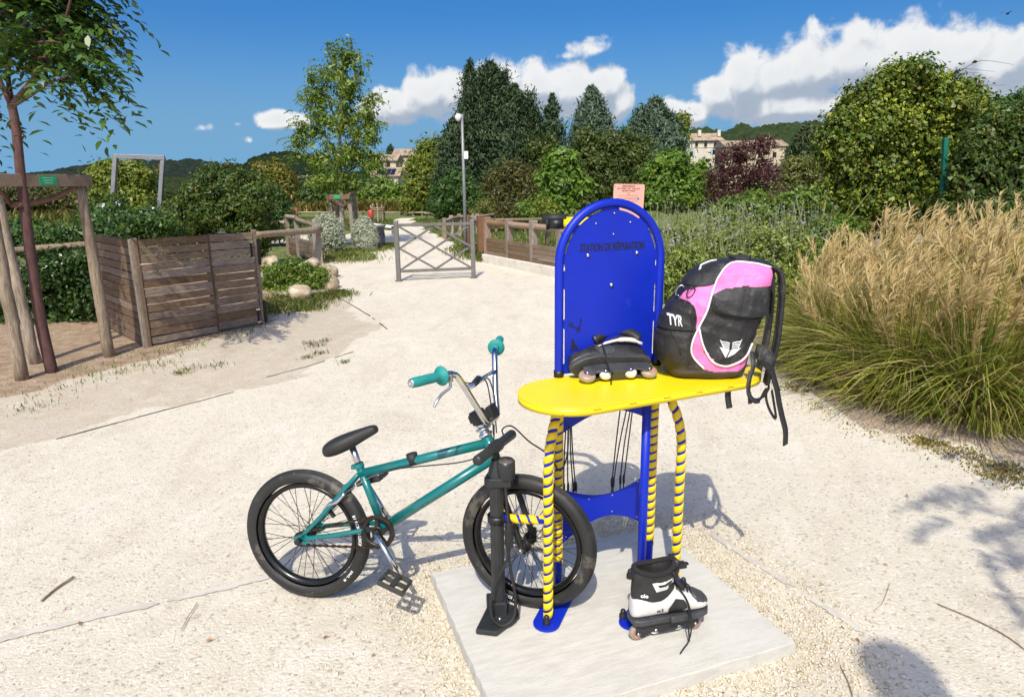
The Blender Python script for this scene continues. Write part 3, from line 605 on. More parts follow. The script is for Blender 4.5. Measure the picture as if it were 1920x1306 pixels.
def wheel(parent, c, name, front):
    w = MB()
    prof = [(.199, -.016), (.205, -.017), (.205, .017), (.199, .016), (.188, .010), (.186, 0), (.188, -.010)]
    w.lathe(prof, c=c, ax=(0, 1, 0), n=64, closed=True); wo_ = w.build(name, BLACK_RIM, parent)
    tp = []
    for a in np.linspace(-2.35, 2.35, 15): tp.append((.2565 - WT + WT * 1.0 * math.cos(a), WT * .98 * math.sin(a)))
    MB().lathe(tp, c=c, ax=(0, 1, 0), n=80).build('tyre', TYRE, wo_)
    mb = MB()                               # tread ribs
    for y in (-.009, -.0045, 0, .0045, .009): mb.lathe([(WR - .0003 - y * y * 18, y - .0016), (WR + .0013 - y * y * 18, y - .0012), (WR + .0013 - y * y * 18, y + .0012), (WR - .0003 - y * y * 18, y + .0016)], c=c, ax=(0, 1, 0), n=72)
    mb.build('tread', TYRE, wo_)
    mb = MB(); hw = .034
    for i in range(36):
        side = 1 if i % 2 else -1; a = 2 * math.pi * i / 36; b = a + (1 if (i // 2) % 2 else -1) * R_(52); hr = .020
        mb.tube([(c[0] + hr * math.cos(b), c[1] + side * hw * .8, c[2] + hr * math.sin(b)), (c[0] + .192 * math.cos(a), c[1] + side * .004, c[2] + (.192) * math.sin(a))], .0013, 4, cap=False)
    mb.build('spokes', DARK, wo_)
    MB().lathe([(0, -.052), (.007, -.052), (.007, -.04), (.024, -.034), (.024, -.029), (.013, -.024), (.013, .024), (.024, .029), (.024, .034), (.007, .04), (.007, .052), (0, .052)], c=c, ax=(0, 1, 0), n=18).build('hub', DARK, wo_)
    return wo_
BLACK_RIM = mat('black_rim', (.012, .012, .012), .25, .3, var=.2)
def arctext(txt, c, r, a0, size, parent, dirn=1):
    a = a0
    for ch in txt:
        if ch != ' ':
            rad = Vector((math.cos(a), 0, math.sin(a))); tan = Vector((math.sin(a), 0, -math.cos(a))) * dirn
            m = frame4(Vector(c) + rad * r + Vector((0, -.0272, 0)), tan, rad * dirn)
            text_mesh(ch, size, m, 'lettering', WHITEP, parent, bold=.0006, depth=.0002)
        a -= dirn * size * (.74 if ch not in 'I1' else .45) / r
RA, FA = (.024, 0, .2575), (.892, 0, .2575)
rw = wheel(bike, RA, 'rear_wheel', False)
arctext('BLACK BLOCK', RA, .2285, R_(22), .0155, rw); arctext('20x2.10', RA, .2285, R_(-36), .012, rw)
# frame
BB, ST, HT, HB = Vector((.338, 0, .297)), Vector((.268, 0, .515)), Vector((.762, 0, .648)), Vector((.795, 0, .555))
fr = MB(); fr.tube([BB, BB + (ST - BB) * 1.06], .0155, 14); fr.tube([ST + Vector((.0, 0, -.012)), HT + Vector((.006, 0, -.022))], .0175, 14); fr.tube([BB + Vector((.006, 0, .0)), HB + Vector((-.004, 0, .02))], .0195, 14)
fr.tube([HT + (HT - HB) * .04, HB - (HT - HB) * .04], .0205, 16); fr.tube([BB + Vector((0, -.036, 0)), BB + Vector((0, .036, 0))], .024, 16)
for s_ in (-1, 1):
    y = s_ * .058
    fr.tube(spline([(RA[0] + .012, y, RA[2] + .004), (.16, y * .92, .278), (.27, y * .62, .293), (.325, s_ * .022, .297)], 5), .0095, 10)
    fr.tube(spline([(RA[0] + .010, y, RA[2] + .016), (.13, y * .85, .365), (.235, s_ * .026, .478), (.262, s_ * .012, .505)], 5), .0085, 10)
    fr.prism([(-.026, -.016), (.02, -.02), (.045, -.004), (.03, .02), (.0, .022), (-.026, .01)], .006, frame4((RA[0], y, RA[2]), (1, 0, 0), (0, 0, 1)))
fr.tube([(.205, -.032, .458), (.205, .032, .458)], .006, 8)
frame = fr.build('frame', TEAL, bike)
mb = MB(); mb.lathe([(.019, 0), (.019, .018)], c=ST + (ST - BB).normalized() * .012, ax=ST - BB, n=14); mb.box(ST + Vector((-.026, 0, .014)), (.02, .02, .016)); mb.build('seat_clamp', TEAL, bike, bevel=.002)
MB().tube([ST, Vector((.238, 0, .612))], .0127, 14).build('seat_post', ALU, bike)
# saddle
sec = [(.130, .014, .582, .016), (.138, .046, .592, .042), (.158, .068, .602, .058), (.195, .074, .616, .062), (.235, .062, .632, .058), (.275, .042, .650, .048), (.31, .030, .665, .040), (.335, .024, .675, .034), (.347, .014, .676, .02)]
vs = []; fs = []; n = 16
for (x, w_, z, h) in sec:
    for j in range(n):
        a = 2 * math.pi * j / n; ca_, sa_ = math.cos(a), math.sin(a); vs.append((x - sa_ * h * .18, w_ * math.copysign(abs(ca_) ** .75, ca_), z + h * .5 * math.copysign(abs(sa_) ** .8, sa_)))
for i in range(len(sec) - 1):
    for j in range(n): fs.append((i * n + j, i * n + (j + 1) % n, (i + 1) * n + (j + 1) % n, (i + 1) * n + j))
fs += [tuple(range(n))[::-1], tuple((len(sec) - 1) * n + j for j in range(n))]
o = MB().add(vs, fs, True).build('saddle', SEATM, bike); o.modifiers.new('s', 'SUBSURF').render_levels = 1
# drivetrain
ch = MB(); ch.lathe([(.048, -.003), (.058, -.003), (.060, -.002), (.060, .002), (.058, .003), (.048, .003)], c=BB + Vector((0, -.052, 0)), ax=(0, 1, 0), n=50, closed=True)
for i in range(26): a = 2 * math.pi * i / 26; ch.box(BB + Vector((.0615 * math.cos(a), -.052, .0615 * math.sin(a))), (.006, .003, .006), Matrix.Rotation(-a, 3, 'Y'))
ch.lathe([(.012, -.004), (.022, -.004), (.022, .004), (.012, .004)], c=BB + Vector((0, -.052, 0)), ax=(0, 1, 0), n=20, closed=True)
for i in range(5): a = 2 * math.pi * i / 5 + .3; ch.bar(BB + Vector((.018 * math.cos(a), -.052, .018 * math.sin(a))), BB + Vector((.052 * math.cos(a), -.052, .052 * math.sin(a))), .005, .014, up=(-math.sin(a), 0, math.cos(a)))
ch.build('chainring', DARK, bike)
MB().lathe([(0, -.003), (.024, -.003), (.024, .003), (0, .003)], c=(RA[0], -.05, RA[2]), ax=(0, 1, 0), n=18).build('sprocket', RUST, bike)
links = MB(); C0, C1 = Vector((RA[0], -.052, RA[2])), BB + Vector((0, -.052, 0)); dz = C1 - C0; L = dz.length; al = math.acos((.0625 - .025) / L); th = math.atan2(dz.z, dz.x)
path = []
for s_ in (1, -1):
    a = th + math.pi - s_ * (math.pi - al); a = th + s_ * (math.pi - al) * 1.0 if False else th + s_ * al
    p0 = C0 + Vector((.025 * math.cos(a), 0, .025 * math.sin(a))); p1 = C1 + Vector((.0625 * math.cos(a), 0, .0625 * math.sin(a))); path.append((p0, p1))
for (p0, p1) in path:
    k = int((p1 - p0).length / .0127)
    for i in range(k):
        q = p0 + (p1 - p0) * ((i + .5) / k); links.bar(q - (p1 - p0).normalized() * .0056, q + (p1 - p0).normalized() * .0056, .008 if i % 2 else .005, .0085 if i % 2 else .006)
for i in range(16):
    a = th - al + 2 * al * (i + .5) / 16; q = C1 + Vector((.0625 * math.cos(a), 0, .0625 * math.sin(a))); t = Vector((-math.sin(a), 0, math.cos(a))); links.bar(q - t * .0056, q + t * .0056, .007, .008)
for i in range(6):
    a = th + al + (2 * math.pi - 2 * al) * (i + .5) / 6; q = C0 + Vector((.025 * math.cos(a), 0, .025 * math.sin(a))); t = Vector((-math.sin(a), 0, math.cos(a))); links.bar(q - t * .0056, q + t * .0056, .007, .008)
links.build('chain', RUST, bike)
ce = Vector((.430, -.088, .158)); c0 = BB + Vector((0, -.068, 0)); c1 = BB + Vector((0, .066, 0)); ce2 = Vector((.43, .1, .158))
MB().tube([c0, ce], [.0125, .0105], 12, flat=.75).build('crank_arm', CHROME, bike)
MB().tube([c1, BB * 2 - ce + Vector((0, .0, 0))], [.0125, .0105], 12, flat=.75).build('crank_arm', CHROME, bike)
MB().tube([BB + Vector((0, -.078, 0)), BB + Vector((0, .078, 0))], .011, 14).build('crank_axle', DARK, bike)
def pedal(c, side, tilt):
    mb = MB(); R3 = Matrix.Rotation(tilt, 3, 'Y'); c = Vector(c)
    def P(x, y, z): return c + R3 @ Vector((x, y, z))
    for y in (.008, .052, .096): mb.bar(P(-.046, side * y, 0), P(.046, side * y, 0), .009, .017, up=R3 @ Vector((0, 0, 1)))
    for x in (-.046, 0, .046):
        mb.bar(P(x, side * .004, 0), P(x, side * .10, 0), .010 if x else .018, .017, up=R3 @ Vector((0, 0, 1)))
    for x in (-.046, .046):
        for y in (.02, .04, .065, .085): mb.box(P(x, side * y, .0), (.005, .005, .024), R3)
    return mb.build('pedal', PEDM, bike, bevel=.002)
PEDM = mat('pedal_plastic', (.035, .033, .031), .7, var=.3, scale=40., bump=.4, bscale=160.)
pedal(ce + Vector((.004, -.01, -.004)), -1, R_(24)); pedal(BB * 2 - ce + Vector((0, .002, 0)), 1, R_(-14))
for s_ in (-1, 1): MB().tube([(RA[0], s_ * .062, RA[2]), (RA[0], s_ * .088, RA[2])], [.011, .009], 10).build('axle_nut', BLACK, bike)
# rear brake and cables
mb = MB(); mb.tube(spline([(.118, -.03, .362), (.15, -.045, .395), (.185, -.05, .41), (.215, -.042, .44)], 4), .0075, 8); mb.tube(spline([(.118, .03, .362), (.15, .045, .395), (.185, .05, .41), (.215, .042, .44)], 4), .006, 8); mb.box((.128, -.03, .365), (.026, .012, .016), Matrix.Rotation(-.7, 3, 'Y')); mb.build('brake', ALU, bike)
MB().box((.145, -.024, .352), (.035, .012, .012), Matrix.Rotation(.9, 3, 'Y')).build('brake_pad', BLACK, bike)
MB().tube(spline([(.215, -.042, .44), (.30, -.01, .49), (.345, -.006, .502)], 4), .0011, 5).build('brake_wire', ALU, bike)
MB().tube(spline([(.345, -.01, .502), (.42, -.02, .53), (.55, -.02, .545), (.66, -.02, .558), (.74, -.03, .585), (.79, -.03, .63), (.80, -.03, .70)], 5), .0025, 6).build('brake_cable', BLACK, bike)
MB().tube([ST + (HT - ST) * .43 + Vector((0, 0, -.03)), ST + (HT - ST) * .43 + Vector((-.008, 0, .012))], .021, 12).build('frame_strap', RUBBER, bike)
# steering assembly turned a little to the right
axis = (HT - HB).normalized(); SM = Matrix.Translation(HT) @ Matrix.Rotation(R_(-11), 4, axis) @ Matrix.Translation(-HT)
def sp_(*q): return [SM @ Vector(a) for a in q]
fk = MB(); top = HB - axis * .026; fk.tube(sp_(HB + axis * .005, HB - axis * .035), .019, 14)
for s_ in (-1, 1):
    fk.tube(spline(sp_(top - axis * .01 + Vector((0, s_ * .02, 0)), top - axis * .03 + Vector((.0, s_ * .05, 0)), top - axis * .07 + Vector((.004, s_ * .058, 0)), (FA[0] - .014, s_ * .056, FA[2] + .05), (FA[0], s_ * .056, FA[2])), 5), [.0145] * 10 + [.012] * 10 + [.012], 10)
    fk.prism([(-.014, -.018), (.014, -.018), (.016, .03), (-.012, .03)], .007, SM @ frame4((FA[0], s_ * .056, FA[2]), (1, 0, 0), (0, 0, 1)))
fk.build('fork', BLACK, bike)
fw = wheel(bike, FA, 'front_wheel', True); arctext('TIOGA', FA, .2285, R_(-104), .016, fw, dirn=1); fw.matrix_local = SM
for s_ in (-1, 1): MB().tube(sp_((FA[0], s_ * .060, FA[2]), (FA[0], s_ * .084, FA[2])), [.0115, .009], 10).build('axle_nut', ALU, bike)
mb = MB(); h0 = HT + axis * .004; mb.lathe([(.023, 0), (.027, .004), (.027, .010), (.020, .013), (.018, .02)], c=h0, ax=axis, n=20); mb.lathe([(.018, .022), (.030, .026), (.030, .031), (.016, .034)], c=h0, ax=axis, n=20); mb.lathe([(.016, .036), (.022, .040), (.022, .046)], c=h0, ax=axis, n=20); mb.build('headset', CHROME, bike)
sc_ = HT + axis * .078; mb = MB(); xa = Vector((axis.z, 0, -axis.x)); m3 = (SM.to_3x3()) @ Matrix((xa, Vector((0, 1, 0)), axis)).transposed()
mb.box(SM @ sc_, (.042, .05, .05), m3); mb.box(SM @ (sc_ + xa * .035), (.05, .052, .032), m3); mb.box(SM @ (sc_ + xa * .062 + axis * .002), (.02, .056, .05), m3); mb.box(SM @ (sc_ - xa * .026), (.014, .034, .03), m3)
mb.build('stem', BLACK, bike, bevel=.004)
bc = sc_ + xa * .048 - axis * .026
def bp_(y, dz, dx): return SM @ (Vector((bc.x + dx, y, bc.z + dz)))
bar = MB()
for s_ in (-1, 1): bar.tube(spline([bp_(0, 0, 0), bp_(s_ * .032, 0, 0), bp_(s_ * .052, .012, -.003), bp_(s_ * .085, .075, -.018), bp_(s_ * .15, .185, -.04), bp_(s_ * .175, .207, -.05), bp_(s_ * .21, .214, -.06), bp_(s_ * .35, .222, -.10)], 6), .0112, 12)
bar.tube([bp_(-.128, .145, -.032), bp_(.128, .145, -.032)], .0095, 12); bar.build('handlebar', CHROME, bike)
for s_ in (-1, 1):
    a_, b_ = bp_(s_ * .222, .2145, -.063), bp_(s_ * .352, .222, -.1005); d = (b_ - a_); L = d.length
    mb = MB(); mb.lathe([(.0115, 0), (.031, .001), (.033, .004), (.031, .008), (.0175, .013), (.0158, .03), (.0158, L - .004), (.013, L + .002)], c=a_, ax=d, n=20)
    for i in range(14): mb.lathe([(.0158, .04 + i * .006), (.0166, .042 + i * .006), (.0158, .044 + i * .006)], c=a_, ax=d, n=16)
    g = mb.build('grip', GRIP, bike); MB().lathe([(.013, 0), (.0125, .004), (.005, .005), (.004, .001), (0, .001)], c=b_ + d.normalized() * .001, ax=d, n=14).build('bar_plug', ALU, g)
lv = MB(); q = bp_(-.20, .20, -.055); lv.tube(spline([q, q + Vector((.01, -.012, -.025)), q + Vector((-.012, -.04, -.045)), q + Vector((-.022, -.062, -.062)), q + Vector((-.03, -.07, -.08))], 4), .0052, 8); lv.box(q, (.03, .022, .026)); lv.build('brake_lever', ALU, bike, bevel=.002)
lk = MB(); m_ = bp_(-.04, .15, -.032); lk.tube([m_ + Vector((0, -.03, -.004)), m_ + Vector((0, .035, .002))], [.011, .013], 10); lk.build('cable_splitter', BLACK, bike)
MB().tube(spline([bp_(-.165, .19, -.045), bp_(-.12, .165, -.03), bp_(-.06, .15, -.03)], 4), .0022, 6).build('brake_cable', BLACK, bike)
for y_, dx in ((.005, .0), (.032, .006)): MB().tube(spline([bp_(-.01 + y_, .152, -.03), bp_(.015 + y_, .13, -.02), bp_(.018 + y_, .06, -.012 + dx), bp_(.01 + y_, .0, -.006), bp_(0 + y_, -.06, -.002)], 5), .0024, 6).build('brake_cable', BLACK, bike)
# ------------------------------------------------------------------ floor pump
P0 = np.array([-.060, 2.118, .05]); pump = empty('floor_pump', P0, 0, 'black floor pump standing upright beside the front bicycle wheel', 'pump')
PMT = mat('pump_black', (.022, .024, .025), .42, var=.2, scale=14., spots=((.14, .13, .12), 40., .70))
mb = MB(); mb.prism([(-.080, -.10), (-.005, -.115), (.075, -.022), (.068, .03), (.03, .052), (.0, .115), (-.05, .115), (-.045, .03)], .022, Matrix.Translation((0, 0, .011))); mb.box((0, 0, .045), (.06, .06, .06)); pb = mb.build('pump_base', PMT, pump, bevel=.006)
mb = MB(); mb.bar((-.055, -.06, .024), (.03, -.03, .024), .012, .004); mb.bar((-.05, -.08, .024), (.025, -.06, .024), .006, .003); mb.build('tread_rib', PMT, pb)
MB().lathe([(.006, 0), (.006, .004), (0, .005)], c=(.004, -.045, .0225), n=10).build('screw', STEEL, pb)
mb = MB(); mb.prism([(-.024, -.012), (-.012, -.024), (.012, -.024), (.024, -.012), (.024, .012), (.012, .024), (-.012, .024), (-.024, .012)], .46, Matrix.Translation((0, 0, .295))); mb.box((.0, -.026, .29), (.012, .004, .45)); mb.build('barrel', PMT, pump, bevel=.002)
mb = MB(); mb.prism([(-.042, -.02), (-.02, -.034), (.05, -.034), (.058, -.01), (.05, .02), (.02, .032), (-.03, .032)], .034, Matrix.Translation((0, 0, .535))); mb.lathe([(.03, .0), (.026, .02), (.02, .045), (.016, .06)], c=(0, 0, .55), n=16); mb.build('head', PMT, pump, bevel=.005)
mb = MB(); mb.lathe([(0, .0), (.030, .0), (.032, .006), (.032, .062), (.029, .066), (.026, .062), (0, .062)], c=(.034, -.006, .545), ax=(.0, -.12, 1), n=22); ga = mb.build('gauge', PMT, pump)
MB().lathe([(0, 0), (.0255, 0), (.0255, .001), (0, .001)], c=(.034, -.0135, .6085), ax=(0, -.12, 1), n=20).build('dial', mat('gauge_dial', (.09, .09, .09), .25, var=.3, scale=60.), ga)
MB().bar((.028, -.006, .6105), (.044, -.02, .6095), .002, .001).build('needle', mat('needle_red', (.6, .05, .03), .5), ga)
MB().tube([(0, 0, .58), (0, 0, .66)], .012, 12).build('piston_rod', DARK, pump)
ha, hb = G(888, 880, .705) - P0, G(957, 826, .705) - P0; hm = (ha + hb) / 2; hd = (hb - ha); hl = np.linalg.norm(hd); hd /= hl; off = np.array([0, 0, .655]) - hm; ha, hb = ha + off * [1, 1, 1], hb + off
mb = MB(); mb.lathe([(0, -.002), (.015, -.002), (.0175, .004), (.0165, hl * .36), (.022, hl * .42), (.022, hl * .58), (.0165, hl * .64), (.0175, hl - .004), (.015, hl + .002), (0, hl + .002)], c=ha, ax=hd, n=16); mb.build('handle', PMT, pump)
mb = MB(); mb.tube([(-.0, -.034, .385), (-.0, .034, .385)], .004, 6); mb.lathe([(.031, -.012), (.034, -.012), (.034, .012), (.031, .012)], c=(0, 0, .392), n=14); mb.bar((.03, 0, .392), (.062, .0, .392), .012, .024); mb.build('clamp_ring', BLACK, pump)
hose = spline([(.03, -.02, .54), (.038, -.045, .42), (.046, -.05, .33), (.03, -.05, .25), (-.01, -.062, .17), (-.026, -.075, .1), (-.015, -.085, .045), (.02, -.085, .024), (.055, -.07, .05), (.06, -.055, .12), (.045, -.048, .22), (.035, -.045, .32), (.04, -.045, .36)], 6)
MB().tube(hose, .0055, 8).build('hose', RUBBER, pump)
mb = MB(); mb.tube([(.04, -.045, .30), (.042, -.046, .36), (.042, -.046, .40)], [.012, .017, .012], 10); mb.box((.05, -.05, .33), (.012, .012, .05)); mb.build('valve_head', BLACK, pump, bevel=.002)
tip = np.array([FL[0], FL[1]]); w0 = S0 + np.array([math.cos(SANG) * .03 - math.sin(SANG) * -.02, math.sin(SANG) * .03 + math.cos(SANG) * -.02, .70]) - P0
MB().tube(spline([hb + np.array([-.03, 0, -.01]), hb + np.array([-.035, -.01, .022]), hb + np.array([0, .0, .028]), hb + np.array([.06, -.0, -.03]), hb + np.array([.13, .02, -.09]), w0 + np.array([-.035, -.06, -.165]), w0 + np.array([-.006, -.02, -.12]), w0 + np.array([0, 0, -.02])], 8), .0028, 6).build('tether_cable', BLACK, pump)
# ------------------------------------------------------------------ inline skates
WHITEL = mat('white_leather', (.62, .60, .56), .5, var=.08, scale=14., bump=.1, bscale=120., spots=((.30, .28, .25), 18., .64))
BLKL = mat('black_leather', (.022, .021, .02), .48, var=.3, scale=18., bump=.2, bscale=120., spots=((.09, .085, .08), 30., .70))
GREYP = mat('grey_shell', (.048, .05, .052), .5, var=.25, scale=16., bump=.2, bscale=90., spots=((.32, .31, .29), 30., .64))
WHL = mat('urethane_tan', (.30, .27, .2), .4, var=.12, scale=30.); WHLW = mat('urethane_white', (.72, .70, .64), .4, var=.08, scale=30.); REDP = mat('red_print', (.6, .06, .06), .5)
LACE = mat('lace_black', (.012, .012, .012), .8, var=.3, scale=60.)
def skate(name, label, dark=False):
    r = empty(name, label=label, cat='inline skate')
    mb = MB()
    for s_ in (-1, 1):
        mb.prism([(-.125, .03), (-.118, .062), (-.07, .07), (-.02, .074), (.02, .074), (.07, .07), (.118, .062), (.125, .03), (.10, .014), (.06, .03), (.03, .022), (-.03, .022), (-.06, .03), (-.10, .014)], .005, frame4((0, s_ * .0155, 0), (1, 0, 0), (0, 0, 1)))
    mb.box((0, 0, .068), (.2, .03, .012)); mb.box((0, 0, .04), (.045, .03, .035)); fo = mb.build('wheel_frame', GREYP if dark else BLKL, r, bevel=.002)
    for x, rr, mm in ((-.112, .029, WHL), (-.045, .022, WHLW), (.045, .022, WHLW), (.112, .029, WHL)):
        w = MB(); w.lathe([(.008, -.011), (rr * .62, -.012), (rr * .88, -.010), (rr, -.003), (rr, .003), (rr * .88, .010), (rr * .62, .012), (.008, .011)], c=(x, 0, .029 if rr > .025 else .033), ax=(0, 1, 0), n=26); wo_ = w.build('wheel', mm, r)
        if rr > .025:
            for s_ in (-1, 1): MB().lathe([(rr * .62, s_ * .0124), (rr * .72, s_ * .0118)], c=(x, 0, .029), ax=(0, 1, 0), n=20).build('wheel_print', REDP, wo_)
        MB().lathe([(0, -.0185), (.006, -.0185), (.006, .0185), (0, .0185)], c=(x, 0, .029 if rr > .025 else .033), ax=(0, 1, 0), n=10).build('axle', STEEL, wo_)
    def loft(secs, n=28, e=.8):
        vs = []; fs = []
        for (x, w, zb, zt, lean) in secs:
            for j in range(n):
                a = 2 * math.pi * j / n; c_, s2 = math.cos(a), math.sin(a)
                vs.append((x + lean * (s2 + 1) / 2, w * math.copysign(abs(c_) ** e, c_), (zb + zt) / 2 + (zt - zb) / 2 * math.copysign(abs(s2) ** e, s2)))
        k = len(secs)
        for i in range(k - 1):
            for j in range(n): fs.append((i * n + j, i * n + (j + 1) % n, (i + 1) * n + (j + 1) % n, (i + 1) * n + j))
        fs += [tuple(range(n))[::-1], tuple((k - 1) * n + j for j in range(n))]; return vs, fs
    # sole plate
    out = [(-.138, .012), (-.135, .034), (-.11, .043), (-.05, .041), (.0, .042), (.06, .052), (.11, .052), (.145, .038), (.160, .014)]
    if dark: out = [(x, y * (.45 + .55 * max(0, 1 - (abs(x - .0) / .16) ** 2.2))) for x, y in out]
    pl = out + [(x, -y) for x, y in out[::-1]]
    sp = MB().prism(pl, .022, Matrix.Translation((0, 0, .086)), smooth=True).build('sole_plate', GREYP, r, bevel=.004)
    MB().box((.02, -.05, .092), (.055, .02, .026)).build('sole_guard', GREYP, sp, bevel=.006)
    shell, tone = (BLKL, GREYP) if dark else (WHITEL, BLKL)
    secs = [(-.137, .014, .10, .15, 0), (-.132, .030, .097, .175, 0), (-.115, .040, .096, .19, 0), (-.07, .042, .096, .20, 0), (-.02, .043, .096, .205, 0), (.02, .044, .096, .195, 0), (.06, .048, .096, .178, 0), (.095, .049, .096, .160, 0), (.125, .045, .096, .146, 0), (.145, .034, .098, .134, 0), (.156, .018, .10, .12, 0)]
    if dark: secs = [(x, w * (.42 + .62 * max(0, 1 - (abs(x + .01) / .17) ** 2.0)), zb, zt, l) for x, w, zb, zt, l in secs]
    v_, f_ = loft(secs); so = MB().add(v_, f_, True).build('boot_shell', shell, r); so.modifiers.new('s', 'SUBSURF').render_levels = 1
    kw_ = .62 if dark else 1.
    secs2 = [(.084, .035, .128, .169, 0), (.10, .044, .116, .162, 0), (.125, .040, .116, .151, 0), (.148, .028, .112, .138, 0)]
    v_, f_ = loft([(x, (w + .0025) * kw_, zb, zt + .003, l) for x, w, zb, zt, l in secs2]); MB().add(v_, f_, True).build('toe_cap', GREYP if not dark else BLKL, so)
    for s_ in (-1, 1):                      # side patch
        pts = [(-.012, .125), (.014, .168), (.048, .158), (.058, .128), (.035, .104), (.0, .102)]
        def yy(x, z):
            X0 = [q[0] for q in secs]; w = np.interp(x, X0, [q[1] for q in secs]); zb = np.interp(x, X0, [q[2] for q in secs]); zt = np.interp(x, X0, [q[3] for q in secs]); q = min(1, abs((z - (zb + zt) / 2) / ((zt - zb) / 2))); return s_ * (w * max(0., 1 - q ** 2.5) ** .4 + .0022)
        mb = MB(); vs = []; fs = []; nx2, nz2 = 12, 10
        xs2 = np.linspace(-.012, .058, nx2); 
        for i, x in enumerate(xs2):
            lo = np.interp(x, [-.012, .0, .035, .058], [.118, .102, .104, .126]); hi = np.interp(x, [-.012, .014, .048, .058], [.13, .166, .157, .13])
            for j in range(nz2): z = lo + (hi - lo) * j / (nz2 - 1); vs.append((x, yy(x, z), z))
        for i in range(nx2 - 1):
            for j in range(nz2 - 1): fs.append((i * nz2 + j, i * nz2 + j + 1, (i + 1) * nz2 + j + 1, (i + 1) * nz2 + j))
        mb.add(vs, fs, True).build('side_patch', tone if not dark else GREYP, so)
    # cuff: elliptical rings rising and leaning forward
    rings = [(-.052, .080, .042, .164), (-.054, .082, .045, .180), (-.056, .080, .046, .20), (-.058, .076, .046, .225), (-.058, .074, .047, .25), (-.056, .073, .048, .268), (-.054, .066, .043, .274), (-.054, .058, .036, .264), (-.054, .054, .034, .22), (-.054, .04, .03, .19)]
    if dark: rings = [(cx, rx, ry * 1.22, z) for cx, rx, ry, z in rings]
    vs = []; fs = []; n = 30
    for (cx, rx, ry, z) in rings:
        for j in range(n):
            a = 2 * math.pi * j / n; ca_ = math.cos(a); vs.append((cx + rx * ca_ + (.10 * (z - .15) if ca_ > 0 else .02 * (z - .15)), ry * math.sin(a), z + (.022 * max(0, ca_) ** 2 * (1 if z > .2 else -.9) if z < .262 or True else 0) + .012 * max(0, -ca_) ** 2 * (z > .24)))
    for i in range(len(rings) - 1):
        for j in range(n): fs.append((i * n + j, i * n + (j + 1) % n, (i + 1) * n + (j + 1) % n, (i + 1) * n + j))
    cu = MB().add(vs, fs, True).build('cuff', BLKL, r); cu.modifiers.new('s', 'SUBSURF').render_levels = 1
    MB().lathe([(.0, 0)], n=3) if False else None
    # padded collar and tongue
    mb = MB(); mb.tube([(-.055 + .068 * math.cos(a) + (.014 if math.cos(a) > 0 else 0), .044 * math.sin(a), .272 + .02 * max(0, math.cos(a)) ** 2 + .012 * max(0, -math.cos(a)) ** 2) for a in np.linspace(0, 2 * math.pi, 25)[:-1]], .010, 8, closed=True); mb.build('collar', mat('boot_liner', (.015, .014, .014), .95, var=.2, scale=40., bump=.4, bscale=200.), cu)
    mb = MB(); mb.ribbon(spline([(.055, 0, .185), (.03, 0, .225), (.022, 0, .27), (.03, 0, .302)], 5), [.05] * 6 + [.06] * 10, .014, (0, 1, 0)); mb.build('tongue', BLKL, cu)
    for s_ in (-1, 1):                      # white window on the cuff
        pts = [(-.078, .243), (-.02, .240), (.018, .246), (.016, .222), (-.02, .208), (-.062, .207)]
        inn = [(-.058, .233), (-.03, .231), (.004, .237), (.002, .229), (-.025, .222), (-.05, .223)]
        def sf(x, z): t = (x + .056) / .082; return s_ * (.0475 * math.sqrt(max(.02, 1 - t * t)) + .0015)
        n6 = len(pts); mb = MB()
        vs = [(x, sf(x, z), z) for x, z in pts] + [(x, sf(x, z) + s_ * .001, z) for x, z in inn]; mb.add(vs, [(i, (i + 1) % n6, n6 + (i + 1) % n6, n6 + i) for i in range(n6)], False); mb.build('cuff_window', WHITEL, cu)
    mb = MB(); mb.ribbon(spline([(.0, -.047, .262), (.03, -.03, .268), (.046, 0, .27), (.03, .03, .268)], 4), .022, .004, (0, 0, 1)); mb.build('cuff_strap', BLACK, cu)
    mb = MB(); mb.box((.058, .0, .268), (.03, .03, .018)); mb.box((.07, -.006, .274), (.022, .016, .008)); mb.build('buckle', BLACK, cu, bevel=.003)
    lc = MB(); rg = random.Random(2)
    for i, x in enumerate((.028, .042, .056, .070)):
        z = np.interp(x, [.02, .06, .095], [.201, .184, .165]) + .004
        lc.tube(spline([(x, -.028, z - .010), (x + .008, 0, z + .003), (x, .028, z - .010)], 4), .0024, 5); lc.tube(spline([(x, .028, z - .010), (x + .016, -.004, z + .003), (x + .012, -.028, z - .014)], 4), .0024, 5)
    lc.build('laces', LACE, r)
    return r
sk = skate('inline_skate', 'white and black inline skate standing on the concrete slab, laces hanging')
a_, b_ = G(1180, 1205, .05), G(1320, 1178, .05); sang = math.atan2(b_[1] - a_[1], b_[0] - a_[0]) ; ctr = (a_ + b_) / 2
sk.location = (ctr[0] - .004, ctr[1] + .012, .0505); sk.rotation_euler = (R_(-3), 0, sang); sk.scale = (.96, .96, .93)
MB().tube(spline([(.03, -.03, .20), (.05, -.055, .165), (.062, -.068, .11), (.06, -.075, .05), (.045, -.085, .016), (.02, -.10, .006), (-.005, -.12, .004)], 6), .0026, 6).build('loose_lace', LACE, sk)
MB().tube(spline([(.04, -.03, .192), (.056, -.058, .14), (.055, -.066, .07), (.05, -.08, .02), (.055, -.075, .012)], 6), .0026, 6).build('loose_lace', LACE, sk)
text_mesh('cv.2', .016, frame4((-.045, -.0462, .130), (1, 0, 0), (0, 0, 1)), 'lettering', PRINT, sk, bold=.0005); text_mesh('olo', .02, frame4((-.104, -.0425, .196), (.90, -.43, 0), (0, 0, 1)), 'lettering', WHITEP, sk, bold=.0008)
sk2 = skate('inline_skate', 'black inline skate lying on its side on the yellow shelf', dark=True)
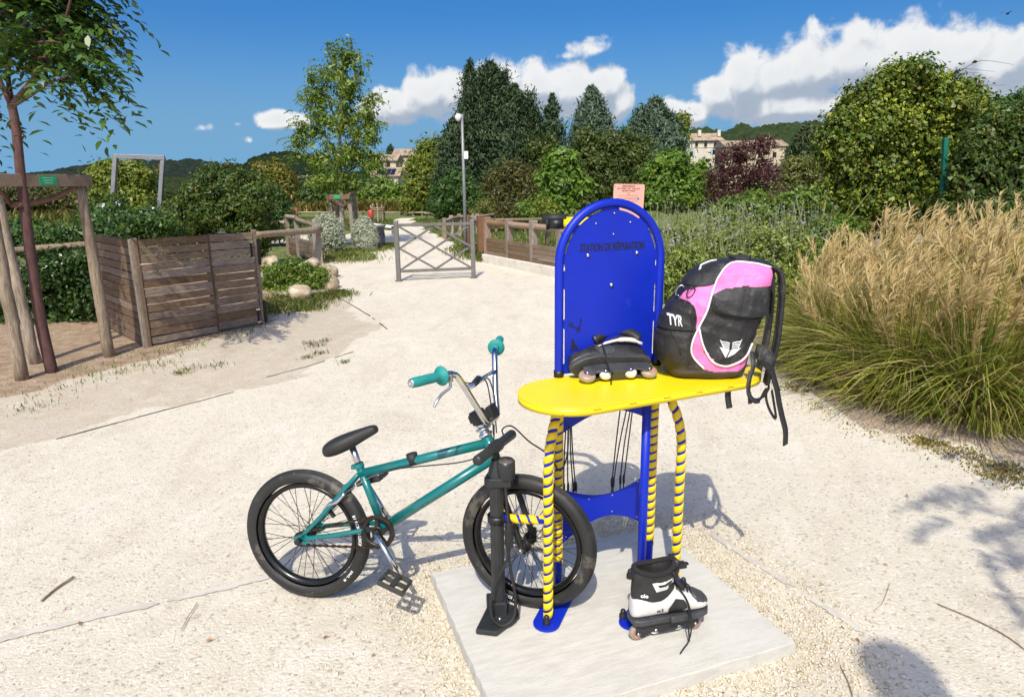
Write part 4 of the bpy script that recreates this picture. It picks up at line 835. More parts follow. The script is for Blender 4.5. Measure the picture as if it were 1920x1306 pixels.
def SL(u, n, z): return S0 + np.array([math.cos(SANG) * u - math.sin(SANG) * n, math.sin(SANG) * u + math.cos(SANG) * n, z])
pw = G(1164, 716, .91); ca_, sa_ = math.cos(SANG), math.sin(SANG)
ax_x = Vector((-math.cos(R_(12)), -math.sin(R_(12)), 0)); ax_z = Vector((-math.sin(R_(12)) * .97, math.cos(R_(12)) * .97, .33)).normalized(); ax_y = ax_z.cross(ax_x)
sk2.matrix_world = frame4((pw[0], pw[1] - .006, SZ + .05 + .013), ax_x, ax_y)
MB().tube(spline([(.035, .0, .19), (.03, .05, .15), (.035, .06, .10), (.04, .035, .03), (.042, .025, -.012), (.043, -.02, -.02), (.043, -.045, -.022)], 6), .0026, 6).build('loose_lace', LACE, sk2)
MB().tube(spline([(-.05, -.046, .03), (-.07, -.049, -.01), (-.11, -.05, -.045)], 5), .0024, 6).build('loose_lace', LACE, sk2)
MB().ribbon(spline([(.045, .050, .135), (.01, .058, .142), (-.04, .063, .148), (-.085, .060, .146), (-.122, .046, .138)], 5), [.004] * 4 + [.009] * 6 + [.015] * 7 + [.010] * 4, .003, (0, .8, .6)).build('cuff_stripe', WHITEL, sk2)
MB().ribbon(spline([(.02, .070, .215), (-.02, .078, .222), (-.06, .076, .224), (-.075, .068, .220)], 5), .010, .004, (0, .85, .5)).build('strap_end', WHITEL, sk2)
MB().ribbon(spline([(.05, .058, .16), (.0, .068, .19), (-.05, .072, .20), (-.10, .060, .19), (-.125, .045, .17)], 5), .03, .006, (0, .7, .7)).build('cuff_edge', BLKL, sk2)
# ------------------------------------------------------------------ backpack
b0, b1 = G(1262, 714, .91), G(1405, 716, .91); pang = math.atan2(b1[1] - b0[1], b1[0] - b0[0]); u0 = (b1 - b0) / np.linalg.norm(b1 - b0)
un = np.array([-u0[1], u0[0], 0]); bo = b0 + un * .125
bag = empty('backpack', (bo[0], bo[1], .912), pang, 'black and pink backpack standing on the yellow shelf, straps hanging down', 'backpack')
BLKF = mat('black_nylon', (.018, .0172, .017), .62, var=.3, scale=10., bump=1., bscale=22., spots=((.05, .048, .047), 6., .56)); PINK = mat('pink_nylon', (.80, .185, .45), .6, var=.10, scale=8., bump=.9, bscale=20.)
GREYB = mat('grey_base_fabric', (.055, .048, .042), .75, var=.2, scale=16., bump=.3, bscale=60.); PIPE = mat('white_piping', (.75, .73, .70), .5, var=.05)
KX, KZ = .000492, .000518
def zx(X_, Y_): return ((X_ - 130) * KX, (825 - Y_) * KZ)
prof = [(-4, 150, 590), (8, 125, 612), (40, 95, 640), (110, 50, 662), (180, 38, 678), (300, 48, 705), (400, 75, 735), (470, 110, 755), (540, 160, 775), (600, 195, 790), (650, 225, 798), (700, 270, 800), (735, 325, 795), (758, 390, 770), (768, 460, 700), (771, 520, 640)]
PH = [q[0] * KZ for q in prof]; PL = [(q[1] - 130) * KX for q in prof]; PR = [(q[2] - 130) * KX for q in prof]
PD = np.interp(PH, [0, .02, .12, .28, .36, .395, .409], [.095, .118, .132, .128, .108, .07, .02])
def section(h):
    l, r_, d = np.interp(h, PH, PL), np.interp(h, PH, PR), np.interp(h, PH, PD); return (l + r_) / 2, (r_ - l) / 2, d
def bulge(x, z):
    X_, Y_ = x / KX + 130, 825 - z / KZ; b = 0.
    t1 = np.clip((X_ - 345) / 40, 0, 1) * np.clip((745 - X_) / 40, 0, 1); lowedge = np.interp(X_, [345, 400, 500, 620, 700, 745], [300, 375, 398, 415, 410, 330]); b += .016 * t1 * np.clip((lowedge - Y_) / 14, 0, 1) * np.clip((Y_ - 215) / 160, 0, 1)
    b += .010 * np.clip((255 - X_) / 20, 0, 1) * np.clip((Y_ - 305) / 15, 0, 1) * np.clip((500 - Y_) / 12, 0, 1)
    b += .014 * np.clip((250 - X_) / 30, 0, 1) * np.clip((Y_ - 500) / 12, 0, 1) * np.clip((760 - Y_) / 60, 0, 1)
    b += .003 * math.sin(X_ * .022 + Y_ * .013) * math.sin(Y_ * .019 - X_ * .007) + .0028 * abs(math.sin(X_ * .013 - Y_ * .021 + 2.5 * math.sin(Y_ * .008))) ** 4 + .0022 * abs(math.sin(X_ * .02 + Y_ * .011 + 1.8 * math.sin(X_ * .012))) ** 5
    return b
def surf(a, h, off=0.):
    c, hw, d = section(h); ca_, sa_ = math.cos(a), math.sin(a); e = .62
    x = hw * math.copysign(abs(ca_) ** e, ca_); y = d * math.copysign(abs(sa_) ** e, sa_)
    k = (bulge(c + x, h) if sa_ < 0 else 0) + off; nx2, ny2 = ca_ / hw, sa_ / d; nl = math.hypot(nx2, ny2); return Vector((c + x + nx2 / nl * k, y + ny2 / nl * k, h))
def ysurf(x, h, off=.002):
    c, hw, d = section(h); t = max(-.999, min(.999, (x - c) / hw)); a = -math.acos(math.copysign(abs(t) ** (1 / .62), t)); return surf(a, h, off)
NA, NH = 200, 120; hs_ = np.concatenate([np.linspace(-.002, .36, NH - 30), np.linspace(.363, .4085, 30)]); GV = [[surf(2 * math.pi * j / NA, h) for j in range(NA)] for h in hs_]
def pip(X_, Y_, poly): return bool(in_poly(np.array([X_]), np.array([Y_]), poly)[0])
pink1 = [(362, 255), (372, 215), (400, 155), (450, 95), (520, 60), (650, 66), (757, 92), (770, 150), (757, 210), (560, 203), (440, 220)]
pink2 = [(385, 185), (330, 203), (280, 208), (200, 245), (160, 298), (236, 318), (262, 400), (258, 480), (285, 470), (330, 372), (352, 262), (366, 225)]
pink3 = [(285, 470), (252, 545), (243, 610), (254, 660), (290, 710), (340, 745), (400, 768), (580, 770), (625, 735), (652, 660), (662, 585), (620, 655), (560, 702), (480, 727), (400, 702), (350, 648), (310, 568)]
reg = {'body_fabric': [], 'pink_panel': [], 'base_panel': []}
for i in range(NH - 1):
    for j in range(NA):
        p = (GV[i][j] + GV[i + 1][(j + 1) % NA]) / 2; X_, Y_ = p.x / KX + 130, 825 - p.z / KZ; k = 'body_fabric'
        if Y_ > 757 and not (p.y < 0 and pip(X_, Y_, pink3)): k = 'base_panel'
        elif p.y < 0.02 and (pip(X_, Y_, pink1) or pip(X_, Y_, pink2) or pip(X_, Y_, pink3)): k = 'pink_panel'
        reg[k].append((i * NA + j, i * NA + (j + 1) % NA, (i + 1) * NA + (j + 1) % NA, (i + 1) * NA + j))
allv = [q for r_ in GV for q in r_]
reg['body_fabric'] += [tuple((NH - 1) * NA + j for j in range(NA)), tuple(range(NA))[::-1]]
for k, m_ in (('body_fabric', BLKF), ('pink_panel', PINK), ('base_panel', GREYB)):
    used = sorted({i for f in reg[k] for i in f}); mp_ = {a: c for c, a in enumerate(used)}; MB().add([allv[i] for i in used], [tuple(mp_[i] for i in f) for f in reg[k]], True).build(k, m_, bag)
def onbag(pts, n=5, off=.003): return [ysurf(q.x, q.z, off) for q in spline([(zx(*a)[0], 0, zx(*a)[1]) for a in pts], n)]
pp = [[(757, 95), (650, 68), (520, 61), (450, 93), (400, 152), (372, 218), (355, 268), (330, 362), (285, 462), (252, 542), (242, 615), (262, 670), (335, 742)], [(285, 472), (310, 565), (350, 645), (400, 700), (480, 726), (560, 704), (620, 656), (660, 586)], [(300, 112), (340, 80), (420, 60)]]
for q in pp: MB().tube(onbag(q, 6), .0035, 6).build('piping', PIPE, bag)
for q in ([(165, 300), (236, 320), (262, 400), (256, 480), (240, 520)], [(215, 200), (285, 205), (345, 195), (390, 175)], [(350, 300), (400, 378), (500, 400), (620, 417), (705, 412), (745, 330)], [(60, 505), (110, 500), (150, 540), (180, 640)]): MB().tube(onbag(q, 6, .001), .0032, 6).build('zip_seam', BLKF, bag)
for i, (X_, Y_) in enumerate(((238, 245), (185, 250))):
    q = ysurf(*zx(X_, Y_), .006); MB().tube([q + Vector((.012 * math.cos(t) + .006 * math.sin(t), -.002, .018 * math.sin(t))) for t in np.linspace(0, 6.28, 14)[:-1]], .0022, 6, closed=True).build('carabiner', ALU if i else BLACK, bag)
for X_, Y_ in ((240, 395), (240, 425)): MB().box(ysurf(*zx(X_, Y_), .004), (.006, .004, .014)).build('zip_pull', BLACK, bag)
# white emblem: feathered wings over a split point
def patch(polys, name, m_):
    for pl in polys:
        mb = MB(); vs = [ysurf(*zx(*q), .006) for q in pl]; mb.add(vs, [tuple(range(len(vs)))]); mb.build(name, m_, bag)
EMB = mat('emblem_white', (.66, .66, .68), .5, var=.06)
def feather(y, k, s_): # s_: -1 left wing, 1 right wing
    c = 497; return [(c + s_ * 74 * k, y), (c + s_ * 60 * k, y + 12), (c + s_ * 30 * k, y + 14), (c + s_ * 8, y + 22), (c + s_ * 8, y + 32), (c + s_ * 28 * k, y + 23), (c + s_ * 58 * k, y + 21), (c + s_ * 70 * k, y + 14)]
for i in range(4): patch([feather(540 + i * 15, 1 - i * .10, -1), feather(540 + i * 15, 1 - i * .10, 1)], 'emblem', EMB)
patch([[(425, 592), (485, 606), (492, 612), (480, 640), (470, 666)], [(500, 612), (508, 606), (562, 598), (520, 640), (480, 664)]], 'emblem', EMB)
# lettering on the front pocket
cu = bpy.data.curves.new('tmp', 'FONT'); cu.body = 'TYR'; cu.size = .05; cu.offset = .0016; cu.resolution_u = 3; tob = bpy.data.objects.new('tmp', cu); tme = bpy.data.meshes.new_from_object(tob); bpy.data.objects.remove(tob)
xsx = [v.co.x for v in tme.vertices]; w_ = max(xsx) - min(xsx)
for v in tme.vertices:
    X_ = 112 + (v.co.x - min(xsx)) / w_ * 76; Y_ = 452 - v.co.y / .036 * 66 + (X_ - 112) * .06; q = ysurf(*zx(X_, Y_), .0065); v.co = q
tme.materials.append(EMB); link(bpy.data.objects.new('lettering', tme), bag)
# straps
def strap(name, pts, w, y0, side=(0, 1, 0), t=.004): MB().ribbon(spline([(zx(a[0], a[1])[0], (a[2] if len(a) > 2 else y0), zx(a[0], a[1])[1]) for a in pts], 6), w, t, side).build(name, BLKF, bag)
for yy_ in (-.055, .06): strap('shoulder_strap', [(770, 92), (810, 110), (840, 170), (852, 300), (850, 480), (838, 640), (812, 780), (795, 880)], .045, yy_, t=.012)
strap('hanging_strap', [(820, 780), (862, 900), (890, 1010), (920, 1110), (948, 1200), (955, 1300)], .028, -.07, side=(.7, .7, 0))
strap('hanging_strap', [(815, 890), (800, 960), (828, 1050), (880, 1120), (858, 1010), (836, 920)], .014, -.06, side=(.5, .8, 0))
strap('hip_belt', [(690, 640, -.085), (740, 650, -.10), (790, 720, -.10), (800, 800, -.075)], .05, -.09, side=(.2, .1, 1), t=.008)
strap('hip_belt', [(665, 640, -.10), (655, 720, -.135), (630, 800, -.15), (625, 880, -.16), (660, 930, -.16), (720, 935, -.14), (800, 900, -.07)], .018, -.1, side=(.6, .6, .3))
strap('hanging_strap', [(630, 880, -.16), (640, 955, -.16)], .012, -.1, side=(1, 0, 0))
strap('hanging_strap', [(590, 860, -.05), (540, 875, -.10), (508, 880, -.125), (505, 930, -.13), (520, 1005, -.13)], .02, -.1, side=(1, .2, 0))
mb = MB(); mb.box(ysurf(*zx(800, 115), 0), (.02, .09, .02)); mb.build('top_handle', BLKF, bag, bevel=.006)
# ------------------------------------------------------------------ slatted timber enclosure
WOOD = woodmat('weathered_wood', (.12, .076, .048), (.29, .205, .138), (1, 9, 9)); WOODZ = woodmat('weathered_post', (.13, .10, .075), (.32, .26, .20), (9, 9, 1)); LOG = woodmat('round_log', (.17, .125, .085), (.40, .32, .235), (8, 8, 1), scale=9); WOODR = woodmat('brown_post', (.16, .085, .05), (.32, .20, .13), (9, 9, 1))
IRON = mat('black_iron', (.02, .02, .022), .5, .5, var=.3, scale=30.); GREENP = mat('green_plaque', (.015, .30, .13), .45, var=.1, scale=8.)
def slat_run(root, a, b, z0, n, h, gap, th, rg, name='slat', m=None):
    a, b = np.array(a), np.array(b); d = b - a; L = np.linalg.norm(d); ang = math.atan2(d[1], d[0])
    mb = MB(); k = 6; proto = None
    for i in range(n):
        if i < 3: # three slightly different boards, then shared
            mb = MB(); q = random.Random(i + int(L * 100)); xs_ = np.linspace(-L / 2, L / 2, 7); vs = []
            for x in xs_:
                up_, dn = h / 2 + q.uniform(-.004, .003), -h / 2 + q.uniform(-.003, .004); t = th / 2 + q.uniform(-.001, .001)
                vs += [(x, -t, dn), (x, t, dn), (x, t, up_), (x, -t, up_)]
            fs = [(0, 1, 2, 3), tuple(24 + j for j in (3, 2, 1, 0))]
            for s_ in range(6):
                for j in range(4): fs.append((4 * s_ + j, 4 * s_ + 4 + j, 4 * s_ + 4 + (j + 1) % 4, 4 * s_ + (j + 1) % 4))
            mb.add(vs, fs); o = mb.build(name, m or WOOD, root); slat_run.p = getattr(slat_run, 'p', []); slat_run.p = (slat_run.p if i else []) + [o]
        else: o = share(slat_run.p[i % 3], name, root)
        c = (a + b) / 2; o.location = (c[0] + rg.uniform(-.003, .003), c[1] + rg.uniform(-.003, .003), z0 + h / 2 + i * (h + gap) + rg.uniform(-.002, .002)); o.rotation_euler = (rg.uniform(-.015, .015), rg.uniform(-.003, .003), ang + rg.uniform(-.002, .002))
rg = random.Random(8); E0, E1, E2 = G(275, 650), G(495, 608), G(190, 606); E2 = E0 + (E2 - E0) * .98
en = empty('slatted_enclosure', E0, 0, 'weathered grey brown slatted timber bin enclosure left of the path', 'enclosure'); f1 = E1 - E0; f2 = E2 - E0; fd = f1 / np.linalg.norm(f1); sdv = f2 / np.linalg.norm(f2); fn = np.array([fd[1], -fd[0], 0]); sn = np.array([-sdv[1], sdv[0], 0]); FLn, SLn = np.linalg.norm(f1), np.linalg.norm(f2)
EH = 1.10
def ep(s, o=0., z=0.): return fd * s + fn * o + np.array([0, 0, z])
def es(s, o=0., z=0.): return sdv * s + sn * o + np.array([0, 0, z])
slat_run(en, ep(.05, .012), ep(FLn * .565, .012), .02, 13, .0735, .0098, .022, rg); slat_run(en, ep(FLn * .585, .02), ep(FLn - .05, .02), .045, 12, .0780, .0100, .022, rg)
slat_run(en, es(.03, .012), es(SLn, .012), .02, 13, .0735, .0098, .022, rg)
def post(root, a, z0, z1, w, d, ang, m, name='post'): o = MB().box((0, 0, (z1 - z0) / 2), (w, d, z1 - z0)).build(name, m, root, bevel=.006); o.location = (a[0], a[1], z0); o.rotation_euler[2] = ang; return o
fa_, sa2 = math.atan2(fd[1], fd[0]), math.atan2(sdv[1], sdv[0])
post(en, ep(.03, -.02), -.02, EH + .01, .05, .05, fa_, WOODZ); post(en, ep(.02, .022), -.01, EH + .004, .045, .022, fa_, WOOD); post(en, es(.02, -.0), 0, EH, .05, .05, sa2, WOODZ); post(en, es(SLn, -.02), 0, EH, .05, .05, sa2, WOODZ)
post(en, ep(FLn * .575, -.02), 0, EH - .02, .05, .05, fa_, WOODZ); post(en, ep(FLn * .60, -.012), .05, EH, .04, .03, fa_, WOODZ); post(en, ep(FLn - .015, .0), .0, EH + .02, .045, .05, fa_, WOOD)
for z in (.06, 1.05): MB().bar(ep(.05, -.02, z), ep(FLn * .56, -.02, z), .035, .06).build('rail', WOOD, en); MB().bar(es(.05, -.02, z), es(SLn, -.02, z), .035, .06).build('rail', WOOD, en)
for s_ in (.25, .6): MB().bar(es(SLn * s_, -.035, .1), es(SLn * (s_ + .3), -.035, 1.05), .03, .06).build('brace', WOOD, en)
MB().box(ep(FLn + .012, .012, .86), (.035, .05, .30), rot_z(fa_)).build('gate_hinge', IRON, en, bevel=.004); MB().box(ep(FLn + .012, .012, .16), (.035, .05, .26), rot_z(fa_)).build('gate_hinge', IRON, en, bevel=.004)
for z0, z1 in ((.80, .98), (.05, .20)): MB().box(ep(FLn - .085, .036, (z0 + z1) / 2), (.022, .008, z1 - z0), rot_z(fa_)).build('bolt_bar', IRON, en); MB().box(ep(FLn - .085, .042, z1), (.05, .01, .018), rot_z(fa_)).build('bolt_catch', STEEL, en); MB().box(ep(FLn - .085, .042, z0), (.05, .01, .018), rot_z(fa_)).build('bolt_catch', STEEL, en)
MB().box(ep(FLn * .70, 0, EH + .01), (.09, .03, .012), rot_z(fa_)).build('latch_plate', ALU, en)
# back side of the enclosure, seen through the gaps
bk0, bk1 = f2, f2 + f1
if False: slat_run(en, bk0 + fd * .03, bk1 - fd * .03, .02, 13, .078, .004, .022, rg)
# ------------------------------------------------------------------ tree stakes
def log(a, b, r0, r1, root, name='stake', m=None, seed=0, kn=5):
    a, b = vec(a), vec(b); q = random.Random(seed); pts = [a.lerp(b, t) + Vector((q.uniform(-.006, .006), q.uniform(-.006, .006), 0)) for t in np.linspace(0, 1, 9)]; rs = [(r0 + (r1 - r0) * t) * q.uniform(.95, 1.06) for t in np.linspace(0, 1, 9)]
    return MB().tube(pts, rs, 12).build(name, m or LOG, root)
TA = G(98, 697); sg = empty('tree_stakes', TA, 0, 'round log stakes with a cross beam and green plaque round the left tree', 'tree stakes')
def gtop(px, py, base): return AY(px, py, base[1])
g1, g0, g2 = G(205, 668), G(42, 711), G(68, 681); t1, t0, t2 = gtop(150, 345, g1), gtop(-24, 345, g0), gtop(-14, 340, g2)
for i, (a, b) in enumerate(((g1, t1), (g0, t0), (g2, t2))): log(a - TA - np.array([0, 0, .05]), b - TA, .052, .043, sg, seed=i)
bm0, bm1 = t1 + (t0 - t1) * 1.35, t1 - (t0 - t1) / np.linalg.norm(t0 - t1) * .08; up_ = np.array([0, 0, .03])
bmd = (bm1 - bm0) / np.linalg.norm(bm1 - bm0); bmn = np.array([bmd[1], -bmd[0], 0])
MB().bar(bm0 - TA + up_ + bmn * .045, bm1 - TA + up_ + bmn * .045, .045, .105).build('cross_beam', WOOD, sg, bevel=.006)
pc = AY(70, 340, 6.0); s_ = ((pc - bm0) @ bmd); pcc = bm0 + bmd * s_ + up_ + bmn * .071; plq = MB().box((0, 0, 0), (.155, .004, .082), rot_z(math.atan2(bmd[1], bmd[0]))).build('plaque', GREENP, sg, loc=pcc - TA)
pfm = frame4(bmn * .0025, bmd, (0, 0, 1))
for i in range(3): MB().bar(pfm @ Vector((-.05 + .008 * i, .020 - i * .021, .0005)), pfm @ Vector((.05 - .006 * i, .020 - i * .021, .0005)), .006, .0006, up=(0, -1, 0)).build('text_line', mat('plaque_print', (.35, .6, .42), .5), plq)
STRAP = mat('rubber_strap', (.16, .075, .045), .7, var=.25, scale=20.)
tk = gtop(40, 383, TA); sp0 = t1 - np.array([.0, .05, .02]); MB().ribbon(spline([sp0 - TA, (sp0 + (tk - sp0) * .5) - TA - np.array([0, 0, .03]), tk - TA + np.array([.03, -.055, 0]), tk - TA + np.array([-.05, -.05, .01]), (t0 + (tk - t0) * .4) - TA, t0 - TA], 6), .045, .006, (0, .3, 1)).build('strap', STRAP, sg)
# second set round the middle tree, third further off
TB = G(643, 462); sb = empty('tree_stakes', TB, 0, 'square timber stakes with a cross beam and green plaque round the middle tree', 'tree stakes')
for i, (bx, by, tx, ty) in enumerate(((666, 470, 655, 374), (626, 462, 619, 374), (672, 452, 664, 366), (636, 452, 631, 376))):
    q0 = G(bx, by); q1 = AY(tx, ty, q0[1]); MB().bar(q0 - TB - np.array([0, 0, .05]), q1 - TB, .10, .10, up=(0, 1, 0)).build('stake', WOODZ, sb, bevel=.01)
yb = G(666, 470)[1] - .12; MB().bar(AY(611, 370, yb) - TB, AY(656, 369, yb) - TB, .06, .115).build('cross_beam', WOOD, sb, bevel=.008); MB().bar(AY(655, 366, yb + .05) - TB, AY(665, 364, yb + 1.2) - TB, .06, .115).build('cross_beam', WOOD, sb, bevel=.008)
MB().box(AY(632, 369, yb - .036) - TB, (.155, .004, .082)).build('plaque', GREENP, sb); MB().ribbon(spline([AY(619, 378, yb + .1) - TB, AY(642, 386, yb + .3) - TB, AY(656, 378, yb + .1) - TB], 5), .05, .006, (0, .2, 1)).build('strap', STRAP, sb)
TC = G(709, 417); s3 = empty('tree_stakes', TC, 0, 'ring of thin pale stakes round a sapling by the path', 'tree stakes')
for i in range(8): a = i * math.pi / 4 + .2; log((.30 * math.cos(a), .30 * math.sin(a), 0), (.30 * math.cos(a), .30 * math.sin(a), .72 + .08 * (i % 3)), .035, .032, s3, seed=i + 20)
for z in (.66, .58): MB().tube([(.32 * math.cos(a), .32 * math.sin(a), z) for a in np.linspace(0, 6.28, 17)[:-1]], .025, 6, closed=True).build('ring_rail', LOG, s3)
# ------------------------------------------------------------------ timber fences
def fence_post(root, px, py0, py1, w=.13, m=None, Y=None):
    a = G(px, py1) if Y is None else AY(px, py1, Y); t = AY(px, py0, a[1]); r0 = vec(root.location); h = t[2] - a[2]; lean = (px - 960) * -.00002
    mb = MB(); mb.box((0, 0, h / 2 - .01), (w, w, h)); mb.prism([(-w / 2, -w / 2), (w / 2, -w / 2), (w / 2, w / 2), (-w / 2, w / 2)], .0001, Matrix.Translation((0, 0, h - .004)))
    o = mb.build('post', m or WOODZ, root, bevel=.018); o.location = vec(a) - r0; o.rotation_euler[2] = .3; return a
FA_ = G(598, 495); lf = empty('timber_fence', FA_, 0, 'short grey timber fence with log rails behind the boulders', 'fence'); p3 = fence_post(lf, 598, 417, 495, .17); p2 = fence_post(lf, 562, 411, 484, .12); p1 = fence_post(lf, 543, 408, 478, .12)
for a, b, n in ((p3, p2, 4), (p2, p1, 4)):
    for i in range(n): MB().bar(a - FA_ + np.array([0, 0, .12 + i * .1]), b - FA_ + np.array([0, 0, .12 + i * .1]), .035, .085).build('plank', WOOD, lf, bevel=.004)
log(AY(472, 441, p3[1] - 2.0) - FA_, AY(600, 431, p3[1] - .08) - FA_, .055, .07, lf, 'log_rail', seed=3); log(AY(483, 423, p1[1] + .5) - FA_, AY(536, 417, p1[1]) - FA_, .045, .06, lf, 'log_rail', seed=4); log(p1 - FA_ + np.array([0, 0, .93]), p2 - FA_ + np.array([0, 0, .93]), .05, .05, lf, 'log_rail', seed=5); log(p2 - FA_ + np.array([0, -.05, .90]), p3 - FA_ + np.array([0, 0.05, .80]), .05, .05, lf, 'log_rail', seed=6)
W0, W1 = G(913, 491), G(1044, 518); wd = (W1 - W0) / np.linalg.norm(W1 - W0); W2 = W1 + wd * 1.6; wn = np.array([-wd[1], wd[0], 0])
LIME = mat('limewashed_concrete', (.62, .57, .49), .9, var=.1, scale=5., bump=.4, bscale=30., spots=((.45, .40, .33), 7., .6))
kw = MB().bar(W0 + np.array([0, 0, .08]), W2 + np.array([0, 0, .08]), .25, .2).build('low_wall', LIME, bevel=.015); tag(kw, 'low pale concrete wall under the right timber fence', 'wall')
rf = empty('timber_fence', W0, 0, 'brown timber fence with log rail and planks on the low wall', 'fence'); st_ = [0.06, 1.02, 2.0, 2.95]; 
for i, s_ in enumerate(st_): q = W0 + wd * s_; o = MB().box((0, 0, .38), (.13, .13, .80)).build('post', WOODR if i == 0 else WOODZ, rf, bevel=.016); o.location = vec(q - W0 + np.array([0, 0, .17])); o.rotation_euler[2] = math.atan2(wd[1], wd[0])
for a, b in zip(st_[:-1], st_[1:]):
    for i in range(4): MB().bar(wd * (a + .06) - wn * .05 + np.array([0, 0, .215 + i * .088]), wd * (b - .02) - wn * .05 + np.array([0, 0, .215 + i * .088]), .03, .078).build('plank', WOOD, rf, bevel=.004)
    log(wd * (a - .05) + np.array([0, 0, .84]), wd * (b + .12) + np.array([0, 0, .83]), .055, .055, rf, 'log_rail', m=woodmat('brown_log%d' % int(a * 10), (.2, .11, .06), (.36, .23, .14), (8, 8, 1), scale=9) , seed=int(a * 9))
fb = empty('timber_fence', G(902, 480), 0, 'far side of the timber fence with pale log rail behind the lawn edge', 'fence'); r0 = G(902, 480)
q1 = fence_post(fb, 902, 406, 480, .14, WOODR); q2 = fence_post(fb, 876, 403, 465, .14, WOODR); q3 = fence_post(fb, 885, 405, 470, .11, WOODR); q4 = fence_post(fb, 1026, 405, 460, .10)
MB().box(AY(884, 409, q3[1] - .08) - r0, (.09, .01, .07)).build('red_tag', mat('red_plastic', (.5, .03, .02), .5), fb)
log(q1 - r0 + np.array([0, 0, .80]), q3 - r0 + np.array([0, 0, .84]), .05, .05, fb, 'log_rail', seed=9); log(AY(925, 413, q1[1] + 1) - r0, AY(1050, 411, q4[1]) - r0, .045, .05, fb, 'log_rail', seed=10); log(q1 - r0 + np.array([.05, 0, .82]), AY(925, 413, q1[1] + 1) - r0, .05, .05, fb, 'log_rail', seed=11)
# far rail fences
def rail_fence(label, pts, Y0, Y1, h, seed):
    x0, x1 = pts[0][0], pts[-1][0]; base = AY(x0, pts[0][1], Y0); base[2] = 0; r = empty('rail_fence', base, 0, label, 'fence'); P = []
    for (x, y) in pts: Yx = Y0 + (Y1 - Y0) * (x - x0) / (x1 - x0); q = AY(x, y, Yx); P.append(q); MB().box((q[0] - base[0], q[1] - base[1], q[2] / 2 - .1), (.13, .13, max(.3, q[2] + .25))).build('post', WOODZ if seed % 2 else LOG, r, bevel=.01)
    for a, b in zip(P[:-1], P[1:]): log(a - base + np.array([0, -.09, -.07]), b - base + np.array([0, -.09, -.07]), .05, .05, r, 'log_rail', seed=seed)
rail_fence('low log rail fence at the far end of the path', [(562, 396), (600, 396), (640, 396), (680, 396), (720, 396), (752, 396), (775, 396), (792, 396), (806, 398), (830, 402)], 44, 38, .9, 1)
rail_fence('pale log rail fence in front of the cypress trees', [(833, 410), (846, 405), (861, 402), (895, 402), (930, 398)], 21, 24, .9, 2)
rail_fence('thin pale rail fence in the meadow at far left', [(20, 386), (52, 386), (88, 385), (120, 386), (138, 385)], 40, 42, .9, 3)
for i, px in enumerate((984, 1010, 1026)): a = AY(px, 425, 24); a[2] = 0; tag(log((0, 0, 0), (.0, 0, AY(px, (393, 396, 396)[i], 24)[2]), .03, .028, None, 'garden_stake', seed=30 + i), ('leftmost thin stake in front of the shrubs behind the fence', 'middle thin stake in front of the shrubs behind the fence', 'rightmost thin stake in front of the shrubs behind the fence')[i], 'stake', 'stakes by the shrubs').location = vec(a)
# ------------------------------------------------------------------ metal gate
GREYM = mat('grey_gate_paint', (.16, .15, .135), .5, .2, var=.12, scale=12.)
gL, gR = G(748, 527), G(888, 521); gt = empty('metal_gate', gL, 0, 'grey metal barrier gate with crossed bars across the path', 'gate'); gd = (gR - gL); gw = np.linalg.norm(gd); gd /= gw
def gq(s, z): return gd * gw * s + np.array([0, 0, z])
for s_ in (0, 1): MB().bar(gq(s_, -.05), gq(s_, 1.02), .075, .075, up=(0, 1, 0)).build('gate_post', GREYM, gt, bevel=.008)
for s_ in (0, 1): MB().box(gq(s_, .006), (.12, .12, .012)).build('foot_plate', GREYM, gt)
for z in (.95, .17): MB().bar(gq(.02, z), gq(.98, z), .04, .05).build('rail', GREYM, gt, bevel=.004)
for i, (a, za, b, zb) in enumerate(((.03, .93, .97, .19), (.03, .19, .97, .93), (.03, .56, .5, .19), (.03, .56, .5, .93), (.5, .93, .97, .56), (.5, .19, .97, .56))): o_ = np.array([0, (-.014, .014, -.014, .014, -.014, .014)[i], 0]); MB().bar(gq(a, za) + o_, gq(b, zb) + o_, .022, .035).build('brace', GREYM, gt)
# ------------------------------------------------------------------ camera pole, bin, signs, portal
pb_ = G(874, 472); pl = empty('camera_pole', pb_, 0, 'tall grey pole with a white dome camera beside the fence', 'pole'); pt = AY(866, 214, pb_[1]) - pb_
MB().tube([(0, 0, 0), tuple(pt * .5), tuple(pt)], [.046, .040, .034], 12).build('pole', mat('galvanised', (.22, .225, .225), .5, .4, var=.1), pl)
WP = mat('white_plastic', (.74, .74, .72), .4, var=.04); ht = AY(861, 222, pb_[1]) - pb_
MB().tube([tuple(pt + np.array([0, 0, -.03])), tuple(ht + np.array([-.05, 0, .08]))], .025, 8).build('bracket', WP, pl); mb = MB(); mb.sphere(tuple(ht + np.array([-.02, -.05, 0])), .07, 12, 8); mb.lathe([(.075, 0), (.08, .02), (.05, .09), (.02, .1)], c=tuple(ht + np.array([-.02, -.05, .0])), n=14); mb.build('dome_camera', WP, pl)
MB().box(tuple(AY(874, 291, pb_[1] - .1) - pb_ + np.array([0, 0, 0])), (.10, .07, .18)).build('junction_box', WP, pl, bevel=.01)
bb_ = G(709, 464); bn_ = empty('litter_bin', bb_, 0, 'dark purple bag litter bin beside the round shrubs', 'bin'); mb = MB(); BAG = mat('bag_plastic', (.035, .03, .05), .35, var=.4, scale=14., bump=1., bscale=20.)
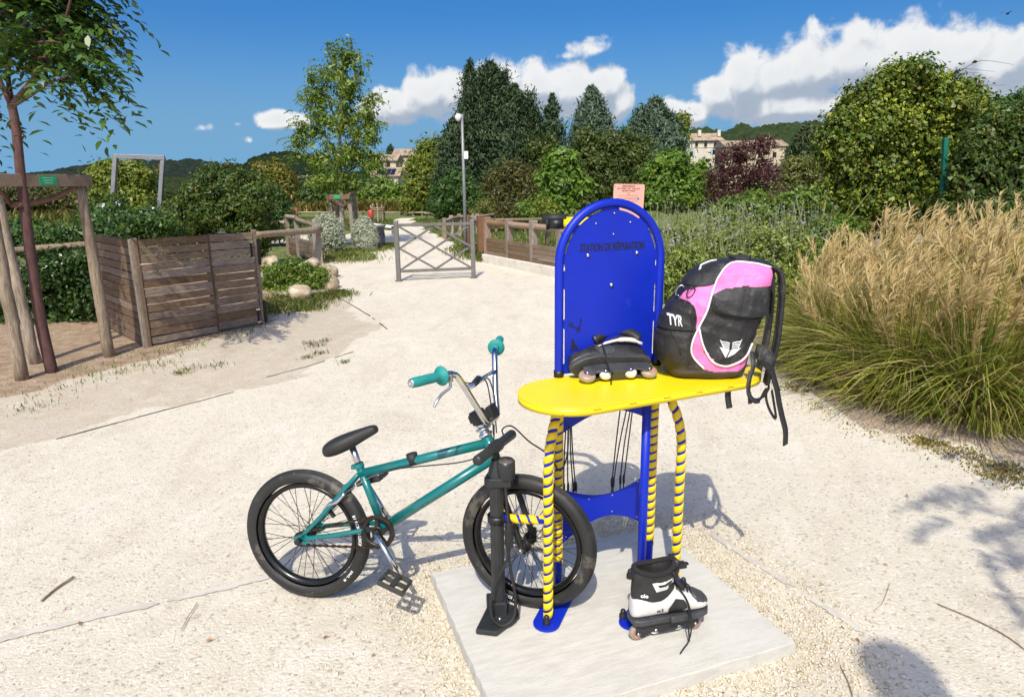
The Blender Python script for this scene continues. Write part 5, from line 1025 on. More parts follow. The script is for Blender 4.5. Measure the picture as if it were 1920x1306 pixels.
mb.lathe([(.17, 0), (.20, .05), (.21, .3), (.19, .45), (.215, .55), (.225, .57)], n=18); mb.build('bin_bag', BAG, bn_); MB().lathe([(.225, .56), (.24, .56), (.24, .60), (.225, .60)], n=18, closed=True).build('bin_ring', GREYM, bn_); MB().tube([(-.24, .1, 0), (-.24, .1, .85)], .03, 8).build('bin_post', GREYM, bn_)
q = G(697, 432); o = empty('red_top_post', q, 0, 'dark post with a red cap beside the litter bin', 'post'); MB().tube([(0, 0, 0), (0, 0, .45)], .09, 10).build('post', IRON, o); MB().tube([(0, 0, .45), (0, 0, .74), (0, 0, .78)], [.10, .10, .06], 10).build('cap', mat('red_cap', (.42, .05, .02), .5), o)
q = G(722, 440); o = empty('white_barrier', q, 0, 'low white barrier beam lying across the side path', 'barrier'); MB().bar(AY(699, 421, q[1]) - q, AY(742, 426, q[1]) - q, .08, .09).build('beam', WP, o, bevel=.01)
for px in (704, 736): p_ = AY(px, 424, q[1]) - q; MB().bar((p_[0], p_[1], 0), tuple(p_), .08, .08, up=(0, 1, 0)).build('post', GREYM, o)
q = G(553, 432); o = empty('rust_sign', q, 0, 'rust red panel sign behind the short timber fence', 'sign'); pc_ = AY(552, 399, q[1]) - q; MB().box(tuple(pc_), (.25, .03, .40)).build('panel', mat('rust_panel', (.33, .11, .06), .8, var=.2, scale=6.), o); MB().box((float(pc_[0]), .02, float(pc_[2]) / 2), (.08, .03, float(pc_[2]))).build('post', IRON, o)
for i in range(5): MB().box(tuple(pc_ + np.array([0, -.016, -.14 + i * .07])), (.18, .002, .012)).build('text_line', mat('rust_print', (.24, .07, .04), .8), o)
# welcome sign behind the station
sy = 7.6; c0_, c1_ = AY(1150, 346, sy), AY(1208, 344, sy); sw = np.linalg.norm(c1_ - c0_); shh = .42; sc0 = (c0_ + c1_) / 2
ws = empty('welcome_sign', (sc0[0], sc0[1], 0), 0, 'pink welcome sign board showing above the blue arch', 'sign'); bz = sc0[2] - shh / 2; PKS = mat('pink_sign', (.66, .33, .26), .5, var=.05, scale=4.)
rr = .02; po = []
for (cx, cy_, a0) in ((sw / 2 - rr, shh / 2 - rr, 0), (-sw / 2 + rr, shh / 2 - rr, 90), (-sw / 2 + rr, -shh / 2 + rr, 180), (sw / 2 - rr, -shh / 2 + rr, 270)):
    for a in np.linspace(R_(a0), R_(a0 + 90), 6): po.append((cx + rr * math.cos(a), cy_ + rr * math.sin(a)))
bd = MB().prism(po, .006, frame4((0, 0, bz), (1, 0, -.03), (0, 0, 1))).build('board', PKS, ws); SPR = mat('sign_print', (.10, .05, .04), .5); SBL = mat('sign_blue', (.03, .12, .5), .5)
def sgt(t, y, s_, x=0., m_=SPR, b_=.0006): text_mesh(t, s_, frame4((x, -.0045, bz + y), (1, 0, -.03), (0, 0, 1)), 'lettering', m_, bd, bold=b_)
sgt('BIENVENUE', .186, .026); sgt('AU PARC DU VALLAT', .16, .026); sgt('RÈGLEMENT INTÉRIEUR', .135, .014); sgt('FR', .186, .012, -.15)
mb = MB(); mb.tube([(.014 * math.cos(a), -.0045, bz + .108 + .014 * math.sin(a)) for a in np.linspace(0, 6.28, 15)[:-1]], .0018, 4, closed=True); mb.build('round_symbol', mat('sign_red', (.5, .05, .04), .5), bd)
for i, y in enumerate((.085, .06, .05, .035, .02)): MB().box((0, -.0042, bz + y), (.22, .001, .004)).build('text_line', mat('sign_faint_print', (.42, .2, .17), .5), bd)
for x in (-.12, .11): MB().box((x, -.0045, bz + .05), (.02, .001, .022)).build('blue_symbol', SBL, bd)
for x in (-.12, .12): MB().bar((x, .02, 0), (x, .02, bz + .18), .05, .03, up=(0, 1, 0)).build('post', WOODZ, ws)
# steel portal at far left
GALV = MATS['galvanised']; q = AY(212, 420, 13.0); q[2] = 0; pr = empty('steel_portal', q, 0, 'slim grey steel portal frame rising above the shrubs', 'portal')
a0, a1, b0_, b1_ = AY(217, 293, 13), AY(210, 400, 13), AY(306, 296, 13.2), AY(299, 400, 13.2)
for t_, d_ in ((a0, a1), (b0_, b1_)): e = t_ + (d_ - t_) * (t_[2] / (t_[2] - d_[2])); MB().bar(e - q, t_ - q, .075, .075, up=(0, 1, 0)).build('upright', GALV, pr, bevel=.004)
MB().bar(a0 - q + np.array([-.03, 0, 0]), b0_ - q + np.array([.03, 0, 0]), .07, .08).build('lintel', GALV, pr, bevel=.004); MB().bar(AY(232, 308, 13) - q, AY(246, 302, 13) - q, .01, .01).build('wire', GALV, pr)
MB().box(tuple(AY(301, 312, 13.2) - q), (.05, .05, .1)).build('bird_box', WOODR, pr)
# ------------------------------------------------------------------ trees and shrubs
BARK = woodmat('bark_brown', (.075, .055, .042), (.19, .15, .12), (3, 3, 1), scale=16); BARKP = woodmat('bark_purple', (.085, .045, .042), (.16, .09, .08), (3, 3, 1), scale=10)
L_MID = leafmat('leaf_mid', (.07, .13, .022), (.17, .25, .05), (.22, .22, .05)); L_DARK = leafmat('leaf_dark', (.03, .07, .018), (.08, .145, .038)); L_YEL = leafmat('leaf_yellow_green', (.085, .13, .02), (.21, .24, .045), (.36, .28, .05), rare=.93)
L_CYP = leafmat('leaf_cypress', (.020, .043, .017), (.062, .10, .035), trans=.08, rough=.6, green=False); L_CED = leafmat('leaf_blue_cedar', (.048, .088, .048), (.12, .17, .105), trans=.08, rough=.6, green=False); L_PUR = leafmat('leaf_purple', (.05, .018, .018), (.125, .05, .04), (.12, .09, .05), rare=.95, green=False)
L_IVY = leafmat('leaf_ivy', (.05, .09, .014), (.13, .18, .03), (.24, .24, .04), rare=.80); L_BLOOM = leafmat('ivy_bloom', (.22, .27, .035), (.40, .43, .08), trans=.2); L_GREY = leafmat('leaf_grey', (.26, .30, .19), (.52, .53, .40), trans=.1, rough=.7, green=False)
L_OLIVE = leafmat('leaf_olive', (.08, .10, .03), (.17, .18, .06), (.28, .22, .08), rare=.93); L_BROWN = leafmat('leaf_brownish', (.045, .055, .02), (.12, .11, .04), (.2, .13, .05), rare=.9); L_RED = leafmat('leaf_berry', (.3, .03, .01), (.5, .08, .02), trans=.05)
L_LIGHT = leafmat('leaf_light', (.07, .135, .022), (.18, .27, .05), trans=.3); L_WHITE = leafmat('petal_white', (.6, .6, .57), (.8, .8, .78), trans=.2, green=False); L_ORA = leafmat('leaf_orange', (.45, .12, .03), (.6, .28, .12), trans=.2); L_TREEA = leafmat('leaf_melia', (.030, .070, .020), (.085, .15, .04), (.16, .2, .04), trans=.2, rough=.32, rare=.95)
def limb(root, pts, r0, r1, m=BARK, name='trunk', n=8, k=5):
    P = spline(pts, k); c = len(P); return MB().tube(P, [r0 + (r1 - r0) * (i / (c - 1)) ** .8 for i in range(c)], n).build(name, m, root)
def shrub(name, label, cat, Y, basepx, blobs, m, nc, per, cr, leaf, asp, seed, trunk=None, group=None, extra=(), tm=None, **k):
    b0 = AY(basepx, 400, Y); b0[2] = 0; r = empty(name, b0, 0, label, cat, group); bl = pxb(Y, blobs, b0)
    foliage('crown', r, m, bl, nc, per, cr, leaf, asp, seed, zmin=.01, **k)
    for i, (nm, m2, nc2, per2, cr2, leaf2, asp2, sh2) in enumerate(extra): foliage(nm, r, m2, [(c, tuple(x * 1.0 for x in rr)) for c, rr in bl], nc2, per2, cr2, leaf2, asp2, seed + 50 + i, shell=sh2, zmin=.01)['kind'] = 'stuff'
    h = max(c[2] + rr[2] * .4 for c, rr in bl); tr = trunk or max(.03, h * .02)
    rg_ = random.Random(seed); top = np.mean([c for c, rr in bl], axis=0); st0 = limb(r, [(0, 0, -.05), (top[0] * .4, top[1] * .4, h * .35), (top[0] * .9, top[1] * .9, h * .85)], tr, tr * .35, tm or BARK)
    for (c, rr) in bl[:7]: limb(r, [(top[0] * .3, top[1] * .3, h * .28), tuple((np.array(c) * .6 + np.array([top[0] * .3, 0, h * .22]))), tuple(np.array(c) + np.array([0, 0, rr[2] * .5]))], tr * .5, tr * .12, tm or BARK, 'branch', 5, 4)
    return r
# --- the left tree: drooping compound leaves
TRA = empty('young_tree', TA, 0, 'young tree with purplish trunk and drooping leaves at far left', 'tree')
def tA(px, py, dy=0): return AY(px, py, TA[1] + dy) - TA
limb(TRA, [(0, 0, -.05), tA(76, 600), tA(58, 480), tA(45, 380), tA(38, 320), tA(30, 240), tA(22, 195)], .050, .032, BARKP, n=12)
forks = [[tA(22, 200), tA(-10, 130), tA(-60, 20), tA(-100, -140)], [tA(24, 195), tA(60, 150), tA(105, 90, -.2), tA(130, 10, -.3), tA(150, -90, -.3)], [tA(22, 198), tA(55, 180), tA(85, 160, -.3), tA(130, 140, -.5)], [tA(22, 200), tA(15, 120, .5), tA(30, 10, .8), tA(60, -120, .9)], [tA(105, 90, -.2), tA(150, 70, -.1), tA(190, 60, 0)], [tA(-10, 130), tA(-90, 110, -.2), tA(-200, 100, -.3)], [tA(-10, 120), tA(-30, 60, -.8), tA(20, -30, -1.2)]]
for i, f in enumerate(forks): limb(TRA, f, .024 if i < 4 else .014, .006, BARKP, 'branch', 8)
def leaf6(p, nrm, L, asp, t):
    nrm = unit(nrm); t = unit(t - nrm * np.sum(t * nrm, 1, keepdims=True)); b = np.cross(nrm, t); L = L[:, None]; w = L * asp * .5
    V = np.stack([p - t * L * .5, p - t * L * .18 + b * w * .9 + nrm * L * .04, p + t * L * .14 + b * w * .8 + nrm * L * .02, p + t * L * .5 - nrm * L * .16, p + t * L * .14 - b * w * .8 + nrm * L * .02, p - t * L * .18 - b * w * .9 + nrm * L * .04], 1).reshape(-1, 3); return V, np.arange(6 * len(p)).reshape(-1, 6)
def sprays(tips, seed, n_leaf=13, rl=.36, ll=.085, asp=.42):
    rng = np.random.default_rng(seed); Vs, Qs, stems = [], [], []; base = 0
    for (p, d) in tips:
        d = d / np.linalg.norm(d); L = rl * rng.uniform(.6, 1.15); droop = rng.uniform(.35, .9); pos = []; 
        for i in range(n_leaf):
            t = (i + 1) / n_leaf; q = p + d * L * t + np.array([0, 0, -droop * L * t * t]); tn = unit((d + np.array([0, 0, -2 * droop * t]))[None])[0]; side = unit(np.cross(tn, [0, 0, 1.0])[None])[0] * (1 if i % 2 else -1)
            if i == n_leaf - 1: side = side * .1
            td = unit((side + tn * .6 + np.array([0, 0, -.55]) + rng.normal(0, .15, 3))[None])[0]; pos.append((q + td * ll * .5, td))
        pp_ = np.array([a for a, _ in pos]); tt = np.array([a for _, a in pos]); nn = unit(rng.normal(0, .35, pp_.shape) + np.array([0, 0, 1.]) + np.array(d) * .3)
        V, Q = leaf6(pp_, nn, ll * (.75 + .5 * rng.random(len(pp_))), asp, tt); Vs.append(V); Qs.append(Q + base); base += len(V)
    return np.concatenate(Vs), np.concatenate(Qs)
rng = np.random.default_rng(21); tips = []
BR_ = [([(60, 90), (110, 20), (150, -10), (190, 0)], 24), ([(70, 40), (110, -15), (165, -45)], 26), ([(75, 60), (120, 35), (165, 55)], 24), ([(65, 80), (110, 80), (152, 100)], 22), ([(55, 110), (95, 108), (130, 128)], 16), ([(40, 130), (60, 120), (75, 122)], 7), ([(50, 40), (30, 60), (10, 85)], 16), ([(80, 20), (60, 0), (20, 10)], 22), ([(-10, 40), (30, 0), (80, -40)], 36), ([(-30, 0), (30, -50), (110, -70)], 55), ([(10, 80), (40, 70), (80, 80)], 18), ([(40, 120), (60, 85), (70, 40)], 22), ([(50, 100), (90, 65), (110, 25)], 20), ([(-60, 100), (-100, 80), (-170, 110)], 36), ([(-30, 150), (-25, 205), (-50, 215)], 20), ([(-80, 20), (-140, 0), (-220, 20)], 60), ([(-100, -80), (-60, -120), (0, -130)], 70), ([(-100, -80), (-160, -120), (-240, -80)], 80)]
for (pl_, n_) in BR_:
    dy = rng.normal(0, .35); P3 = spline([tuple(tA(*q, dy)) for q in pl_], 8)
    limb(TRA, [tuple(P3[0]), tuple(P3[len(P3) // 2]), tuple(P3[-1])], .014, .004, BARKP, 'twig', 5)
    for _ in range(n_):
        t = rng.random() ** .7; i = int(t * (len(P3) - 2)); q = np.array(P3[i]) + rng.normal(0, .07, 3); d = np.array(P3[i + 1] - P3[i]); d = d / np.linalg.norm(d) * .8 + rng.normal(0, .5, 3); d[2] -= .1; tips.append((q, d))
V, Q = sprays(tips, 4, 15, .42, .092, .40); crA = np_mesh('crown', V, Q, L_TREEA, TRA)
# --- middle young tree
TRB = empty('young_tree', TB, 0, 'slender light green young tree standing in the middle stakes', 'tree')
def tB(px, py, dy=0): return AY(px, py, TB[1] + dy) - TB
limb(TRB, [(0, 0, -.05), tB(641, 400), tB(639, 340), tB(637, 270), tB(640, 190), tB(642, 120)], .085, .02, woodmat('bark_pale', (.22, .18, .14), (.42, .36, .29), (3, 3, 1), scale=12), n=10)
for a in ([(638, 300), (600, 240), (570, 200)], [(638, 290), (680, 240), (700, 200)], [(638, 250), (660, 180), (672, 120)], [(638, 250), (610, 170), (600, 130)], [(638, 320), (580, 290), (556, 260)], [(638, 330), (690, 300), (706, 290)]): limb(TRB, [tB(*q) for q in a], .035, .008, BARK, 'branch', 6)
bB = [(640, 130, 22, 40), (655, 108, 20, 28), (622, 100, 12, 18), (600, 150, 26, 32), (672, 135, 14, 34), (650, 180, 46, 40), (600, 200, 40, 36), (690, 205, 26, 36), (640, 240, 62, 44), (585, 250, 30, 40), (692, 260, 32, 42), (640, 300, 66, 44), (590, 300, 34, 30), (690, 315, 36, 34), (640, 345, 60, 26), (560, 265, 18, 24), (605, 345, 30, 22)]
foliage('crown', TRB, leafmat('leaf_young', (.095, .165, .03), (.23, .31, .07), (.32, .32, .08), trans=.4), [(c, tuple(x * (.86 if i > 4 else 1.0) for x in rr)) for i, (c, rr) in enumerate(pxb(TB[1], bB, TB))], 800, 13, .19, .15, .40, 5, shell=.95, hang=.5, quad=True)
rng = np.random.default_rng(77); tp_ = []
for (px, py, n_) in ((655, 92, 5), (620, 92, 4), (640, 100, 6), (676, 115, 5), (598, 130, 6), (580, 165, 6), (700, 180, 6), (708, 235, 6), (560, 225, 6), (548, 262, 6), (712, 290, 6), (560, 300, 5), (712, 330, 5), (575, 195, 5)):
    for _ in range(n_): q = tB(px + rng.normal(0, 7), py + rng.normal(0, 9), rng.normal(0, .3)); tp_.append((q, np.array([(px - 640) * .02 + rng.normal(0, .3), rng.normal(0, .4), .7])))
V, Q = sprays(tp_, 6, 12, .34, .10, .4); np_mesh('twig_leaves', V, Q, MATS['leaf_young'], TRB)
# --- conifer group behind the fence
def conifer(name, label, Y, px, top, base, hw, m, seed, n=1100, per=16, leaf=.34, asp=.22, col=False, rag=.25, layers=None, cr=.42, spires=()):
    b0 = AY(px, 400, Y); b0[2] = 0; r = empty(name, b0, 0, label, 'tree'); rng = np.random.default_rng(seed); s_ = Y / FPX * 1.04; zt = AY(px, top, Y)[2]; zb = max(.1, AY(px, base, Y)[2]); W = hw * s_
    t = rng.random(n) ** .75; prof = (np.clip(t, 0, 1) ** .72 * (1 - .25 * t ** 4)) if not col else np.minimum(1, t * 5) ** .7 * (1 - .35 * t ** 3); a = rng.random(n) * 6.283; lump_ = 1 + rag * np.sin(a * 3 + t * 9 + seed) + rag * .8 * np.sin(a * 5 - t * 17) + rng.normal(0, .07, n); rad = W * prof * lump_ * (1 - .35 * rng.random(n) ** 2)
    c = np.stack([rad * np.cos(a), rad * np.sin(a), zt - (zt - zb) * t], -1); d = np.stack([np.cos(a), np.sin(a), np.full(n, .5)], -1)
    ctr = np.repeat(c, per, 0); dd = np.repeat(unit(d), per, 0); off = rng.normal(size=ctr.shape) * np.repeat(cr * (.5 + rng.random(n)) * (.25 + .75 * np.minimum(1, t * 4)), per)[:, None] * np.array([.6, .6, .5]); p = ctr + off
    td = dd * .7 + np.array([0, 0, .8 if col else .25]) + rng.normal(size=p.shape) * .35; nn = unit(dd + rng.normal(size=p.shape) * .7)
    VV, QQ = leaves(p, nn, leaf * (.6 + .8 * rng.random(len(p))), asp, rng, td, .1); np_mesh('crown', VV, QQ, m, r)
    for (sx_, sy2, sh_, shw) in spires:
        c0 = AY(sx_, sy2, Y - rng.uniform(-.6, 1.5)) - b0; k = 260; tt = rng.random(k) ** .75; aa = rng.random(k) * 6.283; rd = shw * s_ * tt ** .8 * (1 + .25 * np.sin(aa * 3 + tt * 8) + rng.normal(0, .12, k)); cc = np.stack([c0[0] + rd * np.cos(aa), c0[1] + rd * np.sin(aa), c0[2] - sh_ * s_ * tt], -1); ct = np.repeat(cc, 14, 0) + rng.normal(size=(k * 14, 3)) * np.array([.17, .17, .2]); dd2 = np.repeat(np.stack([np.cos(aa), np.sin(aa), np.full(k, .9)], -1), 14, 0)
        VV, QQ = leaves(ct, unit(dd2 + rng.normal(size=ct.shape) * .7), leaf * (.5 + .7 * rng.random(len(ct))), asp, rng, dd2 + np.array([0, 0, .8]) + rng.normal(size=ct.shape) * .35, .1); np_mesh('spire', VV, QQ, m, r)
    limb(r, [(0, 0, -.1), (0, 0, zt * .5), (0, 0, zt * .95)], W * .13 + .05, .03); return r
conifer('cypress_tree', 'narrow pointed cypress spire at the left of the big conifers', 40, 889, 112, 410, 30, L_CYP, 1, col=False, n=1100, leaf=.26, rag=.15)
conifer('cypress_tree', 'tall broad dark cypress in the middle of the conifer group', 36, 925, 116, 412, 70, L_CYP, 2, n=2200, rag=.22, leaf=.26, spires=((905, 122, 110, 18), (945, 130, 120, 20), (930, 150, 110, 26), (870, 196, 120, 18), (880, 180, 90, 14)))
conifer('cypress_tree', 'rounded dark cypress right of the tallest cypress', 35, 968, 160, 412, 44, L_CYP, 3, n=1300, rag=.25, leaf=.26, spires=((995, 172, 110, 16), (1004, 205, 120, 16), (980, 180, 100, 18), (1010, 250, 100, 14)))
conifer('cypress_tree', 'shorter dark cypress at the left edge of the conifer group', 34, 856, 225, 412, 36, L_CYP, 4, n=1000, leaf=.26, spires=((842, 262, 90, 14), (868, 215, 110, 14)))
conifer('spruce_tree', 'small thin dark spruce tip rising behind the shrubs', 60, 1035, 178, 400, 30, L_CYP, 5, n=420, leaf=.5, rag=.35)
conifer('cedar_tree', 'blue grey pointed cedar right of the dark cypresses', 48, 1107, 163, 400, 54, L_CED, 6, n=1400, leaf=.38, rag=.32, spires=((1092, 205, 80, 16), (1124, 190, 90, 16)))
conifer('cedar_tree', 'broad blue green cedar left of the stone house', 44, 1222, 184, 400, 70, L_CED, 7, n=1800, leaf=.36, rag=.34, spires=((1200, 205, 80, 18), (1240, 205, 80, 20), (1258, 235, 70, 16), (1185, 235, 70, 14)))
conifer('cedar_tree', 'dark cedar in front of the long farm building', 60, 1498, 234, 390, 36, leafmat('leaf_grey_cedar', (.04, .06, .035), (.09, .11, .07), trans=.08), 8, n=600, leaf=.55, rag=.3)
# --- broadleaf background
shrub('poplar_tree', 'yellow green tree top behind the broad cedar', 'tree', 52, 1285, [(1278, 240, 13, 20), (1268, 262, 14, 20)], L_YEL, 160, 16, .5, .36, .6, 31)
shrub('robinia_tree', 'yellow green tree left of the conifer group', 'tree', 40, 795, [(805, 288, 26, 28), (795, 318, 26, 26), (820, 320, 30, 34), (782, 348, 24, 22), (805, 365, 36, 32), (835, 360, 26, 44), (775, 385, 24, 18)], L_YEL, 900, 18, .5, .28, .5, 32)
shrub('green_tree', 'bright green tree above the far end of the path', 'tree', 48, 720, [(705, 358, 22, 18), (728, 356, 22, 18), (715, 378, 32, 22), (745, 382, 24, 20)], L_MID, 500, 16, .5, .34, .55, 33)
shrub('dark_tree', 'dark green trees behind the middle young tree', 'tree', 50, 645, [(620, 345, 40, 30), (660, 365, 50, 36), (590, 370, 34, 30), (690, 385, 30, 22)], L_DARK, 700, 16, .6, .36, .55, 34)
shrub('dark_tree', 'dark rounded tree between the far house and the middle tree', 'tree', 50, 572, [(572, 362, 26, 26), (565, 385, 34, 20), (590, 385, 30, 22)], L_CYP, 420, 16, .6, .36, .55, 35)
shrub('brownish_shrub', 'brownish green shrub at the foot of the conifers', 'shrub', 30, 960, [(960, 340, 40, 34), (930, 370, 40, 30), (985, 370, 36, 34), (1000, 345, 22, 26)], L_BROWN, 900, 18, .36, .2, .4, 36)
shrub('dark_shrub', 'dark green shrub beside the camera pole', 'shrub', 29, 850, [(850, 360, 26, 34), (830, 380, 22, 26), (875, 375, 22, 28)], L_DARK, 500, 18, .34, .2, .5, 37)
shrub('fig_tree', 'light green leafy fig like tree behind the right fence', 'tree', 26, 1052, [(1050, 305, 26, 28), (1040, 340, 26, 30), (1065, 350, 30, 32), (1050, 380, 34, 24)], L_LIGHT, 420, 16, .3, .24, .75, 38)
shrub('dark_tree', 'dark olive tree behind the welcome sign', 'tree', 33, 1140, [(1110, 285, 36, 36), (1160, 280, 42, 40), (1195, 300, 30, 36), (1130, 335, 60, 46), (1195, 350, 30, 36), (1100, 370, 36, 30), (1020, 290, 26, 34), (1090, 315, 30, 36)], leafmat('leaf_dark_olive', (.035, .06, .014), (.10, .13, .035), (.16, .15, .04)), 1700, 18, .42, .22, .42, 39)
shrub('bright_shrub', 'bright green broad leaved shrub left of the purple bush', 'shrub', 22, 1270, [(1262, 312, 36, 24), (1240, 335, 34, 30), (1302, 338, 32, 28), (1265, 368, 58, 30), (1320, 372, 28, 30)], L_LIGHT, 800, 18, .26, .17, .7, 40)
shrub('purple_smoke_bush', 'dark purple leaved bush in front of the farm building', 'shrub', 20, 1390, [(1385, 288, 34, 22), (1425, 275, 30, 16), (1360, 320, 28, 28), (1400, 338, 50, 32), (1438, 320, 26, 30), (1390, 378, 56, 32), (1448, 372, 28, 24), (1347, 360, 22, 28)], L_PUR, 700, 15, .2, .13, .35, 41, shell=.95, up=.5)
shrub('olive_shrub', 'olive green feathery shrub between purple bush and ivy', 'shrub', 24, 1510, [(1500, 330, 46, 36), (1545, 325, 36, 44), (1520, 375, 60, 34), (1465, 370, 28, 30)], L_OLIVE, 800, 18, .3, .2, .3, 42)
shrub('wild_shrub', 'tangled green shrub under the purple bush with orange leaves', 'shrub', 14, 1440, [(1420, 400, 50, 30), (1480, 395, 50, 34), (1530, 405, 40, 40), (1370, 405, 40, 26)], L_MID, 700, 16, .2, .10, .6, 43, extra=(('orange_leaves', L_ORA, 16, 8, .1, .09, .7, .1), ('pale_flowers', L_WHITE, 60, 4, .12, .045, .8, .05)))
for i, (px, top_, lab) in enumerate(((905, 392, 'low yellowish shrub in front of the conifers, leftmost of the row'), (945, 396, 'low olive shrub behind the brown fence post'), (985, 394, 'low green shrub behind the right fence rail'), (1015, 388, 'low reddish shrub beside the blue arch'))): shrub('low_shrub', lab, 'shrub', 24, px, [(px, top_, 20, 16), (px + 12, top_ + 8, 20, 14)], (L_OLIVE, L_BROWN, L_MID, L_YEL)[i], 190, 14, .2, .13, .5, 60 + i)
# --- left background
shrub('round_tree', 'round yellow green tree beyond the steel portal', 'tree', 34, 228, [(205, 345, 44, 34), (245, 350, 44, 34), (225, 335, 40, 26), (270, 375, 30, 26), (190, 380, 40, 30), (240, 385, 50, 30)], L_YEL, 900, 18, .4, .24, .6, 70)
shrub('dark_hedge', 'dark brownish trees behind the left log stakes', 'tree', 38, 60, [(20, 375, 50, 26), (80, 372, 50, 24), (130, 368, 40, 24), (-60, 370, 60, 34), (160, 385, 30, 24)], L_BROWN, 900, 16, .45, .26, .5, 71)
shrub('berry_bush', 'large dark green bush with red berries behind the enclosure', 'shrub', 13.5, 430, [(420, 345, 50, 36), (380, 370, 50, 40), (460, 360, 50, 40), (350, 400, 50, 40), (430, 410, 80, 46), (478, 395, 36, 42), (310, 385, 26, 24), (445, 440, 60, 38), (380, 450, 66, 34)], leafmat('leaf_bush', (.03, .065, .014), (.10, .145, .03), (.2, .17, .04), rare=.94), 2000, 20, .15, .085, .5, 72, extra=(('berries', L_RED, 90, 4, .08, .028, .9, .1),))
shrub('orange_tree', 'autumn orange green tree left of the far house', 'tree', 30, 520, [(510, 330, 30, 26), (535, 350, 22, 26), (500, 355, 26, 22)], leafmat('leaf_autumn', (.09, .11, .02), (.20, .18, .035), (.3, .14, .03), rare=.92), 420, 16, .3, .2, .5, 73)
shrub('dark_shrub', 'dark shrub behind the short timber fence', 'shrub', 19, 520, [(515, 390, 26, 34), (490, 415, 40, 40), (540, 420, 20, 30)], L_DARK, 420, 18, .2, .13, .5, 74)
shrub('rose_bush', 'dark bush with white flowers in front of the steel portal', 'shrub', 11.5, 240, [(210, 400, 34, 30), (280, 415, 40, 26), (240, 430, 60, 26), (320, 430, 36, 24), (170, 410, 26, 30)], L_DARK, 620, 18, .14, .08, .5, 75, extra=(('flowers', L_WHITE, 20, 5, .06, .06, .9, .05), ('yellow_leaves', L_YEL, 50, 8, .10, .08, .7, .2)))
shrub('dark_hedge', 'dark glossy hedge behind the left log stakes', 'hedge', 8.3, 130, [(210, 500, 46, 60), (170, 560, 60, 60), (220, 580, 40, 50), (100, 590, 60, 44), (40, 560, 60, 60), (110, 520, 70, 50), (-40, 540, 70, 80), (20, 620, 50, 30), (-110, 600, 70, 60)], leafmat('leaf_hedge', (.02, .05, .012), (.055, .105, .03), (.1, .15, .04), trans=.2, rough=.32), 1500, 20, .12, .075, .55, 76, quad=True)
shrub('dark_hedge', 'low dark hedge between the stakes and the meadow', 'hedge', 9.8, 60, [(60, 450, 60, 30), (130, 445, 50, 26), (0, 440, 60, 34), (-80, 440, 60, 40), (190, 440, 30, 26)], L_DARK, 800, 18, .14, .08, .5, 77)
o = MB().tube([AY(20, 470, 8.75), AY(120, 462, 8.75), AY(170, 458, 8.75)], .045, 8).build('log_rail', LOG); tag(o, 'dark horizontal log rail behind the left stakes', 'rail')
# --- round grey shrubs, bush by the boulders
for i, (q, bl, lab) in enumerate((((612, 475), [(612, 437, 32, 36), (605, 445, 26, 30), (622, 445, 24, 30)], 'larger clipped round grey shrub by the middle stakes'), ((684, 470), [(683, 440, 22, 32), (690, 448, 18, 26)], 'smaller round grey shrub right of the middle stakes'))):
    b0 = G(*q); shrub('grey_shrub', lab, 'shrub', b0[1], q[0], bl, L_GREY, 900, 16, .07, .06, .4, 80 + i, group='round grey shrubs', shell=.2, lumpy=False, rag=.25)
shrub('boulder_bush', 'green bush with a few yellow leaves above the boulders', 'shrub', 10.8, 555, [(545, 520, 44, 30), (580, 530, 40, 26), (520, 540, 30, 30), (555, 545, 50, 20), (505, 515, 26, 26), (610, 545, 22, 16)], L_MID, 900, 18, .10, .06, .5, 83, quad=True, extra=(('yellow_leaves', leafmat('leaf_bright_yellow', (.4, .38, .03), (.55, .5, .05)), 8, 4, .05, .08, .8, .1),))
def boulder(q, r, seed, label):
    b0 = G(*q); mb = MB(); mb.sphere((0, 0, 0), (1, 1, 1), 22, 14); rg_ = np.random.default_rng(seed); D = unit(rg_.normal(size=(9, 3))); H_ = .62 + .3 * rg_.random(9); vs = []
    for v in mb.v:
        v = np.array(v); s_ = 1.0
        for d, h in zip(D, H_):
            k = v @ d
            if k * s_ > h: s_ = h / k
        s_ *= 1 + .05 * math.sin(v[0] * 7 + seed) * math.sin(v[1] * 6) * math.cos(v[2] * 8); vs.append(tuple(v * s_ * np.array(r)))
    mb.v = vs; o = mb.build('boulder', mat('limestone_boulder', (.42, .33, .22), .9, var=.3, scale=5., bump=1., bscale=14., spots=((.55, .49, .41), 6., .55)), loc=(b0[0], b0[1], r[2] * .55)); o.rotation_euler[2] = seed; tag(o, label, 'boulder', 'limestone boulders by the fence')
boulder((612, 520), (.24, .2, .17), 1, 'upper pale boulder below the fence post'); boulder((616, 540), (.17, .18, .17), 2, 'lower cream boulder right of the bush'); boulder((563, 562), (.2, .15, .15), 3, 'white boulder half hidden in the grass under the bush'); boulder((585, 500), (.55, .2, .12), 5, 'long pale boulder under the timber fence planks'); boulder((508, 505), (.2, .2, .2), 4, 'small white boulder left of the bush')
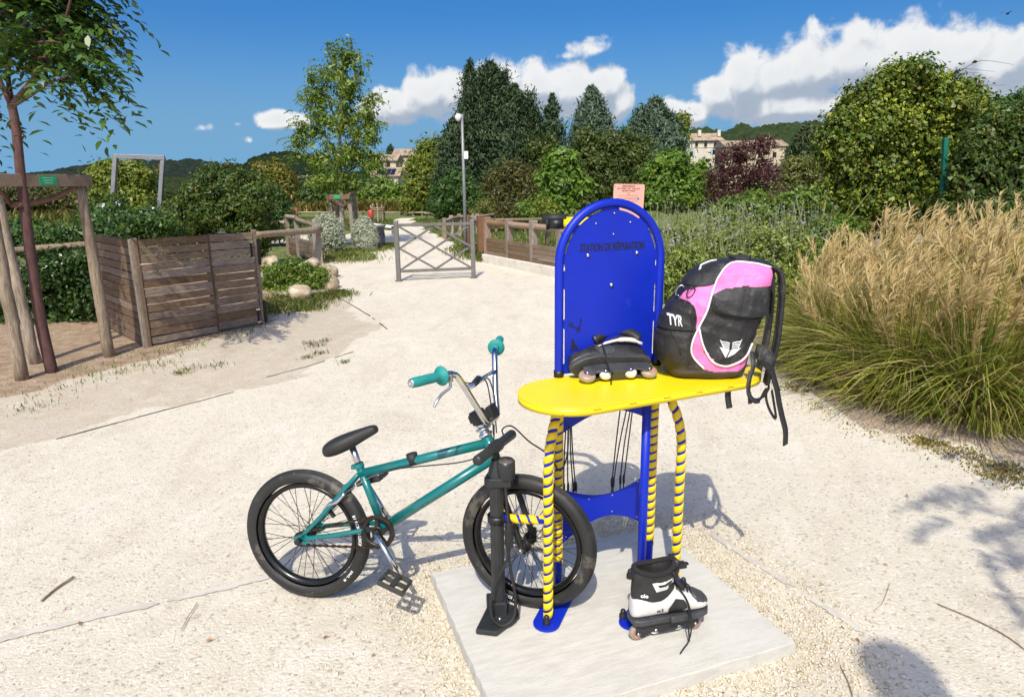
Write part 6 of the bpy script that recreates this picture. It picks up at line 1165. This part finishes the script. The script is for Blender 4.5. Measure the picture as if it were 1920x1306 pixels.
# --- ivy mass and fence at right
IV = [(1690, 160, 66, 46), (1638, 205, 58, 46), (1750, 190, 70, 60), (1600, 250, 56, 56), (1680, 250, 90, 70), (1770, 260, 70, 70), (1590, 310, 50, 50), (1660, 330, 80, 70), (1745, 340, 60, 70), (1620, 385, 60, 50), (1700, 400, 70, 50), (1810, 230, 50, 60), (1570, 280, 34, 40)]
iv = shrub('ivy_mass', 'huge ivy covered tree in yellow green bloom at right', 'tree', 11.0, 1680, IV, L_IVY, 2600, 18, .16, .095, .7, 90, quad=True, extra=(('ivy_bloom', L_BLOOM, 2100, 10, .055, .04, .9, .12),), trunk=.12)
rng = np.random.default_rng(5)
for i in range(9): # wandering shoots
    a = AY(1760 + rng.uniform(-70, 60), 160 + rng.uniform(-30, 30), 10.9) - np.array(iv.location); limb(iv, [tuple(a), tuple(a + np.array([.25, -.05, .12])), tuple(a + np.array([.5 + .3 * rng.random(), -.1, .05 + .25 * rng.random()]))], .006, .002, BARK, 'shoot', 4, 4)
shrub('ivy_hedge', 'ivy and creeper hedge on the mesh fence at far right', 'hedge', 9.6, 1860, [(1830, 330, 50, 60), (1890, 300, 50, 60), (1950, 300, 60, 80), (1850, 250, 40, 40), (1910, 240, 50, 40), (1990, 230, 60, 60), (1830, 390, 60, 40), (1900, 380, 60, 50), (1990, 390, 70, 60), (1790, 400, 40, 34)], leafmat('leaf_creeper', (.03, .06, .014), (.10, .14, .035), (.16, .08, .03), rare=.97), 1900, 18, .14, .085, .65, 91, extra=(('ivy_bloom', L_BLOOM, 160, 6, .05, .04, .9, .0),))
shrub('far_trees', 'dark trees behind the ivy at the right edge', 'tree', 22, 1880, [(1850, 225, 60, 40), (1920, 215, 60, 40), (1990, 210, 60, 50), (1880, 270, 90, 60)], L_DARK, 700, 16, .3, .18, .55, 92)
GRNW = mat('dark_green_wire', (.01, .05, .04), .5); GRN = mat('green_fence_paint', (.012, .14, .10), .4, var=.1); q = AY(1763, 500, 9.9); q[2] = 0; fp = empty('mesh_fence', q, 0, 'dark green metal mesh fence post and wires among the ivy', 'fence')
zt = AY(1773, 258, 9.9)[2]; MB().bar((0, 0, 0), tuple(AY(1773, 258, 9.9) - q), .06, .06, up=(0, 1, 0)).build('post', GRN, fp, bevel=.004)
for i in range(24): z = .25 + i * (zt - .35) / 23; MB().tube([(0, 0, z), (2.3, -.5, z)], .002, 4).build('wire', GRNW, fp)
for i in range(40): x = .05 + i * .055; MB().tube([(x, -x * .217, .1), (x, -x * .217, zt - .02)], .002, 4).build('wire', GRNW, fp)
# --- flower bed: sage, low shrubs
for i, (px, py, rx, ry, Y, lab) in enumerate(((1300, 470, 60, 40, 10.5, 'grey green low shrub behind the backpack, left of the bed'), (1380, 480, 60, 44, 9.6, 'grey green low shrub in the middle of the bed'), (1455, 480, 60, 40, 9.0, 'grey green low shrub next to the tall grass'), (1290, 520, 46, 40, 8.8, 'low shrub directly behind the backpack'), (1560, 455, 50, 30, 9.8, 'bright green low shrub under the ivy'), (1360, 540, 60, 40, 8.0, 'low shrub at the front of the bed'), (1440, 560, 50, 40, 7.2, 'low shrub beside the tall grass stems'))):
    shrub('low_shrub', lab, 'shrub', Y, px, [(px, py - 10, rx, ry + 8), (px - rx * .5, py + 10, rx * .6, ry * .8), (px + rx * .5, py + 8, rx * .6, ry * .8), (px, py + ry * .8, rx * .9, ry * .8)], leafmat('leaf_low%d' % i, (.13, .18, .045), (.30, .35, .11), (.36, .36, .13)) if i != 4 else L_MID, 700, 16, .10, .075, .45, 100 + i, up=.15, lumpy=False, quad=True)
def stalks(name, n, region, hmin, hmax, r, m, seed, lean=.15):
    rng = np.random.default_rng(seed); Vs = []; Qs = []; b = 0; pts = []
    for i in range(n):
        px, Y = rng.uniform(*region[0]), rng.uniform(*region[1]); p = AY(px, 400, Y); p[2] = 0; h = rng.uniform(hmin, hmax); d = rng.normal(0, lean, 2); q = p + np.array([d[0] * h, d[1] * h, h]); w = np.array([r, 0, 0]); mid_ = (p + q) / 2 - np.array([d[0] * .15, 0, 0])
        Vs.append(np.array([p - w, p + w, mid_ + w * .8, mid_ - w * .8, q + w * .4, q - w * .4])); Qs += [(b, b + 1, b + 2, b + 3), (b + 3, b + 2, b + 4, b + 5)]; b += 6; pts.append((mid_, q))
    np_o = np_mesh(name, np.concatenate(Vs), np.array(Qs), m, None); return np_o, pts
STALK = leafmat('stalk_grey', (.14, .17, .07), (.27, .28, .14), trans=.1); so, pts = stalks('sage_stems', 420, ((1235, 1560), (8.4, 11.5)), .75, 1.35, .004, STALK, 6); tag(so, 'grey upright stems of the sage in the flower bed', 'flower bed', kind='stuff')
rng = np.random.default_rng(8); P_ = np.concatenate([np.array([a + (b_ - a) * t for t in rng.uniform(.3, 1.02, 13)]) for a, b_ in pts]) + rng.normal(0, .012, (420 * 13, 3)); V, Q = leaves(P_, rng.normal(size=P_.shape), .026 * (.6 + .8 * rng.random(len(P_))), .6, rng)
so2 = np_mesh('sage_flowers', V, Q, leafmat('petal_lavender', (.23, .22, .29), (.38, .36, .46), (.26, .28, .17), rare=.62, green=False), None, kind='stuff'); tag(so2, 'pale lavender blue sage flowers above the bed', 'flowers')
o, _ = stalks('dry_stems', 7, ((1515, 1545), (10.2, 10.4)), 1.0, 1.5, .012, STALK, 9, .25); tag(o, 'thin dry canes in front of the dark ivy shade', 'canes', kind='stuff')
# --- tall ornamental grass
def strips(P, W, side):                     # P (n,k,3)
    n, k, _ = P.shape; A = P + side[:, None, :] * W[None, :, None] / 2; B = P - side[:, None, :] * W[None, :, None] / 2; V = np.stack([A, B], 2).reshape(-1, 3); I = np.arange(n * k * 2).reshape(n, k, 2)
    return V, np.stack([I[:, :-1, 0], I[:, :-1, 1], I[:, 1:, 1], I[:, 1:, 0]], -1).reshape(-1, 4)
CL = [(2.84, 5.45, .98), (2.94, 4.78, 1.04), (3.22, 4.42, 1.12), (3.45, 5.2, 1.25), (3.72, 4.42, 1.3), (4.1, 5.5, 1.42), (3.7, 6.3, 1.3), (4.35, 4.7, 1.48), (4.8, 6.0, 1.55), (3.2, 6.2, 1.1), (4.3, 4.0, 1.4)]
def tall_grass():
    rng = np.random.default_rng(17); BV, BQ, PV, PQ, nb, npl = [], [], [], [], 0, 0; t = np.linspace(0, 1, 7)
    for (cx, cy_, h) in CL:
        n = 2500; a = rng.random(n) * 6.283; rr = .26 * np.sqrt(rng.random(n)); sk_ = np.arange(n) < 800; rr = np.where(sk_, rr + .15 + .25 * rng.random(n), rr); L = np.where(sk_, rng.uniform(.3, .6, n), h * rng.uniform(.5, 1.12, n)); lean = np.where(sk_, rng.uniform(.4, 1.2, n), rng.uniform(.12, 1.08, n))
        dr = np.stack([np.cos(a), np.sin(a)], -1); base = np.stack([cx + rr * np.cos(a), cy_ + rr * np.sin(a), np.zeros(n)], -1); out = lean[:, None] * L[:, None] * t[None] ** 1.7 * .85; up_ = L[:, None] * (t[None] * (1 - .25 * lean[:, None]) - .50 * lean[:, None] * t[None] ** 2.6)
        P = np.stack([base[:, :1] + out * dr[:, :1], base[:, 1:2] + out * dr[:, 1:2], np.maximum(.01, up_)], -1); sd_ = np.stack([-dr[:, 1], dr[:, 0], rng.normal(0, .3, n)], -1); V, Q = strips(P, .0085 * (1 - t ** 3) + .0008, unit(sd_)); BV.append(V); BQ.append(Q + nb); nb += len(V)
        m = 125; a = rng.random(m) * 6.283; rr = .2 * np.sqrt(rng.random(m)); le = rng.uniform(.02, .55, m); hh = h * rng.uniform(.62, 1.04, m); d2 = np.stack([np.cos(a), np.sin(a)], -1); wind = np.array([.10, .02])
        for i in range(m):
            b0 = np.array([cx + rr[i] * d2[i, 0], cy_ + rr[i] * d2[i, 1], 0]); off = d2[i] * le[i] * hh[i] + wind * hh[i]; tp = b0 + np.array([off[0], off[1], hh[i] * (1 - .3 * le[i])]); ks = np.linspace(0, 1, 5); st_ = np.stack([b0[0] + off[0] * ks ** 1.6, b0[1] + off[1] * ks ** 1.6, tp[2] * ks], -1)
            V, Q = strips(st_[None], np.full(5, .004), np.array([[1., 0, 0]])); PV.append(V); PQ.append(Q + npl); npl += len(V)
            u_ = st_[-1] - st_[-2]; u_ /= np.linalg.norm(u_); nh = 22; s0 = tp - u_ * rng.uniform(.12, .2); tt = rng.random(nh); hb_ = s0 + u_ * (tt * .16)[:, None]; dirs = unit(u_[None] * 1.4 + rng.normal(0, .33, (nh, 3)) + np.array([.25, 0, -.05])); HL = rng.uniform(.07, .155, nh); kk = np.linspace(0, 1, 4)
            hp = hb_[:, None, :] + dirs[:, None, :] * (HL[:, None] * kk)[..., None]; hp[..., 2] -= .035 * kk ** 2; hp[..., 0] += .02 * kk ** 2; V, Q = strips(hp, np.array([.003, .009, .007, .001]), unit(np.cross(dirs, rng.normal(size=(nh, 3))))); PV.append(V); PQ.append(Q + npl); npl += len(V)
    bl_m = leafmat('grass_blade', (.15, .20, .045), (.37, .36, .10), (.50, .40, .17), trans=.35, nscale=1.6, rare=.75); pl_m = leafmat('grass_plume', (.50, .365, .15), (.69, .55, .28), green=False, trans=.4, rough=.7, nscale=1.2)
    o1 = np_mesh('grass_blades', np.concatenate(BV), np.concatenate(BQ), bl_m, None, kind='stuff'); tag(o1, 'tall green arching blades of the ornamental grass at right', 'grass'); o2 = np_mesh('grass_plumes', np.concatenate(PV), np.concatenate(PQ), pl_m, None, kind='stuff'); tag(o2, 'feathery golden plumes on top of the ornamental grass', 'grass')
tall_grass()
# --- lawn and verge grass
def turf(name, label, n, poly=None, pts=None, h=(.03, .08), m=None, seed=0, w=.006):
    rng = np.random.default_rng(seed)
    if poly is not None:
        pl = np.array(poly); lo, hi = pl.min(0), pl.max(0); q = rng.uniform(lo, hi, (n * 4, 2)); q = q[in_poly(q[:, 0], q[:, 1], poly)][:n]
    else:
        c = np.array([pts[i] for i in rng.integers(0, len(pts), n)]); q = c[:, :2] + rng.normal(size=(n, 2)) * c[:, 2:3]
    k = len(q); a = rng.random(k) * 6.283; L = rng.uniform(h[0], h[1], k); d = np.stack([np.cos(a), np.sin(a)], -1) * (L * rng.uniform(.1, .8, k))[:, None]; b0 = np.concatenate([q, np.zeros((k, 1))], 1); s_ = np.stack([-np.sin(a), np.cos(a), np.zeros(k)], -1) * w * (.6 + .8 * rng.random((k, 1)))
    tp = b0 + np.concatenate([d, L[:, None]], 1); mid_ = b0 + np.concatenate([d * .3, L[:, None] * .6], 1); V = np.stack([b0 - s_ / 2, b0 + s_ / 2, mid_ + s_ / 2, tp, mid_ - s_ / 2], 1).reshape(-1, 3); Q = np.arange(5 * k).reshape(k, 5); o = np_mesh(name, V, Q, m, None, kind='stuff'); tag(o, label, 'grass')
LAWN = leafmat('lawn_blade', (.07, .115, .022), (.17, .20, .055), (.3, .26, .12), trans=.25, nscale=.5, rare=.85); VERGE = leafmat('verge_blade', (.15, .21, .045), (.30, .33, .10), (.45, .39, .22), trans=.45, rare=.8)
turf('lawn_grass', 'mown green lawn right of the path behind the gate', 32000, poly=gp([(800, 431), (775, 411), (1120, 411), (1120, 470), (1060, 480), (920, 492)]), h=(.03, .09), m=LAWN, seed=1, w=.016)
turf('lawn_grass', 'mown green lawn left of the path behind the bin', 16000, poly=gp([(560, 436), (738, 432), (739, 412), (560, 408)]), h=(.03, .1), m=LAWN, seed=2, w=.02)
turf('lawn_grass', 'small green lawn strip beside the litter bin', 5000, poly=gp([(690, 465), (742, 464), (742, 457), (690, 456)]), h=(.03, .08), m=LAWN, seed=12, w=.016)
def spots(l): return [(*G(a, b)[:2], r) for a, b, r in l]
turf('verge_grass', 'green grass verge under the boulders and bush', 5200, pts=spots([(520, 578, .22), (560, 572, .22), (600, 560, .2), (620, 555, .15), (635, 552, .1), (500, 585, .15), (575, 580, .12), (545, 560, .25)]), h=(.03, .09), m=VERGE, seed=3, w=.006)
turf('verge_grass', 'sparse dry grass along the slatted enclosure', 800, pts=spots([(330, 655, .18), (420, 632, .18), (480, 615, .15), (280, 668, .16), (240, 690, .14), (160, 705, .14), (300, 685, .1), (100, 735, .16), (360, 650, .12), (130, 690, .15), (60, 765, .1), (205, 700, .12), (450, 625, .1), (340, 700, .05)]), h=(.01, .045), m=VERGE, seed=4, w=.005)
turf('verge_grass', 'small green weed tufts on the gravel', 420, pts=spots([(590, 650, .05), (600, 663, .04), (575, 672, .04), (365, 690, .06), (410, 686, .05), (1040, 505, .08), (645, 680, .03), (580, 645, .04), (610, 640, .03)]), h=(.01, .045), m=LAWN, seed=5, w=.004)
turf('verge_grass', 'green grass tufts round the middle tree stakes', 3000, pts=spots([(600, 478, .35), (640, 482, .35), (680, 472, .3), (650, 488, .4), (700, 468, .25), (620, 486, .3)]), h=(.03, .12), m=VERGE, seed=6, w=.012)
turf('verge_grass', 'dry grass and weeds at the foot of the right fence post', 2600, pts=spots([(905, 485, .2), (890, 478, .25), (915, 490, .1), (880, 470, .25)]), h=(.04, .16), m=VERGE, seed=7, w=.010)
turf('verge_grass', 'dry litter and weeds along the ornamental grass bed', 5000, pts=spots([(1640, 800, .10), (1720, 815, .12), (1800, 840, .12), (1860, 850, .15), (1900, 870, .10), (1560, 765, .10), (1500, 728, .08), (1880, 890, .08), (1740, 830, .06)]), h=(.004, .022), m=leafmat('dry_litter', (.2, .14, .07), (.42, .32, .19), (.12, .17, .04), rare=.85), seed=8, w=.008)
turf('meadow_grass', 'tall dry meadow grass in the distance at left', 16000, poly=gp([(-300, 392), (200, 392), (330, 396), (330, 420), (-300, 430)]), h=(.3, .8), m=leafmat('meadow', (.16, .17, .05), (.34, .29, .12), trans=.25), seed=9, w=.05)
turf('meadow_grass', 'tall dry grass behind the far rail fence', 9000, poly=gp([(560, 400), (830, 400), (830, 391), (560, 391)]), h=(.4, .9), m=leafmat('meadow_dry', (.25, .19, .07), (.42, .33, .15), trans=.25), seed=10, w=.06)
# ------------------------------------------------------------------ hills and houses
def hill(name, label, Y0, Y1, x0, x1, ridge, amp, cell, m, nx2, ny2, seed):
    xs2 = np.linspace(x0, x1, nx2); ys2 = np.linspace(Y0, Y1, ny2); X, Y = np.meshgrid(xs2, ys2); rx = [AY(q[0], q[1], Y1)[0] for q in ridge]; rz = [AY(q[0], q[1], Y1)[2] for q in ridge]
    t = (Y - Y0) / (Y1 - Y0); h = np.interp(X, rx, rz) * (t ** 1.15); gx, gy = X / cell, Y / cell; best = np.full(X.shape, 9.); ix, iy = np.floor(gx), np.floor(gy)
    hsh = lambda a, b, k: np.modf(np.abs(np.sin(a * 127.1 + b * 311.7 + k * 74.7 + seed) * 43758.5))[0]
    hh = np.zeros(X.shape)
    for a in (-1, 0, 1):
        for b in (-1, 0, 1):
            cx, cy_ = ix + a + hsh(ix + a, iy + b, 1), iy + b + hsh(ix + a, iy + b, 2); d = np.hypot(gx - cx, gy - cy_); hgt = np.sqrt(np.maximum(0, 1 - (d / .85) ** 2)) * (.5 + .7 * hsh(ix + a, iy + b, 3)); hh = np.maximum(hh, hgt)
    rng = np.random.default_rng(seed); h = h + amp * hh * np.minimum(1, t * 3) + rng.normal(0, amp * .07, X.shape) - amp * .5 * np.minimum(1, t * 3)
    V = np.stack([X, Y, np.maximum(h, -.5)], -1).reshape(-1, 3); I = np.arange(nx2 * ny2).reshape(ny2, nx2); o = np_mesh(name, V, np.stack([I[:-1, :-1], I[:-1, 1:], I[1:, 1:], I[1:, :-1]], -1).reshape(-1, 4), m, None); tag(o, label, 'hill', kind='structure')
def woodsmat(name, c1, c2, s):
    m, nt, b = newmat(name); tcn = nt.nodes.new('ShaderNodeTexCoord'); n = N(nt, 'ShaderNodeTexNoise', inp={'Vector': tcn.outputs['Object'], 'Scale': s, 'Detail': 9., 'Roughness': .75}); cc = mixc(nt, sstep(nt, n.outputs[0], .35, .65), c1, c2); nt.links.new(cc, b.inputs['Base Color']); b.inputs['Roughness'].default_value = 1.; b.inputs['Specular IOR Level'].default_value = .1
    bp = N(nt, 'ShaderNodeBump', inp={'Strength': 1., 'Distance': 3., 'Height': n.outputs[0]}); nt.links.new(bp.outputs[0], b.inputs['Normal']); return m
hill('hill', 'distant wooded hill on the left horizon', 520, 760, -620, -60, [(-400, 330), (0, 331), (90, 327), (140, 320), (200, 306), (300, 302), (380, 304), (440, 310), (500, 318), (560, 330), (700, 345)], 7, 13, woodsmat('far_woods', (.010, .020, .016), (.028, .038, .024), .12), 320, 50, 2)
hill('hill', 'nearer dark wooded knoll left of the middle tree', 190, 240, -130, -40, [(440, 350), (476, 330), (482, 298), (510, 284), (560, 288), (600, 300), (660, 330)], 3.2, 6, woodsmat('near_woods', (.012, .028, .012), (.032, .05, .02), .4), 200, 40, 5)
hill('hill', 'wooded hill behind the stone house at right', 260, 400, 40, 420, [(1150, 330), (1230, 275), (1300, 252), (1380, 243), (1450, 236), (1520, 233), (1580, 222), (1700, 205), (1850, 196), (2200, 190)], 6, 9, woodsmat('right_woods', (.025, .048, .018), (.06, .085, .03), .25), 330, 50, 9)
hill('hill', 'low wooded rise behind the farm buildings', 150, 215, -260, 120, [(-300, 352), (200, 345), (400, 338), (700, 335), (800, 330), (1000, 300), (1300, 305), (1500, 300)], 2.6, 5, woodsmat('mid_woods', (.022, .045, .015), (.075, .095, .03), .4), 380, 40, 12)
ROOF = mat('clay_tile_roof', (.30, .20, .13), .9, var=.3, scale=1.2, bump=.8, bscale=5., col2=(.44, .34, .24)); STONE = mat('pale_stone_wall', (.50, .41, .29), .95, var=.16, scale=.9, bump=.4, bscale=3.); PLAST = mat('white_plaster', (.56, .51, .41), .9, var=.1, scale=.6); WINK = mat('dark_window', (.012, .012, .014), .2, var=.1); SHUT = mat('blue_shutter', (.30, .42, .52), .6, var=.1); PV = mat('solar_panel', (.012, .016, .04), .15, var=.15, scale=2.)
def house(name, label, Y, x0, x1, yeave, yridge, ybase, depth, m, hip=.0):
    a, b = AY(x0, yeave, Y), AY(x1, yeave, Y); w = b[0] - a[0]; ze = (a[2] + b[2]) / 2; zr = AY((x0 + x1) / 2, yridge, Y + depth / 2)[2]; zb = AY((x0 + x1) / 2, ybase, Y)[2]; r = empty(name, (a[0], Y, 0), 0, label, 'building')
    MB().box((w / 2, depth / 2, (ze + zb) / 2 - .0), (w, depth, ze - zb)).build('wall', m, r); o = .45; hi = hip * w
    vs = [(-o, -o, ze), (w + o, -o, ze), (w + o, depth + o, ze), (-o, depth + o, ze), (-o + hi, depth / 2, zr), (w + o - hi, depth / 2, zr)]; vs += [(x, y, z - .18) for x, y, z in vs[:4]]
    rf_ = MB().add(vs, [(0, 1, 5, 4), (2, 3, 4, 5), (3, 0, 4), (1, 2, 5), (6, 7, 1, 0), (7, 8, 2, 1), (8, 9, 3, 2), (9, 6, 0, 3), (9, 8, 7, 6)]).build('roof', ROOF, r); return r, rf_, w, ze, zr
Yh = 165; r, rfo, w, ze, zr = house('stone_house', 'pale stone house with tiled roof and small arched attic windows', Yh, 1274, 1356, 264, 250, 345, 9, PLAST, .08)
def wpos(px, py): q = AY(px, py, Yh); return q[0] - r.location[0], q[2]
for px in (1290, 1306, 1323, 1341):
    x, z = wpos(px, 271); pts = [(-.33, -.55), (.33, -.55), (.33, .15)] + [(.33 * math.cos(a), .15 + .33 * math.sin(a)) for a in np.linspace(.3, 2.85, 7)] + [(-.33, .15)]; wd_ = MB().prism(pts, .1, frame4((x, -.02, z), (1, 0, 0), (0, 0, 1))).build('window', WINK, r); MB().box((x, -.08, z - .62), (.9, .16, .12)).build('sill', STONE, wd_)
for px, py in ((1339, 285), (1296, 288)):
    x, z = wpos(px, py); wd_ = MB().box((x, -.02, z), (.75, .1, 1.1)).build('window', WINK, r)
    for s_ in (-1, 1): MB().box((x + s_ * .6, -.06, z), (.42, .06, 1.15)).build('shutter', SHUT, wd_)
MB().box((w / 2, -.03, ze - 1.55), (w + .1, .1, .14)).build('string_course', STONE, r); MB().box((w / 2, -.30, ze - .08), (w + .6, .3, .2)).build('cornice', STONE, r)
for px in (1316, 1353): x, z = wpos(px, 250); MB().box((x, 2.2, z + .2), (.7, .7, 1.4)).build('chimney', PLAST, rfo)
r2, rf2, w2, ze2, zr2 = house('farm_building', 'long low farm building behind the purple bush', 150, 1362, 1474, 273, 263, 345, 8, STONE)
for px in (1395, 1425, 1452): q = AY(px, 290, 150); wd_ = MB().box((q[0] - r2.location[0], -.02, q[2]), (.8, .1, 1.1)).build('window', WINK, r2)
q = AY(1442, 262, 150); MB().box((q[0] - r2.location[0], 1.5, q[2] + .1), (.6, .6, 1.0)).build('chimney', PLAST, rf2)
r3, rf3, w3, _, _ = house('village_house', 'stone village house with a higher tiled roof behind the middle tree', 150, 738, 790, 291, 279, 345, 9, STONE); r4, rf4, w4, ze4, zr4 = house('village_house', 'stone village house with a lower tiled roof behind the middle tree', 140, 692, 742, 300, 290, 345, 8, STONE)
r5, rf5, w5, ze5, zr5 = house('village_house', 'lower house with blue solar panels on its roof', 120, 700, 746, 329, 314, 352, 6, PLAST)
for i in range(4):
    for j in range(2):
        t0 = .2 + j * .38; x = .5 + i * (w5 - 1) / 4 + (w5 - 1) / 8; MB().bar((x - (w5 - 1) / 8 + .05, 3 * t0 - .45 * (1 - t0), ze5 + (zr5 - ze5) * t0 + .12), (x + (w5 - 1) / 8 - .05, 3 * t0 - .45 * (1 - t0), ze5 + (zr5 - ze5) * t0 + .12), 1.15, .05, up=(0, -(zr5 - ze5), 3.45)).build('solar_panel', PV, r5)
for px, py in ((752, 300), (765, 304)): q = AY(px, py, 150); MB().box((q[0] - r3.location[0], -.02, q[2]), (.7, .1, 1.0)).build('window', WINK, r3)
for px in (715, 728): q = AY(px, 308, 140); MB().box((q[0] - r4.location[0], -.02, q[2]), (.7, .1, .9)).build('window', WINK, r4)
r6, rf6, w6, _, _ = house('far_house', 'small white house with red tiled roof left of the middle tree', 120, 534, 566, 340, 330, 372, 7, PLAST, .0)
for px in (541, 552): q = AY(px, 352, 120); MB().box((q[0] - r6.location[0], -.02, q[2]), (.6, .1, .9)).build('window', WINK, r6)
conifer('cypress_tree', 'tiny slim cypress beside the village roofs', 155, 739, 271, 330, 5, L_CYP, 14, n=160, leaf=.7, col=True, cr=.4)
conifer('cypress_tree', 'small column cypress beside the far house', 90, 603, 330, 400, 8, L_CYP, 15, n=200, leaf=.5, col=True, cr=.4)
# ------------------------------------------------------------------ twigs and leaves on the gravel
TW = mat('twig_brown', (.27, .19, .11), .8, var=.3, scale=40.)
for pts, r, lab in (([(78, 1128), (105, 1105), (138, 1083)], .0042, 'thick pale twig on the gravel at lower left'), ([(340, 1183), (355, 1155), (370, 1132)], .0016, 'thin dark twig on the gravel left of the rear wheel'), ([(1758, 1134), (1820, 1160), (1880, 1190), (1925, 1222)], .0022, 'long thin bent twig on the gravel at lower right'), ([(1575, 1250), (1590, 1280), (1600, 1312)], .0016, 'short thin twig on the gravel at the bottom right'), ([(1640, 1145), (1655, 1130), (1668, 1095)], .0011, 'tiny forked twig on the gravel right of the slab')):
    P = [G(*q) + np.array([0, 0, .006]) for q in pts]; o = MB().tube(spline([q - P[0] for q in P], 5), r, 6).build('twig', TW, loc=P[0]); tag(o, lab, 'twig', 'twigs on the gravel')
rng = np.random.default_rng(3); q = [(392, 1202), (610, 1196), (1608, 1202), (1580, 1178), (1470, 1215), (845, 1078), (900, 1248), (1440, 1236), (905, 1262), (1660, 1060), (500, 1010), (150, 1170), (300, 1245), (1750, 1000), (700, 1230), (250, 900), (660, 760), (1500, 1020), (1700, 930), (420, 830)]
Pq = np.array([G(a, b) + np.array([0, 0, .008]) for a, b in q]); V, Q = leaves(Pq, np.tile([0, 0, 1.], (len(Pq), 1)) + rng.normal(0, .25, Pq.shape), rng.uniform(.012, .03, len(Pq)), .4, rng); o = np_mesh('fallen_leaves', V, Q, leafmat('dead_leaf', (.3, .11, .04), (.45, .2, .08), trans=.1), None, kind='stuff'); tag(o, 'small rust brown dead leaves fallen on the gravel', 'leaves')
# ------------------------------------------------------------------ unseen post added behind the viewer to cast a person's shadow into the frame
hx = G(1668, 1225); LH = 4.4; k_ = math.cos(SUN_EL) / math.sin(SUN_EL); foot = hx[:2] - np.array([math.sin(SUN_AZ), math.cos(SUN_AZ)]) * k_ * LH
pl2 = empty('shadow_caster', (foot[0], foot[1], 0), 0, 'unseen post added behind the viewer to cast the rounded shadow of a person at lower right', 'shadow caster')
MB().lathe([(.13, 0), (.13, .03), (.06, .06), (.055, 1.2), (.045, LH - .62)], n=16).build('post', GREYM, pl2)
hd_ = MB().lathe([(.045, LH - .62), (.10, LH - .58), (.125, LH - .50), (.118, LH - .2), (.105, LH - .1)], n=20).build('caster_head', mat('caster_grey', (.5, .5, .48), .4), pl2)
MB().lathe([(.108, LH - .1), (.125, LH - .095), (.11, LH - .04), (.06, LH + .005), (0, LH + .02)], n=20).build('cap', GREYM, hd_)
# ------------------------------------------------------------------ a tree behind the camera at right that shades the gravel edge
tg = G(1925, 950); off_h = 4.6; tp0 = tg[:2] - np.array([math.sin(SUN_AZ), math.cos(SUN_AZ)]) * k_ * off_h
t2_ = empty('young_tree', (tp0[0] + .95, tp0[1] - .1, 0), R_(200), 'young tree behind the viewer at right, its leafy shadow on the gravel', 'tree')
limb(t2_, [(0, 0, -.05), (.03, 0, 1.5), (0, .05, 3.0), (.1, .1, 4.4)], .07, .03, BARKP)
tips = []; rng = np.random.default_rng(12)
for i in range(9):
    a = i * .7; e = np.array([1.3 * math.cos(a), 1.3 * math.sin(a), 4.2 + .5 * rng.random()]); limb(t2_, [(0, .05, 3.0), tuple(e * [.5, .5, 1] - [0, 0, .4]), tuple(e)], .03, .008, BARKP, 'branch', 6)
    for _ in range(34): t = rng.random() ** .6; q = np.array([0, .05, 3.2]) + (e - np.array([0, .05, 3.2])) * t + rng.normal(0, .14, 3); tips.append((q, np.array([math.cos(a), math.sin(a), .1]) + rng.normal(0, .5, 3)))
V, Q = sprays(tips, 14, 15, .42, .092, .40); np_mesh('crown', V, Q, L_TREEA, t2_)
# ------------------------------------------------------------------ a bird high up at right
bq = AY(1889, 26, 30); bd_ = empty('bird', bq, R_(30), 'tiny dark bird flying high in the sky at upper right', 'bird')
mb = MB(); mb.lathe([(0, -.13), (.025, -.09), (.04, 0), (.03, .07), (.018, .10), (0, .13)], ax=(1, 0, .1), n=10); mb.build('body', IRON, bd_)
for s_ in (-1, 1): MB().add([(.05, 0, .01), (-.05, 0, .01), (-.09, s_ * .17, .07), (-.01, s_ * .17, .075), (-.12, s_ * .30, .03)], [(0, 1, 2, 3), (3, 2, 4)]).build('wing', IRON, bd_)
